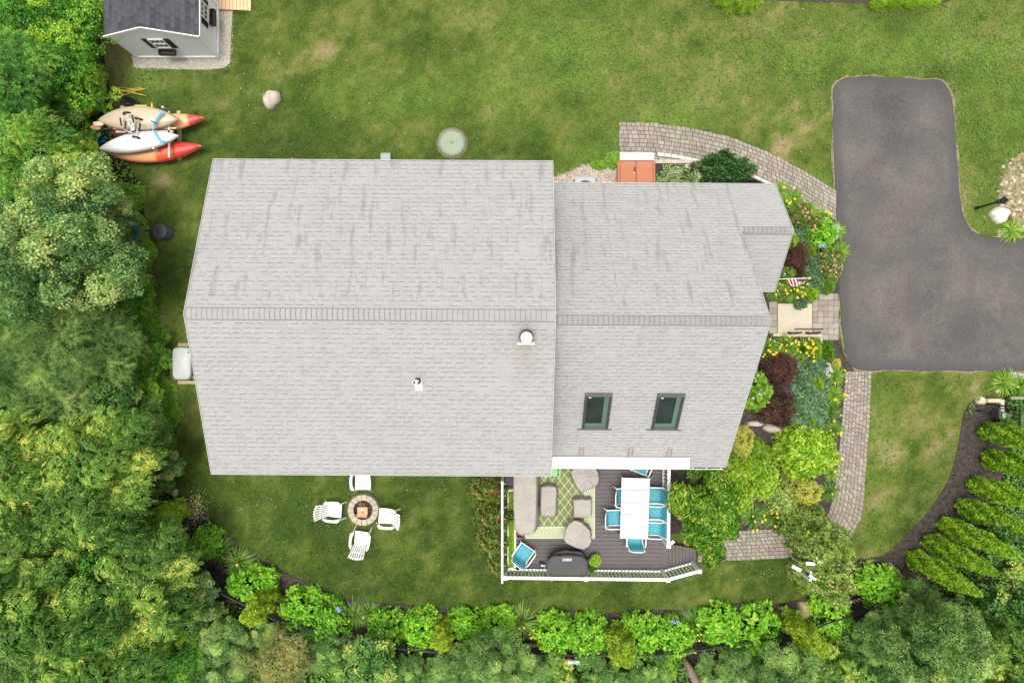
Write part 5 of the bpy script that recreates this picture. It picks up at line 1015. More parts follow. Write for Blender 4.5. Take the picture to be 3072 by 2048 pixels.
# pots
potm = M('pot_grey', (.10,.12,.12), .5, .1)
def pot(label, px, py, r, h, z=DZ, mat=potm):
    c_ = P(px, py, z+h); c_.z = z; t_ = thing('flower_pot', label, 'pot', c_); MB().lathe([(r*.7,0),(r*.98,h*.95),(r*1.05,h),(r*.93,h),(r*.9,h*.9),(0,h*.88)], n=28).build('pot', mat, t_, True, local=True); MB().lathe([(r*.9,h*.885),(0,h*.9)], n=20).build('soil', soil, t_, local=True); return c_
pot1 = pot('round grey pot of lime green plants right of the grill', 1786, 1682, .185, .36); pot2 = pot('small dark pot beside the railing below the lime green pot', 1774, 1704, .10, .2); pot('small black pot behind the lone teal chair in the deck corner', 1554, 1699, .10, .22, mat=M('pot_black', (.02,.015,.012), .4))
bag = thing('beach_bag', 'purple and pink bag at the lower end of the covered sofa', 'bag', P(1555,1613,DZ)); into(MB().box(P(1557,1613,DZ+.1), (.20,.12,.18), rz=-.2), bag, 'body', M('bag_purple', (.16,.07,.22), .6, .3, 20), bevel=.03); into(MB().tube([P(1545,1602,DZ+.2), P(1549,1612,DZ+.3), P(1545,1622,DZ+.2)], .03, 8), bag, 'strap', M('bag_coral', (.5,.18,.14), .6, .4, 30))
tag(MB().tube([P(1544,1624,DZ+.04), P(1558,1626,DZ+.04)], .03, 10).build('water_bottle', M('bottle_blue', (.10,.42,.55), .4), loc=P(1550,1625,DZ), smooth=True), 'small light blue bottle lying on the deck beside the bag', 'bottle')

# ------------------------------------------------------------------ front: flag, handrails
fl_ = thing('flag', 'striped flag with a starred blue corner on a slanting pole over the flower bed', 'flag', (7.75,2.0,2.0))
pA, pB = P(2337,837,2.2), P(2432,834,2.55); into(MB().tube([pA, pB], .015, 8), fl_, 'pole', M('pole_white', (.68,.65,.55), .4)); into(MB().tube([P(2424,834,2.54), P(2433,834,2.58)], .03, 10), fl_, 'finial', M('gold_knob', (.62,.52,.25), .4))
NU, NV = 26, 12; V = []; mi = []; F_ = []
c1, c2, c3, c4 = P(2425,834,2.45), P(2356,836,2.25), P(2373,862,1.95), P(2415,850,2.1)
for i in range(NU+1):
    u = i/NU
    for j in range(NV+1):
        v_ = j/NV; p = (c1.lerp(c2, u)).lerp(c4.lerp(c3, u), v_) ; p = p+Vector((0,-.015*math.sin(u*9+v_*2)*v_, .05*math.sin(u*11+v_*3)*v_)); V.append(tuple(p))
for i in range(NU):
    for j in range(NV): F_.append((i*(NV+1)+j, i*(NV+1)+j+1, (i+1)*(NV+1)+j+1, (i+1)*(NV+1)+j)); mi.append(2 if (i < 14 and j < 6) else (0 if (i//2) % 2 == 0 else 1))
me_ = MB().add(V, F_); me_.m = mi; into(me_, fl_, 'cloth', [M('flag_red', (.42,.025,.03), .8), M('flag_white', (.75,.74,.72), .8), M('flag_navy', (.012,.02,.07), .8)], smooth=True)
m = MB()
for r_ in range(9):
    for c_ in range(6 if r_ % 2 == 0 else 5):
        v_ = (.05+c_*.075+(0 if r_ % 2 == 0 else .037)); u = .04+r_*.056; p = (c1.lerp(c2, u)).lerp(c4.lerp(c3, u), v_)+Vector((0,-.015*math.sin(u*9+v_*2)*v_, .05*math.sin(u*11+v_*3)*v_+.006)); q = []
        for k in range(10): rr = .0075 if k % 2 == 0 else .003; a = k*math.pi/5; q.append(p+Vector((rr*math.cos(a), rr*math.sin(a), 0)))
        m.add(q, [tuple(range(10))])
into(m, fl_, 'stars', M('flag_white', (.75,.74,.72), .8))
hr = thing('handrail', 'black iron handrail with a long top bar at the lower side of the landing', 'handrail', P(2405,996))
for px in (2376, 2431):
    b0 = P(px-12,1000); into(MB().tube([b0, b0+Vector((.0,0,.86))], .03, 8), hr, 'post', blk); into(MB().box(b0+Vector((0,0,.09)), (.14,.11,.03)), hr, 'base_plate', blk)
    into(MB().bar(b0+Vector((.02,0,.12)), b0+Vector((.26,.03,.5)), .05, .05), hr, 'brace', blk)
into(MB().bar(P(2384,987,.90), P(2469,987,.90), .045, .04), hr, 'top_bar', blk)

# ------------------------------------------------------------------ fence at the bottom, gate at the right
def fence(label, pts, h=1.15, step=.115, kerb=True):
    t_ = thing('metal_fence', label, 'fence', P(*pts[0]), 0, 'black metal picket fence sections'); q = np.array([tuple(P(a, b))[:2] for a, b in pts]); s = np.r_[0, np.cumsum(np.linalg.norm(np.diff(q, axis=0), axis=1))]; L = s[-1]
    at = lambda u: Vector((np.interp(u, s, q[:, 0]), np.interp(u, s, q[:, 1]), 0)); pk_ = []
    for z in (.12, h-.16, h): m = MB(); [m.bar(Vector((*q[i], z)), Vector((*q[i+1], z)), .045 if z == h else .03, .03) for i in range(len(q)-1)]; into(m, t_, 'rail', blk)
    for i in range(min(100, int(L/step))): p = at(i*step+.05); into(MB().bar(p+Vector((0,0,.05)), p+Vector((0,0,h)), .016, .016), t_, 'picket', blk)
    for u in np.arange(0, L+.1, 2.2): p = at(min(u, L)); into(MB().box(p+Vector((0,0,h/2+.02)), (.055,.055,h+.06)), t_, 'post', blk)
    return t_
fence('black metal picket fence behind the middle of the hydrangea hedge', [(1040,1870),(1200,1898),(1340,1912),(1560,1918)]); fence('black metal picket fence behind the right end of the hydrangea hedge', [(1562,1918),(1760,1920),(1960,1918),(2090,1902),(2200,1886),(2380,1850),(2450,1822)])
fence('black metal picket fence curving up behind the round hydrangea mound at the right', [(2452,1822),(2560,1790),(2650,1745),(2700,1708),(2740,1672)]); fence('black metal picket fence hidden in the leaves at the lower left', [(640,1700),(720,1750),(860,1818),(1038,1870)])
blocks('stone_kerb', 'pale stone kerb under the bottom fence', [(1100,1898),(1340,1928),(1560,1932),(1960,1932),(2200,1902),(2440,1840),(2600,1786)], .12, .10, 0, M('kerb_tan', (.36,.30,.24), .9, .15, 6), 'kerb', blen=.8)
gt_ = thing('metal_gate', 'black barred gate frame at the right edge beside the cut stone wall', 'gate', P(2985,1240))
for py in (1214, 1300): into(MB().box(P(2988,py,.55)*1, (.05,.05,1.1)), gt_, 'post', blk)
for z in (.15, 1.1): q = P(2988,1214); q2 = P(2988,1300); into(MB().bar(Vector((q.x,q.y,z)), Vector((q2.x,q2.y,z)), .05, .05), gt_, 'rail', blk)
for i in range(7): q = P(2988,1222+i*11.5); into(MB().bar(q+Vector((0,0,.15)), q+Vector((.0,0,1.1)), .03, .03), gt_, 'bar', blk)
into(MB().box(P(2988,1236,.5), (.06,.30,.35)), gt_, 'lock_box', drm)
mbx = thing('meter_box', 'small grey box with a pale panel behind the black gate', 'box', P(3010,1240)); into(MB().box(P(3008,1246,.35), (.16,.2,.7)), mbx, 'body', M('box_slate', (.14,.14,.18), .5, .1)); into(MB().box(P(3013,1246,.72), (.12,.14,.03)), mbx, 'panel', M('panel_pale', (.4,.4,.42), .4))
gl = thing('garden_light', 'slim black garden light leaning over the mulch at the right', 'light', P(2929,1231)); into(MB().tube([P(2929,1231,.02), P(2975,1236,.28)], [.03,.02], 8), gl, 'stem', blk, smooth=True); into(MB().tube([P(2974,1236,.26), P(2980,1237,.32)], .035, 10), gl, 'head', blk)
trk = M('pole_bark', (.20,.14,.11), .9, .3, 8, .5)
tag(MB().tube([P(2048,1972,.35), P(2070,2008,.6), P(2096,2060,.8)], [.10,.13,.14], 10).build('log', trk, loc=P(2060,1985), smooth=True), 'bare brown log lying in the trees below the fence', 'log')
bx = thing('sign_box', 'small weathered box painted pink and turquoise on the fence', 'box', P(1700,1935)); z = 1.35; c0 = P(1720,1984,z)
into(MB().box(c0, (.44,.13,.10), rz=R(-4)), bx, 'body', M('box_pink', (.42,.20,.17), .7, .3, 12), bevel=.03); into(MB().box(c0+Vector((.07,0,.052)), (.16,.11,.006), rz=R(-4)), bx, 'turquoise_panel', M('turq', (.12,.42,.44), .6, .3, 20)); into(MB().box(c0+Vector((-.11,.0,.052)), (.14,.09,.006), rz=R(-4)), bx, 'cream_panel', M('cream_p', (.5,.42,.35), .6, .3, 20)); into(MB().bar(Vector((c0.x,c0.y,0)), Vector((c0.x,c0.y,z-.05)), .05, .05), bx, 'post', blk)
c0 = P(1720,1984,z+.12); c0.z = z+.057
for i, ch_ in enumerate('22'): into(MB().box(P(1716+i*5+14,1984,z+.06), (.02,.05,.004)), bx, 'letter', M('logo_white', (.75,.75,.75), .6))
# arbor under the climbing rose
ab = thing('arbor', 'white wooden arbor half buried in the climbing rose at the lower path', 'arbor', P(2400,1690)); AZ = 1.6
for q in ((2400,1660),(2405,1690),(2370,1690),(2372,1668)): p = P(q[0], q[1], 0); into(MB().box(p+Vector((0,0,AZ/2)), (.07,.07,AZ)), ab, 'post', wt)
for a_, b_ in (((2376,1697),(2402,1710)),((2418,1688),(2444,1691)),((2428,1724),(2448,1736)),((2450,1668),(2462,1690))): into(MB().bar(P(*a_, AZ), P(*b_, AZ), .10, .06), ab, 'rafter', wt)
# ------------------------------------------------------------------ plants
def stops(*c): return [(i/(len(c)-1), q) for i, q in enumerate(c)]
LM = {
 'ash': leafmat('leaf_ash', stops((.022,.068,.010), (.074,.152,.026), (.145,.238,.042), (.36,.43,.08)), .3),
 'aspen': leafmat('leaf_aspen', stops((.030,.075,.020), (.090,.165,.050), (.160,.250,.078), (.36,.43,.14)), .3),
 'locust': leafmat('leaf_locust', stops((.022,.080,.014), (.060,.165,.028), (.130,.260,.040), (.33,.46,.05)), .3),
 'pine': leafmat('leaf_pine', stops((.030,.070,.016), (.085,.150,.036), (.170,.240,.070), (.30,.37,.11)), .2),
 'oak': leafmat('leaf_oak', stops((.018,.060,.012), (.060,.130,.026), (.115,.200,.045), (.24,.33,.08)), .25),
 'dusty': leafmat('leaf_dusty', stops((.025,.068,.014), (.080,.150,.036), (.145,.225,.062), (.28,.36,.10)), .25),
 'vine': leafmat('leaf_vine', stops((.016,.065,.010), (.050,.150,.018), (.110,.250,.025), (.30,.44,.03)), .3),
 'rusty': leafmat('leaf_rusty', stops((.050,.075,.022), (.120,.140,.038), (.210,.210,.060), (.36,.27,.12)), .25),
 'maple': leafmat('leaf_maple', stops((.028,.085,.016), (.080,.165,.035), (.140,.240,.060), (.38,.46,.08)), .3),
 'hyd': leafmat('leaf_hydrangea', stops((.032,.105,.008), (.098,.235,.015), (.180,.355,.024), (.29,.46,.045)), .35, .4, .35),
 'arb': leafmat('leaf_arborvitae', stops((.034,.085,.006), (.115,.225,.012), (.225,.375,.022), (.38,.50,.05)), .2, .6),
 'arby': leafmat('leaf_golden_arborvitae', stops((.045,.090,.006), (.125,.200,.012), (.230,.320,.020), (.36,.45,.04)), .2, .6),
 'lily': leafmat('leaf_daylily', stops((.028,.080,.010), (.080,.160,.018), (.165,.250,.030), (.32,.38,.07)), .25),
 'lilyd': leafmat('leaf_daylily_dark', stops((.022,.065,.012), (.065,.130,.022), (.130,.210,.040), (.27,.34,.09)), .25),
 'red': leafmat('leaf_burgundy', stops((.018,.009,.008), (.050,.020,.016), (.085,.035,.028), (.15,.075,.055)), .2),
 'jun': leafmat('leaf_juniper', stops((.022,.058,.022), (.052,.108,.048), (.095,.168,.080), (.17,.26,.13)), .1, .7),
 'rose': leafmat('leaf_rose', stops((.036,.075,.014), (.095,.160,.028), (.190,.240,.050), (.40,.26,.10)), .25),
 'crose': leafmat('leaf_climbing_rose', stops((.055,.100,.018), (.170,.240,.052), (.300,.370,.100), (.52,.47,.22)), .3),
 'spir': leafmat('leaf_spirea', stops((.20,.20,.02), (.42,.36,.05), (.62,.48,.11), (.75,.56,.22)), .25),
 'lime': leafmat('leaf_lime', stops((.050,.125,.008), (.140,.245,.014), (.265,.380,.036), (.48,.52,.14)), .3),
 'green': leafmat('leaf_green', stops((.028,.085,.008), (.085,.175,.016), (.160,.275,.030), (.26,.38,.06)), .3),
 'mag': leafmat('leaf_magnolia', stops((.010,.040,.003), (.036,.092,.006), (.085,.155,.011), (.24,.22,.04)), .15, .5, .15, .08),
 'ever': leafmat('leaf_evergreen', stops((.008,.030,.008), (.020,.060,.014), (.042,.100,.024), (.09,.17,.04)), .1, .6),
 'host': leafmat('leaf_hosta', stops((.012,.040,.006), (.030,.075,.014), (.22,.25,.12), (.42,.43,.28)), .2, .5, hue=.05),
 'moss': leafmat('leaf_moss', stops((.05,.10,.008), (.11,.19,.012), (.18,.28,.02), (.26,.35,.04)), .2, .7),
}
bark = M('bark', (.17,.125,.09), .95, .35, 8, .7); barkp = M('bark_pale', (.36,.32,.26), .9, .2, 8, .4); twig = M('twig', (.16,.10,.065), .9, .3)
# ---- trees
def tree_proto(tname, seed, hc, lm, **kw):
    V, F_, T = crown(seed, **kw); rz = kw.get('rz', 1.6); rx = kw.get('rx', 2.)
    V = V+np.array([0, 0, hc]); t_ = thing(tname, "x", "tree", (0,0,-50)); npmesh('crown', V, F_, T, LM[lm], t_)
    g = random.Random(seed); m = MB(); top = Vector((.1, .05, hc+rz*.75)); m.tube([(0,0,0), (.04,-.03,hc*.4), (.0,.05,hc*.75), top], [.13,.11,.085,.02], 8)
    c, r = lobes(kw.get('nl', 22), rx, rz, kw.get('lr', .36), top=kw.get('top', .35), seed=seed)
    for i in range(min(12, len(c))):
        e = Vector(c[i])+Vector((0,0,hc)); s = Vector((0,.03,hc*g.uniform(.5,.95))); mdl = s.lerp(e, .5)+Vector((0,0,.12)); ft = e+(e-Vector((0,0,hc))).normalized()*r[i]*1.02; m.tube([s, mdl, e, ft], [.05,.035,.02,.007], 6)
    m.build('trunk', barkp if lm in ('aspen', 'dusty') else bark, t_, True, local=True); t_['hc'] = hc; return t_
TP = {
 'ash1': tree_proto('leafy_tree', 21, 3.8, 'ash', rz=1.5, nl=26, n=1800, kind='frond', size=.38, L=.165, W=.06, shape='broad', lr=.34, upmix=.4, jit=.3),
 'ash2': tree_proto('leafy_tree', 22, 3.4, 'ash', rz=1.3, nl=34, n=1900, kind='frond', size=.34, L=.145, W=.055, shape='broad', lr=.28, upmix=.45, jit=.35, top=.5),
 'asp1': tree_proto('aspen_tree', 31, 4.4, 'aspen', rz=1.5, nl=30, n=1500, kind='puff', size=.26, L=.115, W=.10, shape='broad', lr=.30, tv=.16),
 'loc1': tree_proto('locust_tree', 41, 3.6, 'locust', rz=1.2, nl=24, n=2100, kind='frond', size=.34, L=.105, W=.042, shape='diamond', lr=.34, upmix=.6, tv=.3),
 'pin1': tree_proto('pine_tree', 51, 3.6, 'pine', rz=1.5, nl=26, n=900, kind='needle', size=.46, L=.22, W=.016, shape='blade', lr=.34, upmix=.25, top=.6),
 'oak1': tree_proto('oak_tree', 61, 3.2, 'oak', rz=1.3, nl=30, n=1600, kind='rosette', size=.18, L=.13, W=.07, shape='broad', lr=.30, upmix=.5),
 'oak2': tree_proto('oak_tree', 62, 3.2, 'dusty', rz=1.3, nl=34, n=1700, kind='rosette', size=.17, L=.12, W=.056, shape='broad', lr=.27, upmix=.5, jit=.35),
 'vin1': tree_proto('vine_covered_tree', 71, 2.8, 'vine', rz=1.2, nl=30, n=1800, kind='puff', size=.2, L=.10, W=.075, shape='broad', lr=.3, tv=.24),
 'rus1': tree_proto('small_leaved_tree', 81, 3.0, 'rusty', rz=1.2, nl=24, n=1800, kind='puff', size=.18, L=.07, W=.035, shape='broad', lr=.34, tv=.2),
 'map1': tree_proto('maple_tree', 91, 3.4, 'maple', rz=1.4, nl=28, n=1200, kind='puff', size=.26, L=.15, W=.14, shape='broad', lr=.32),
}
used = set()
def tree(k, px, py, rpx, label, hs=1.0, rot=None):
    tp = TP[k]; hc = tp['hc']; s = rpx*H/(2*F*1.02+rpx*hc*hs); z = hc*s*hs; loc = P(px, py, z); loc.z = 0
    rz = random.uniform(0, 6.28) if rot is None else rot
    if k not in used: used.add(k); tp.location = loc; tp.rotation_euler.z = rz; tp.scale = (s, s, s*hs); tp['label'] = label; tp['group'] = 'trees of the surrounding woods'; return tp
    return dup(tp, loc, rz, label, 'trees of the surrounding woods', (s, s, s*hs))
TREES = [
 ('vin1',60,40,120,'bright green vine draped tree in the top left corner',1.1),('vin1',215,60,110,'vine covered tree at the top edge left of the shed',.9),('vin1',150,185,125,'yellow tipped vine covered tree left of the marker stakes',1.1),('loc1',30,230,120,'fine leaved bright tree at the left edge below the top corner',1.3),
 ('vin1',255,275,75,'low vine tangle left of the rusty wire coil',.8),('oak1',150,330,85,'dark leafy tree between the vine tangle and the bright locust by the kayaks',.8),('loc1',105,480,120,'bright feathery locust tree level with the kayaks',1.5),('loc1',15,420,110,'feathery locust tree cut by the left edge beside the bright locust',1.3),('vin1',235,455,70,'vine covered bush under the left tips of the kayaks',.7),
 ('asp1',210,600,125,'pale round leaved aspen above the drum, nearest below the kayaks',1.2),('asp1',325,648,78,'aspen crown reaching over the teal wheelbarrow',1.1),('asp1',80,640,100,'pale aspen at the left edge above the yellow tipped aspen',1.3),('asp1',120,790,140,'large grey green aspen with yellow tips at the left edge',1.4),('asp1',282,800,120,'large grey green aspen with pale bare twigs beside the lawn',1.3),
 ('vin1',390,870,70,'bright bushy growth along the lawn edge left of the roof peak',.7),('oak1',200,930,90,'dark tree in the gap between the aspens and the pines',.8),('vin1',50,930,100,'vine tangle at the left edge below the big aspens',1.1),('pin1',200,1045,120,'long needled pine, middle of the left woods',1.4),('pin1',330,1030,100,'long needled pine nearest the standby generator',1.2),('pin1',55,1080,110,'soft pale pine at the left edge',1.5),
 ('vin1',440,1050,65,'low green bush at the lawn edge above the generator',.6),('map1',330,1150,85,'tree with large pale green round leaves left of the generator',1.1),('vin1',415,1180,72,'dark green ground hugging bush left below the generator',.7),('pin1',175,1170,100,'lower long needled pine in the left woods',1.3),('oak1',60,1240,110,'dark oak at the left edge halfway down',1.1),('oak1',245,1260,110,'dark green oak above the bright clumped ash tree',1.0),
 ('oak2',430,1290,78,'dusty green oak at the lawn edge level with the skylights',.9),('ash1',350,1350,115,'bright clumped ash tree left of the lower roof corner',1.3),('ash1',80,1390,130,'yellow tipped ash tree at the left edge',1.3),('oak1',215,1410,120,'dark green oak between two brighter ash crowns',1.1),('oak2',440,1440,62,'dusty tree right at the lawn corner below the roof',.9),('asp1',500,1390,42,'small round leaved sapling leaning over the lawn left of the roof corner',1.2),
 ('ash1',320,1500,120,'ash tree with long pointed leaf sprays left of the mulch corner',1.3),('ash2',130,1560,130,'broad ash tree at the left edge with pale young sprays',1.3),('vin1',385,1600,85,'dense green climber covered tree beside the mulch corner',.9),('ash1',468,1690,105,'grey green ash tree left of the strappy clumps',1.2),('vin1',280,1680,120,'yellow flecked vine covered tree deep in the lower left woods',1.2),('ash1',60,1740,130,'ash tree at the left edge above the bottom corner',1.4),
 ('ash2',440,1800,130,'wide ash tree in the lower left woods below the yellow flecked one',1.2),('asp1',575,1800,72,'round leaved tree left of the golden leaning conifer',.9),('ash1',200,1870,135,'large ash tree near the bottom left corner',1.3),('oak2',30,1960,125,'dusty oak in the very bottom left corner',1.3),('ash1',350,1990,120,'ash tree on the bottom edge below the wide one',1.2),('oak2',655,1915,80,'dusty clumped oak below the golden leaning conifer',.9),('vin1',520,1960,100,'yellow green tangle on the bottom edge',1.0),
 ('oak2',775,1900,50,'dark clumped oak under the second hydrangea mound',.8),('rus1',850,1985,95,'rust tinged small leaved tree on the bottom edge',1.1),('oak1',965,1955,62,'dark oak between the rusty tree and the yellow green maple',.8),('oak2',670,2020,80,'dusty oak on the bottom edge left of the rusty tree',1.0),('map1',1110,1990,85,'yellow green maple with orange leaf tips on the bottom edge',1.1),('oak2',1055,1945,38,'small dark oak touching the bottom fence left of the yellow maple',.8),
 ('oak1',1230,2010,60,'dark oak right of the yellow green maple',.8),('oak2',1370,2020,75,'pale dusty oak on the bottom edge left of the large dusty one',1.0),('oak2',1470,1975,85,'large pale dusty oak overlapping the hydrangea hedge',1.3),('oak2',1560,2020,75,'dusty oak below right of the overlapping one',1.0),('ash2',1660,2040,68,'bright leafy tree under the pink painted box',.9),('oak1',1800,2045,65,'dark oak below the middle golden conifer',.8),
 ('oak1',1930,2050,70,'dark tree left of the bare brown log',.8),('vin1',1990,1990,45,'bright green sapling beside the bare brown log',1.0),('oak2',2190,2030,80,'dusty oak right of the bare brown log',.9),('oak2',2370,2030,100,'large dusty blue green oak on the bottom edge below the golden conifer',1.2),('oak1',2290,2005,42,'dark small oak directly under the widest hydrangea mound',.8),('ash2',2500,2030,90,'fresh green tree on the bottom edge right of the large dusty oak',1.1),
 ('oak2',2630,1930,85,'grey green oak below the lone round hydrangea',1.1),('oak2',2760,1840,80,'grey green tree with pale bare branches near the lower arborvitae tips',1.2),('oak2',2830,1960,135,'large soft pale tree in the bottom right corner',1.5),('oak1',2690,2010,95,'green oak on the bottom edge left of the pale corner tree',1.1),('map1',3050,1650,88,'broad leaved maple behind the arborvitae row at the right edge',1.3),('map1',3020,1850,88,'maple below the last arborvitae tip at the right edge',1.2),
 ('ash1',3050,1990,110,'yellow green tree in the very bottom right corner',1.5),('oak1',2900,1800,50,'dark leafy tree between the lowest arborvitae and the maple',.8),('oak1',3040,1290,50,'dark bush behind the black gate at the right edge',.8),('oak2',2560,1950,60,'small dusty oak just below the fence curve',.8),('oak1',2775,1790,38,'dark low tree tucked behind the round hydrangea',.7),
]
for a in TREES: tree(a[0], a[1], a[2], a[3], a[4], a[5])
for k, tp in TP.items():
    if k not in used: raise RuntimeError(k)
# ---- undergrowth
n = 230000; x = rng.uniform(-19, 18, n); y = rng.uniform(-13.5, 12.6, n); k = inpoly(x, y, forest_poly) & ~inpoly(x, y, mb_poly); x, y = x[k], y[k]; n = len(x)
lump = vn2(x, y, 1.4, 21)*.6+vn2(x, y, 3.3, 22)*.4; pxv = 1536+x*F/H; ed_ = np.minimum(1, np.maximum(0, (np.interp((1024-y*F/H), [p[1] for p in edge_left], [p[0] for p in edge_left])-pxv)/60)); ed_ = np.where(pxv < 560, ed_, np.where(y > -8.6, .25, .7))
z = (.05+lump*1.2*rng.uniform(.75, 1, n))*np.clip(ed_, .15, 1); nm = rng.normal(size=(n, 3))*.5; nm[:, 2] += 1; dr_ = rng.normal(size=(n, 3)); dr_[:, 2] *= .4
v, f, tn = leaves(np.stack([x, y, z], 1), dr_, nm, rng.uniform(.06, .12, n), rng.uniform(.04, .075, n), .38+.35*(vn2(x, y, .6, 23)-.5)+rng.normal(size=n)*.13, 'diamond')
tag(npmesh('undergrowth', v, f, tn, LM['vine']), 'dense green undergrowth of vines and weeds on the floor of the woods', 'undergrowth', kind='stuff')
n = 60000; yp = rng.uniform(560, 1420, n); xe = np.interp(yp, [p[1] for p in edge_left], [p[0] for p in edge_left]); xp = xe-rng.uniform(-8, 75, n)+14*np.sin(yp/37.)+8*np.sin(yp/13.); q = np.array([P(a, b)[:] for a, b in zip(xp, yp)])
q[:, 2] = rng.uniform(.1, 1, n)*np.clip((xe-xp)/60+.15, .1, 1)*.8; nm = rng.normal(size=(n, 3))*.4; nm[:, 2] += 1; dr_ = rng.normal(size=(n, 3)); dr_[:, 2] *= .3
v, f, tn = leaves(q, dr_, nm, rng.uniform(.05, .09, n), rng.uniform(.03, .055, n), .5+rng.normal(size=n)*.14, 'diamond')
tag(npmesh('border_weeds', v, f, tn, LM['green']), 'bright low weeds and ivy along the left border of the lawn', 'weeds', kind='stuff')
# ---- flowers (shared meshes)
def puff_mesh(seed, r, n, L, W, mat, flat=.7):
    p = rnd(n); p[:, 2] = np.abs(p[:, 2])*flat; d = np.cross(p, rnd(n)); return leaves(p*r, d, p+.001, L, W, rng.uniform(.2, .8, n), 'diamond')
def petal_mesh(r):
    a = np.arange(6)*math.pi/3; d = np.stack([np.cos(a), np.sin(a), np.full(6, .55)], 1); return leaves(np.zeros((6, 3)), d, np.stack([-np.cos(a)*.5, -np.sin(a)*.5, np.ones(6)], 1), r, r*.45, np.array([.3,.6]*3), 'broad')
FM = {k: tonemat('petal_'+k, v, .6, .2) for k, v in {
 'blue': stops((.26,.32,.66), (.38,.45,.80), (.55,.60,.86)), 'yellow': stops((.62,.42,.02), (.78,.58,.04), (.80,.68,.16)), 'pink': stops((.62,.22,.17), (.72,.34,.26), (.80,.52,.42)), 'red': stops((.48,.05,.04), (.62,.10,.08), (.70,.22,.16)),
 'white': stops((.62,.62,.60), (.76,.76,.75), (.82,.82,.82)), 'apricot': stops((.62,.32,.16), (.72,.42,.25), (.78,.55,.36)), 'rosewhite': stops((.70,.50,.55), (.76,.66,.70), (.80,.78,.78))}.items()}
FL = {}
def flower_mesh(k):
    if k in FL: return FL[k]
    c, kind, r = {'mop': ('blue','puff',.085), 'lily': ('yellow','petal',.05), 'pinkrose': ('pink','puff',.045), 'redrose': ('red','puff',.05), 'whitepuff': ('white','puff',.05), 'apricot': ('apricot','puff',.05), 'palemop': ('rosewhite','puff',.05), 'pinkbig': ('pink','puff',.06)}[k]
    v, f, tn = petal_mesh(r) if kind == 'petal' else puff_mesh(1, r, 46 if r > .07 else 22, r*.55, r*.5, None)
    o = npmesh('flower', v, f, tn, FM[c]); me = o.data; bpy.data.objects.remove(o); FL[k] = me; return me
def flowers(t_, k, pts, up=.0):
    for p in pts:
        o = bpy.data.objects.new('flower', flower_mesh(k)); C.objects.link(o); o.parent = t_; o.location = p; o.rotation_euler = (random.uniform(-.5,.5), random.uniform(-.5,.5), random.uniform(0,6.28)); s = random.uniform(.8,1.25); o.scale = (s, s, s)
# ---- shrubs
PROTO = {}
def SP(key, mk, lm, stem=True):
    key = key+lm
    if key not in PROTO: v, f, tn = mk(); o = npmesh('foliage', v, f, tn, LM[lm]); PROTO[key] = o.data; bpy.data.objects.remove(o)
    return PROTO[key]
stem_me = None
def stems(h=.8):
    global stem_me
    if stem_me is None:
        m = MB(); g = random.Random(3)
        for i in range(9): a = i*.7; m.tube([(.02*math.cos(a),.02*math.sin(a),0), (.25*math.cos(a),.25*math.sin(a),.35), (.5*math.cos(a),.5*math.sin(a),.7)], [.02,.015,.006], 5)
        o = m.build('stems', twig); stem_me = o.data; bpy.data.objects.remove(o)
    return stem_me
def plant(name, label, cat, px, py, rxp, ryp, h, key, mk, lm, rz=None, zc=.6, fl=None, nf=0, group=None, flp=None, stem=True):
    c_ = P(px, py, h*zc); c_.z = 0; k = (H-h*zc)/F; rz = random.uniform(0, 6.28) if (rz is None and abs(rxp-ryp) < .2*rxp) else (rz if rz is not None else 0)
    t_ = thing(name, label, cat, c_, rz, group); o = bpy.data.objects.new('foliage', SP(key, mk, lm)); C.objects.link(o); o.parent = t_; o.scale = (rxp*k, ryp*k, h)
    if stem: s_ = bpy.data.objects.new('stems', stems()); C.objects.link(s_); s_.parent = t_; s_.scale = (rxp*k*.9, ryp*k*.9, h)
    if fl:
        pts = []
        if flp:
            for a, b in flp: w_ = P(a, b, h*.7)-c_; w_ = Matrix.Rotation(-rz, 4, 'Z') @ w_; ux, uy = w_.x/(rxp*k), w_.y/(ryp*k); rr_ = max(1e-3, math.hypot(ux, uy)); q_ = min(1, .97/rr_); ux *= q_; uy *= q_; pts.append((ux*rxp*k, uy*ryp*k, h*max(.5, math.sqrt(max(.03, 1-ux*ux-uy*uy)))+.06))
        for i in range(nf): a = random.uniform(0, 6.28); r = random.uniform(0, .93)**.6; pts.append((rxp*k*r*math.cos(a), ryp*k*r*math.sin(a), h*math.sqrt(max(.02, 1-r*r))+.03))
        flowers(t_, fl, pts)
    return t_
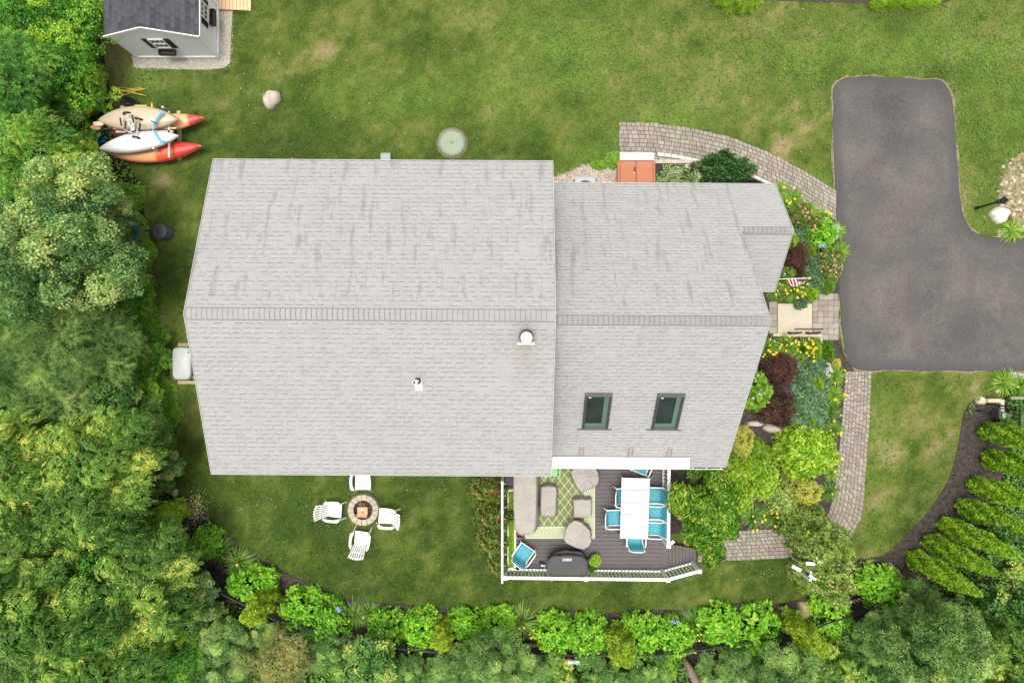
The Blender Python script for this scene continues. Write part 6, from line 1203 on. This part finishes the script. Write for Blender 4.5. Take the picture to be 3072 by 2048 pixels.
# meshes are unit domes (radius 1, height 1), leaves sized for the world scale they get
def U(sx, n, kind, size, L, W, shape, seed, **kw):
    return lambda: shrub_mesh(seed, 1, 1, 1, n, kind, size/sx, L/sx, W/sx, shape, **kw)
HY = [('hyd%d' % i, U(.72, 235, 'star', .09, .135, .088, 'broad', 100+i, upmix=.6, lump=.12, jit=.22, tv=.24, inner=.35), 'hyd') for i in range(3)]
G = 'hydrangea mounds of the bottom hedge'
for i, (px, py, rx, ry, h, lb, fp_) in enumerate([
 (612,1622,48,52,1.0,'small hydrangea mound left of the two strappy clumps, partly under the ash trees',None),(752,1745,70,56,1.1,'leftmost full hydrangea mound in the hedge, above the golden leaning conifer',None),(905,1822,70,62,1.15,'hydrangea mound right of the golden leaning conifer, left half of a pair',None),(985,1858,66,60,1.15,'hydrangea mound with two blue flower heads at its top right',[(1040,1788),(1046,1797)]),
 (1160,1882,58,60,1.1,'hydrangea mound right of the two dark strappy clumps, left of a pair',None),(1262,1886,56,66,1.1,'hydrangea mound left of the small rounded golden conifer',None),(1398,1868,58,48,1.0,'low hydrangea mound right of the small rounded golden conifer',None),(1492,1872,62,56,1.0,'hydrangea mound partly covered by the pale dusty oak',None),
 (1668,1898,58,66,1.15,'hydrangea mound above the pink painted box, left of a pair',None),(1768,1908,62,74,1.15,'hydrangea mound left of the middle golden conifer',None),(1930,1900,62,66,1.15,'hydrangea mound right of the middle golden conifer',None),(2028,1910,56,70,1.15,'hydrangea mound with pale blue flower heads at its top',[(2020,1840),(2040,1846)]),
 (2172,1880,62,76,1.15,'wide hydrangea mound right of the yellow flowered strappy clump',None),(2284,1892,76,76,1.15,'hydrangea mound left of the tall golden conifer and tan boulder',None),(2506,1846,74,68,1.1,'hydrangea mound right of the tan boulder, under the climbing rose',None),(2656,1756,68,74,1.1,'lone round hydrangea mound beside the long narrow rock at the right',None)]):
    hk = HY[i % 3]; plant('hydrangea', lb, 'hydrangea', px-3, py+12, rx*1.0, ry*.90, h, *hk, group=G, fl='mop' if fp_ else None, flp=fp_)
# conifers
def conifer_mesh(seed, n, leaf=.05, prof=None):
    global rng
    rng = np.random.default_rng(seed); u = rng.random(n)**.8; a = rng.uniform(0, 6.28, n); pr_ = np.interp(u, [0,.08,.3,.55,.8,.95,1], prof or [.75,.95,1,.86,.58,.26,.04]); ph = rng.uniform(0, 6.28, 4)
    lm_ = 1+.12*np.sin(3*a+9*u+ph[0])+.12*np.sin(5*a-16*u+ph[1])+.09*np.sin(8*a+27*u+ph[2]); r = pr_*lm_*np.where(rng.random(n) < .25, .85, 1); p = np.stack([r*np.cos(a), r*np.sin(a), u], 1)
    d = nrm(np.stack([np.cos(a), np.sin(a), .3+u*.5], 1)); tn = .45+.12*np.sin(5*a-14*u+ph[1])+rng.normal(size=n)*.1; return p, d, tn
def arb_proto(key, seed, r, h, lm, n=2500, prof=None):
    if key in PROTO: return PROTO[key]
    p, d, tn = conifer_mesh(seed, n, prof=prof); p = p*np.array([r, r, h]); s_ = sprays(p, d, 'rosette', .06, .09, .04, 'diamond', tn, .22, .6, .2)
    o = npmesh('foliage', *s_[:2], s_[2], LM[lm]); PROTO[key] = o.data; bpy.data.objects.remove(o); return PROTO[key]
def conifer(name, label, px, py, r, h, key, lm, seed, group, prof=None, lean=None):
    t_ = thing(name, label, 'conifer', P(px, py), random.uniform(0, 6.28), group); o = bpy.data.objects.new('foliage', arb_proto(key, seed, .5, 3.3, lm, prof=prof)); C.objects.link(o); o.parent = t_; o.scale = (r/.5, r/.5, h/3.3)
    MB().tube([(0,0,0),(0,0,h*.85)], [.05,.015], 7).build('trunk', bark, t_, local=True); return t_
G = 'arborvitae hedge on the right'
for i, (px, py, h, lb) in enumerate([(2962,1292,3.2,'arborvitae nearest the black gate, topmost of the hedge row'),(2968,1372,3.2,'second arborvitae from the black gate'),(2928,1452,3.2,'third arborvitae from the black gate'),(2892,1516,3.1,'arborvitae in the very middle of the hedge row'),(2838,1572,3.4,'third arborvitae from the round hydrangea end of the row'),(2792,1622,3.3,'second arborvitae from the round hydrangea end of the row'),(2744,1672,3.4,'lowest arborvitae of the row, nearest the round hydrangea')]):
    conifer('arborvitae', lb, px-8, py, .305, h, 'arb%d' % (i % 2), 'arb', 200+i % 2, G)
pf = [.7,.9,1,1,.9,.6,.1]; G = 'golden dwarf conifers in the bottom hedge'
for i, (px, py, r, h, lb) in enumerate([(820,1778,.34,2.3,'golden conifer leaning left between the first and second hydrangea mounds'),(1338,1868,.28,1.9,'small rounded golden conifer left of the overlapping dusty oak'),(1842,1888,.36,2.3,'golden conifer in the middle of the hedge, right of the pink painted box'),(2352,1842,.34,2.9,'tallest golden conifer, left of the tan boulder'),(540,1524,.36,1.5,'dark mossy conifer at the left end of the mulch bed')]):
    conifer('golden_conifer', lb, px, py, r, h, 'arby' if i < 4 else 'arbm', 'arby' if i < 4 else 'moss', 210, G, pf)
# strappy clumps
def lily_mesh(seed, n=150, L=.62, W=.022, up=1.0):
    global rng
    rng = np.random.default_rng(seed); a = rng.uniform(0, 6.28, n); l = L*rng.uniform(.55, 1.1, n); el_ = rng.uniform(.35, 1.25, n)*up; seg = 6; V = []; F_ = []; T = []
    for i in range(n):
        d = np.array([math.cos(a[i]), math.sin(a[i])]); s = np.array([-d[1], d[0]]); p = np.array([*(d*rng.uniform(0,.06)+rng.normal(size=2)*.02), 0.]); e = el_[i]; b = len(V); tn = .42+rng.normal()*.15
        for k in range(seg+1):
            w_ = W*.5*(1-(k/seg)**2.2)+.0012; V += [(p[0]+s[0]*w_, p[1]+s[1]*w_, p[2]), (p[0]-s[0]*w_, p[1]-s[1]*w_, p[2])]; T += [tn+.05*k/seg]*2
            st = l[i]/seg; p = p+np.array([d[0]*math.cos(e)*st, d[1]*math.cos(e)*st, math.sin(e)*st]); e -= (.30+.25*rng.random())*(1 if k > 1 else .5)
            if p[2] < .02: p[2] = .02
        for k in range(seg): F_.append((b+2*k, b+2*k+1, b+2*k+3, b+2*k+2))
    return np.array(V), np.array(F_), np.array(T)
def lily(label, px, py, s, lm='lily', nf=0, group='strappy daylily clumps', seed=0, fl='lily'):
    key = 'lily%s%d' % (lm, seed)
    if key not in PROTO: v, f, tn = lily_mesh(300+seed, 190); o = npmesh('leaves', v, f, tn, LM[lm]); PROTO[key] = o.data; bpy.data.objects.remove(o)
    c_ = P(px, py, .25); c_.z = 0; t_ = thing('daylily', label, 'daylily', c_, random.uniform(0, 6.28), group); o = bpy.data.objects.new('leaves', PROTO[key]); C.objects.link(o); o.parent = t_; o.scale = (s, s, s)
    if nf:
        pts = [(math.cos(a)*r, math.sin(a)*r, .52*s+.1) for a, r in ((random.uniform(0,6.28), random.uniform(.05,.42)*s) for _ in range(nf))]; flowers(t_, fl, pts)
        m = MB(); [m.tube([(0,0,0),(p[0]*.5,p[1]*.5,p[2]*.6),p], .004, 4) for p in pts]; m.build('flower_stalks', LM['lilyd'], t_, local=True)
    return t_
for i, a in enumerate([
 ('dark strappy clump right of the small hydrangea mound, nearer the woods',655,1650,.85,'lilyd',0),('dark strappy clump with one yellow bloom above the first full hydrangea',712,1690,.95,'lilyd',1),('dark strappy clump under the two blue flower heads',1062,1850,.9,'lilyd',1),('smaller dark strappy clump beside the one under the blue flower heads',1108,1845,.75,'lilyd',2),
 ('strappy clump with yellow blooms right of the hydrangea under the dusty oak',1565,1868,.95,'lilyd',4),('low clump with yellow blooms touching the hydrangea above the pink box',1602,1896,.6,'lilyd',5),('strappy clump with yellow blooms right of the pale blue flower heads',2085,1872,1.0,'lilyd',5),('low clump with yellow blooms left of the wide hydrangea mound',2128,1858,.55,'lilyd',3),
 ('bright daylily at the corner of the lower wing beside the paver path',2345,572,.8,'lily',2),('bright daylily second along the upper paver path',2385,598,.85,'lily',3),('bright daylily third along the upper paver path',2430,632,.8,'lily',1),('bright daylily behind the second one along the upper path',2358,612,.8,'lily',3),('bright daylily at the end of the upper paver path above the blue hydrangea',2478,648,.6,'lily',3),
 ('upper strappy tuft spilling over the driveway edge',2520,690,.62,'lily',0),('lower strappy tuft spilling over the driveway edge',2528,752,.75,'lily',0),('daylily with many yellow blooms under the flag, nearer the house',2330,868,.75,'lily',9),('daylily with many yellow blooms under the flag, nearer the junipers',2385,868,.95,'lily',18),
 ('yellow flowering daylily below the landing, nearest the house',2306,1048,.9,'lily',12),('yellow flowering daylily in the middle below the landing',2362,1035,.9,'lily',10),('yellow flowering daylily below the handrails, fullest of blooms',2412,1050,.95,'lily',26),
 ('topmost daylily along the right paver path',2512,1128,.75,'lily',3),('daylily second down the right paver path',2510,1185,.75,'lily',5),('dark tangled daylily third down the right paver path',2500,1236,.75,'lilyd',2),('daylily fourth down the right paver path, beside the juniper',2510,1290,.7,'lily',6),('daylily half under the big lime shrub beside the path',2508,1375,.6,'lily',4),('daylily below the big lime shrub beside the path',2500,1422,.65,'lilyd',2),('daylily right of the lower yellow spirea',2492,1478,.8,'lilyd',2),
 ('daylily with yellow blooms above the lower paver path, right of the magnolia',2262,1552,.95,'lilyd',8),('daylily with orange yellow blooms above the lower paver path, farther right',2318,1548,.85,'lilyd',7),('dark low strappy tuft under the deck railing by the roof corner',2050,1398,.7,'lilyd',0),
 ('strappy yellow green tuft below the white boulder at the right edge',3045,690,.85,'lily',0),('strappy tuft beside the cream stone at the right edge below the driveway',3020,1150,1.0,'lily',1),('strappy tuft cut by the right edge below the driveway',3068,1165,.9,'lily',0)]):
    lily(a[0], a[1], a[2], a[3]*(1.25 if a[4] == 'lilyd' and a[2] > 1600 else 1.05), a[4], a[5], seed=i % 3)
# front bed shrubs
BR = U(.6, 620, 'rosette', .09, .075, .014, 'diamond', 120, upmix=.3, jit=.7, lump=.2, tv=.55)
G = 'burgundy lace leaf shrubs'
plant('burgundy_maple', 'burgundy lace leaf shrub under the flag, touching the roof', 'shrub', 2392, 778, 38, 58, 1.0, 'red', BR, 'red', group=G, rz=0); plant('burgundy_maple', 'burgundy lace leaf shrub below the yellow daylilies, upper of two', 'shrub', 2345, 1106, 54, 50, 1.1, 'red', BR, 'red', group=G); plant('burgundy_maple', 'burgundy lace leaf shrub above the mottled flat rock, lower of two', 'shrub', 2338, 1226, 56, 54, 1.1, 'red', BR, 'red', group=G)
JU = U(.5, 760, 'needle', .11, .06, .013, 'blade', 130, upmix=.35, jit=.5, lump=.16, inner=.3, tv=.5)
G = 'blue green junipers'
for a in [(2408,690,26,52,'juniper strip beside the roof peak of the front gable'),(2436,800,28,46,'juniper behind the burgundy shrub under the flag'),(2445,850,30,36,'juniper right of the flag tip'),(2405,905,22,20,'small juniper at the top of the landing'),(2440,1108,42,44,'juniper right of the upper burgundy shrub'),(2432,1178,50,46,'widest juniper between the two burgundy shrubs and the path'),(2425,1255,52,42,'lowest juniper, above the big lime shrub')]:
    plant('juniper', a[4], 'juniper', a[0], a[1], a[2], a[3], .38, 'jun', JU, 'jun', group=G, rz=0)
HB = U(.5, 190, 'star', .08, .11, .07, 'broad', 140, upmix=.6, jit=.25, tv=.24)
plant('blue_hydrangea', 'bright hydrangea with round blue flower heads beside the driveway', 'hydrangea', 2470, 695, 46, 44, .9, 'hb', HB, 'hyd', fl='mop', flp=[(2482,656),(2452,665),(2500,680),(2506,690),(2512,704),(2508,712),(2466,738),(2478,738)]); plant('pale_hydrangea', 'green shrub with small pale and lilac flower heads against the lower wing roof', 'hydrangea', 2272, 1172, 42, 58, 1.0, 'hb', HB, 'green', fl='palemop', nf=11, rz=0); plant('pale_hydrangea', 'small green plant with white blooms under the flag beside the roof', 'hydrangea', 2362, 820, 22, 24, .8, 'hb', HB, 'green', fl='palemop', nf=2); plant('green_perennial', 'small bright green perennial against the front gable roof', 'perennial', 2375, 720, 16, 26, .8, 'hb', HB, 'lime')
RO = U(.45, 520, 'puff', .07, .045, .028, 'broad', 150, upmix=.4, jit=.4, lump=.18, tv=.24)
plant('rose_bush', 'brownish rose bush with pale pink blooms above the blue hydrangea', 'rose', 2405, 644, 38, 34, .8, 'ro', RO, 'rose', fl='pinkrose', nf=16); plant('rose_bush', 'small pink rose bush tucked left of the blue hydrangea', 'rose', 2440, 672, 20, 26, .85, 'ro', RO, 'rose', fl='pinkbig', nf=8); plant('rose_bush', 'pink flowered rose bush below the blue hydrangea at the driveway edge', 'rose', 2495, 795, 38, 50, .7, 'ro', RO, 'rose', fl='pinkrose', nf=34)
MO = U(.25, 420, 'puff', .05, .04, .02, 'diamond', 160, upmix=.4, jit=.4)
for a in [(2487,854,22,26,.5,'green','round green mound above the landing pavers by the driveway'),(2438,880,24,24,.5,'moss','mossy yellow green mound right of the flag daylilies'),(2432,752,16,22,.5,'moss','small mossy mound between the junipers and the burgundy shrub'),(2450,1046,18,34,.5,'moss','mossy mound right of the daylily fullest of blooms'),(2487,1052,18,30,.5,'green','round green mound beside the driveway below the landing'),(2456,1150,17,28,.5,'moss','mossy mound on the juniper beside the white flowers'),(2434,1262,14,18,.5,'moss','tiny mossy mound on the lowest juniper'),(2290,1362,28,26,.6,'moss','dark mossy mound on the black mulch left of the big lime shrub'),(2405,1680,28,12,.35,'green','low green tuft on the grass corner left of the arbor')]:
    plant('mound_plant', a[6], 'plant', a[0], a[1], a[2], a[3], a[4], 'mo', MO, a[5], rz=0)
wf = plant('white_flower_clump', 'clump of pure white blossoms at the driveway corner of the bed', 'flowers', 2484, 1110, 9, 22, .4, 'mo', MO, 'green', fl='whitepuff', nf=26, rz=0); plant('dry_tuft', 'dry straw coloured tuft at the driveway corner beside the white blossoms', 'plant', 2512, 1090, 12, 16, .3, 'mo', MO, 'spir', rz=0)
SPI = U(.45, 900, 'puff', .05, .04, .016, 'diamond', 170, upmix=.4, jit=.5, tv=.2)
plant('golden_spirea', 'golden yellow shrub touching the lower right roof corner', 'shrub', 2232, 1328, 34, 52, .9, 'sp', SPI, 'spir', rz=0); plant('golden_spirea', 'golden yellow shrub below the big lime shrub', 'shrub', 2425, 1484, 46, 44, .9, 'sp', SPI, 'spir')
LI = U(.95, 620, 'rosette', .11, .12, .065, 'broad', 180, upmix=.5, jit=.35, tv=.24)
plant('lime_shrub', 'big round lime green shrub between the juniper and the golden shrub', 'shrub', 2425, 1362, 92, 80, 1.3, 'li', LI, 'lime', rz=.3)
GS = U(.7, 480, 'rosette', .10, .115, .05, 'broad', 190, upmix=.5, jit=.4, tv=.3)
for a in [(2215,1412,60,44,1.2,'lime','green shrub right under the lower right roof corner'),(2268,1350,32,30,.7,'green','small green shrub below the golden one at the roof corner'),(2290,1440,64,54,1.2,'lime','fresh green shrub between the magnolia and the big lime shrub'),(2350,1500,48,40,1.0,'crose','yellowish green shrub above the arbor rose'),(2215,1490,60,50,1.2,'lime','fresh green shrub right of the magnolia top'),(2335,1440,30,34,.9,'rose','thin dull green shrub left of the lower golden shrub')]:
    plant('green_shrub', a[6], 'shrub', a[0], a[1], a[2], a[3], a[4], 'gs', GS, a[5])
# magnolia
V, F_, T = crown(400, rx=1., rz=.8, nl=24, lr=.36, n=760, kind='rosette', size=.12, L=.14, W=.062, shape='broad', upmix=.45, tv=.26, top=.2, lv=.06)
V = V*np.array([.92, 1.20, 1.]); mg = thing('magnolia_tree', 'dense glossy magnolia with coppery leaf tips beside the deck', 'tree', (P(2122,1532,1.9).x, P(2122,1532,1.9).y, 0)); npmesh('crown', V+np.array([0,0,1.9]), F_, T, LM['mag'], mg)
m = MB(); m.tube([(0,0,0),(.05,0,1),(0,.1,2.2)], [.08,.06,.02], 8); [m.tube([(0,0,.8),(math.cos(a)*.5,math.sin(a)*.7,1.9)], [.04,.01], 6) for a in range(6)]; m.build('trunk', bark, mg, local=True)
V, F_, T = crown(401, rx=.35, rz=.3, nl=8, lr=.45, n=70, kind='rosette', size=.12, L=.14, W=.07, shape='broad', upmix=.5, tv=.22)
mg2 = thing('magnolia_sapling', 'small glossy sprig reaching over the lower paver path', 'shrub', (P(2140,1650,1.0).x, P(2140,1650,1.0).y, 0)); npmesh('crown', V+np.array([0,0,.9]), F_, T, LM['mag'], mg2); MB().tube([(0,0,0),(0,0,.9)], [.02,.01], 6).build('stem', bark, mg2, local=True)
# climbing rose on the arbor
CR = U(.7, 950, 'puff', .10, .078, .045, 'broad', 195, upmix=.4, jit=.4, lump=.22, tv=.24)
for a in [(2425,1580,64,52,1.7,'climbing rose mass above the arbor beside the lower golden shrub',8),(2488,1650,74,66,2.2,'climbing rose mass over the top of the arbor',12),(2495,1738,74,64,2.2,'climbing rose mass below the arbor, over a hydrangea mound',26),(2430,1735,36,34,1.3,'thin rose growth on the left foot of the arbor',3)]:
    plant('climbing_rose', a[5], 'climbing rose', a[0], a[1], a[2], a[3], a[4], 'cr', CR, 'crose', fl='apricot', nf=a[6], zc=.7)
# roses by the trellis
TRO = U(.55, 900, 'puff', .09, .055, .035, 'broad', 196, upmix=.4, jit=.45, lump=.25, tv=.3)
for a in [(1462,1470,52,46,1.7,'red flowering rose bush against the roof edge left of the trellis',26),(1480,1545,54,50,1.8,'red flowering rose bush in the middle of the trellis',24),(1475,1620,46,50,1.5,'sparse rose bush beside the thin white hoop',8),(1492,1690,30,44,1.2,'lowest thin rose bush left of the planter box',4)]:
    plant('trellis_rose', a[5], 'rose', a[0], a[1], a[2], a[3], a[4], 'tro', TRO, 'rose', fl='redrose', nf=a[6], zc=.7, rz=0)
# evergreen, hostas
EV = U(.8, 800, 'rosette', .11, .11, .035, 'diamond', 197, upmix=.45, jit=.55, lump=.28, tv=.45)
plant('evergreen_shrub', 'dark green spreading evergreen between the hostas and the paver path', 'shrub', 2180, 512, 78, 54, 1.2, 'ev', EV, 'ever', rz=0)
plant('evergreen_shrub', 'small upright tip of dark evergreen reaching over the edging blocks', 'shrub', 2168, 472, 18, 22, 1.4, 'ev2', U(.2, 160, 'rosette', .07, .07, .02, 'diamond', 198, upmix=.45, jit=.5), 'ever')
HO = U(.4, 75, 'rosette', .07, .20, .085, 'broad', 199, upmix=.45, jit=.35, edge=.42, base=.30, tv=.08)
for a in [(1990,552,34,32,.4,'variegated hosta nearest the bulkhead doors'),(2025,530,36,34,.45,'variegated hosta in the middle of the row'),(2066,546,32,28,.4,'variegated hosta third from the bulkhead doors'),(2100,538,26,24,.4,'variegated hosta beside the dark evergreen'),(2010,575,40,28,.4,'variegated hosta half under the eave'),(2080,568,36,26,.4,'variegated hosta half under the eave near the evergreen')]:
    plant('hosta', a[5], 'hosta', a[0], a[1], a[2], a[3], a[4], 'ho', HO, 'host', group='variegated hostas', stem=False)
# top edge shrub
FE = U(.6, 420, 'frond', .22, .10, .022, 'broad', 205, upmix=.4, jit=.3, tv=.2)
plant('feathery_shrub', 'pale feathery shrub hanging over the top edge of the photo', 'shrub', 2228, -26, 62, 40, 1.0, 'fe', FE, 'lime', rz=0)
for i, (px, py) in enumerate(((2640,8),(2690,4),(2745,6),(2800,2))): plant('low_plant', 'low green plant at the top edge, %s from the feathery shrub' % ('first','second','third','fourth')[i], 'plant', px, py, 26, 14, .35, 'mo', MO, 'lime', rz=0)
# weeds along the gravel at the cellar
for i, a in enumerate([(1840,478,22,26,.2,'green','weedy green patch left of the concrete step'),(1800,494,26,14,.16,'green','weedy green patch on the gravel edge left of the bulkhead')]): plant('weed_patch', a[6], 'weeds', a[0], a[1], a[2], a[3], a[4], 'mo', MO, a[5], rz=0, stem=False)
# potted plants, planter grass
PT = U(.2, 240, 'puff', .05, .05, .03, 'broad', 206, upmix=.4, jit=.4)
def potted(label, c_, z, r, h, lm):
    t_ = thing('potted_plant', label, 'plant', (c_.x, c_.y, z)); o = bpy.data.objects.new('foliage', SP('pt', PT, lm) if lm == 'lime' else SP('pt2', U(.12, 60, 'puff', .05, .06, .02, 'broad', 207), lm)); C.objects.link(o); o.parent = t_; o.scale = (r, r, h)
potted('lime green foliage filling the round grey pot beside the grill', pot1, DZ+.31, .175, .13, 'lime'); potted('thin dark green sprig in the small pot at the railing', pot2, DZ+.17, .10, .2, 'green')
n = 2600; yb = rng.uniform(by0+.08, by1-.05, n); xb = rng.uniform(bx0+.03, bx1-.03, n); d = rng.normal(size=(n, 3)); d[:, 2] = np.abs(d[:, 2])+.5
v, f, tn = leaves(np.stack([xb, yb, np.full(n, DZ+.25)], 1)-np.array([.0,-6.5,DZ]), d, np.tile([0., 0, 1], (n, 1)), rng.uniform(.12, .26, n), .018, .55+rng.normal(size=n)*.18, 'blade')
o = npmesh('planter_grass', v, f, tn, LM['lime'], loc=(.0,-6.5,DZ)); tag(o, 'bright strappy grass filling the long white planter box', 'plant')
# fallen yellow leaves on the mulch at the left
n = 380; a, b = rng.normal(582, 20, n), rng.normal(1525, 24, n); q = np.array([P(x_, y_, .035)[:] for x_, y_ in zip(a, b)]); nm = rng.normal(size=(n, 3))*.3; nm[:, 2] = 1
v, f, tn = leaves(q, rng.normal(size=(n, 3))*np.array([1,1,.1]), nm, .04, .028, rng.uniform(.5, 1, n), 'diamond'); tag(npmesh('fallen_leaves', v, f, tn, LM['spir']), 'fallen yellow leaves on the mulch at the left corner', 'leaves', kind='stuff')
for k, m_ in list(PROTO.items()): pass
bpy.context.view_layer.update()
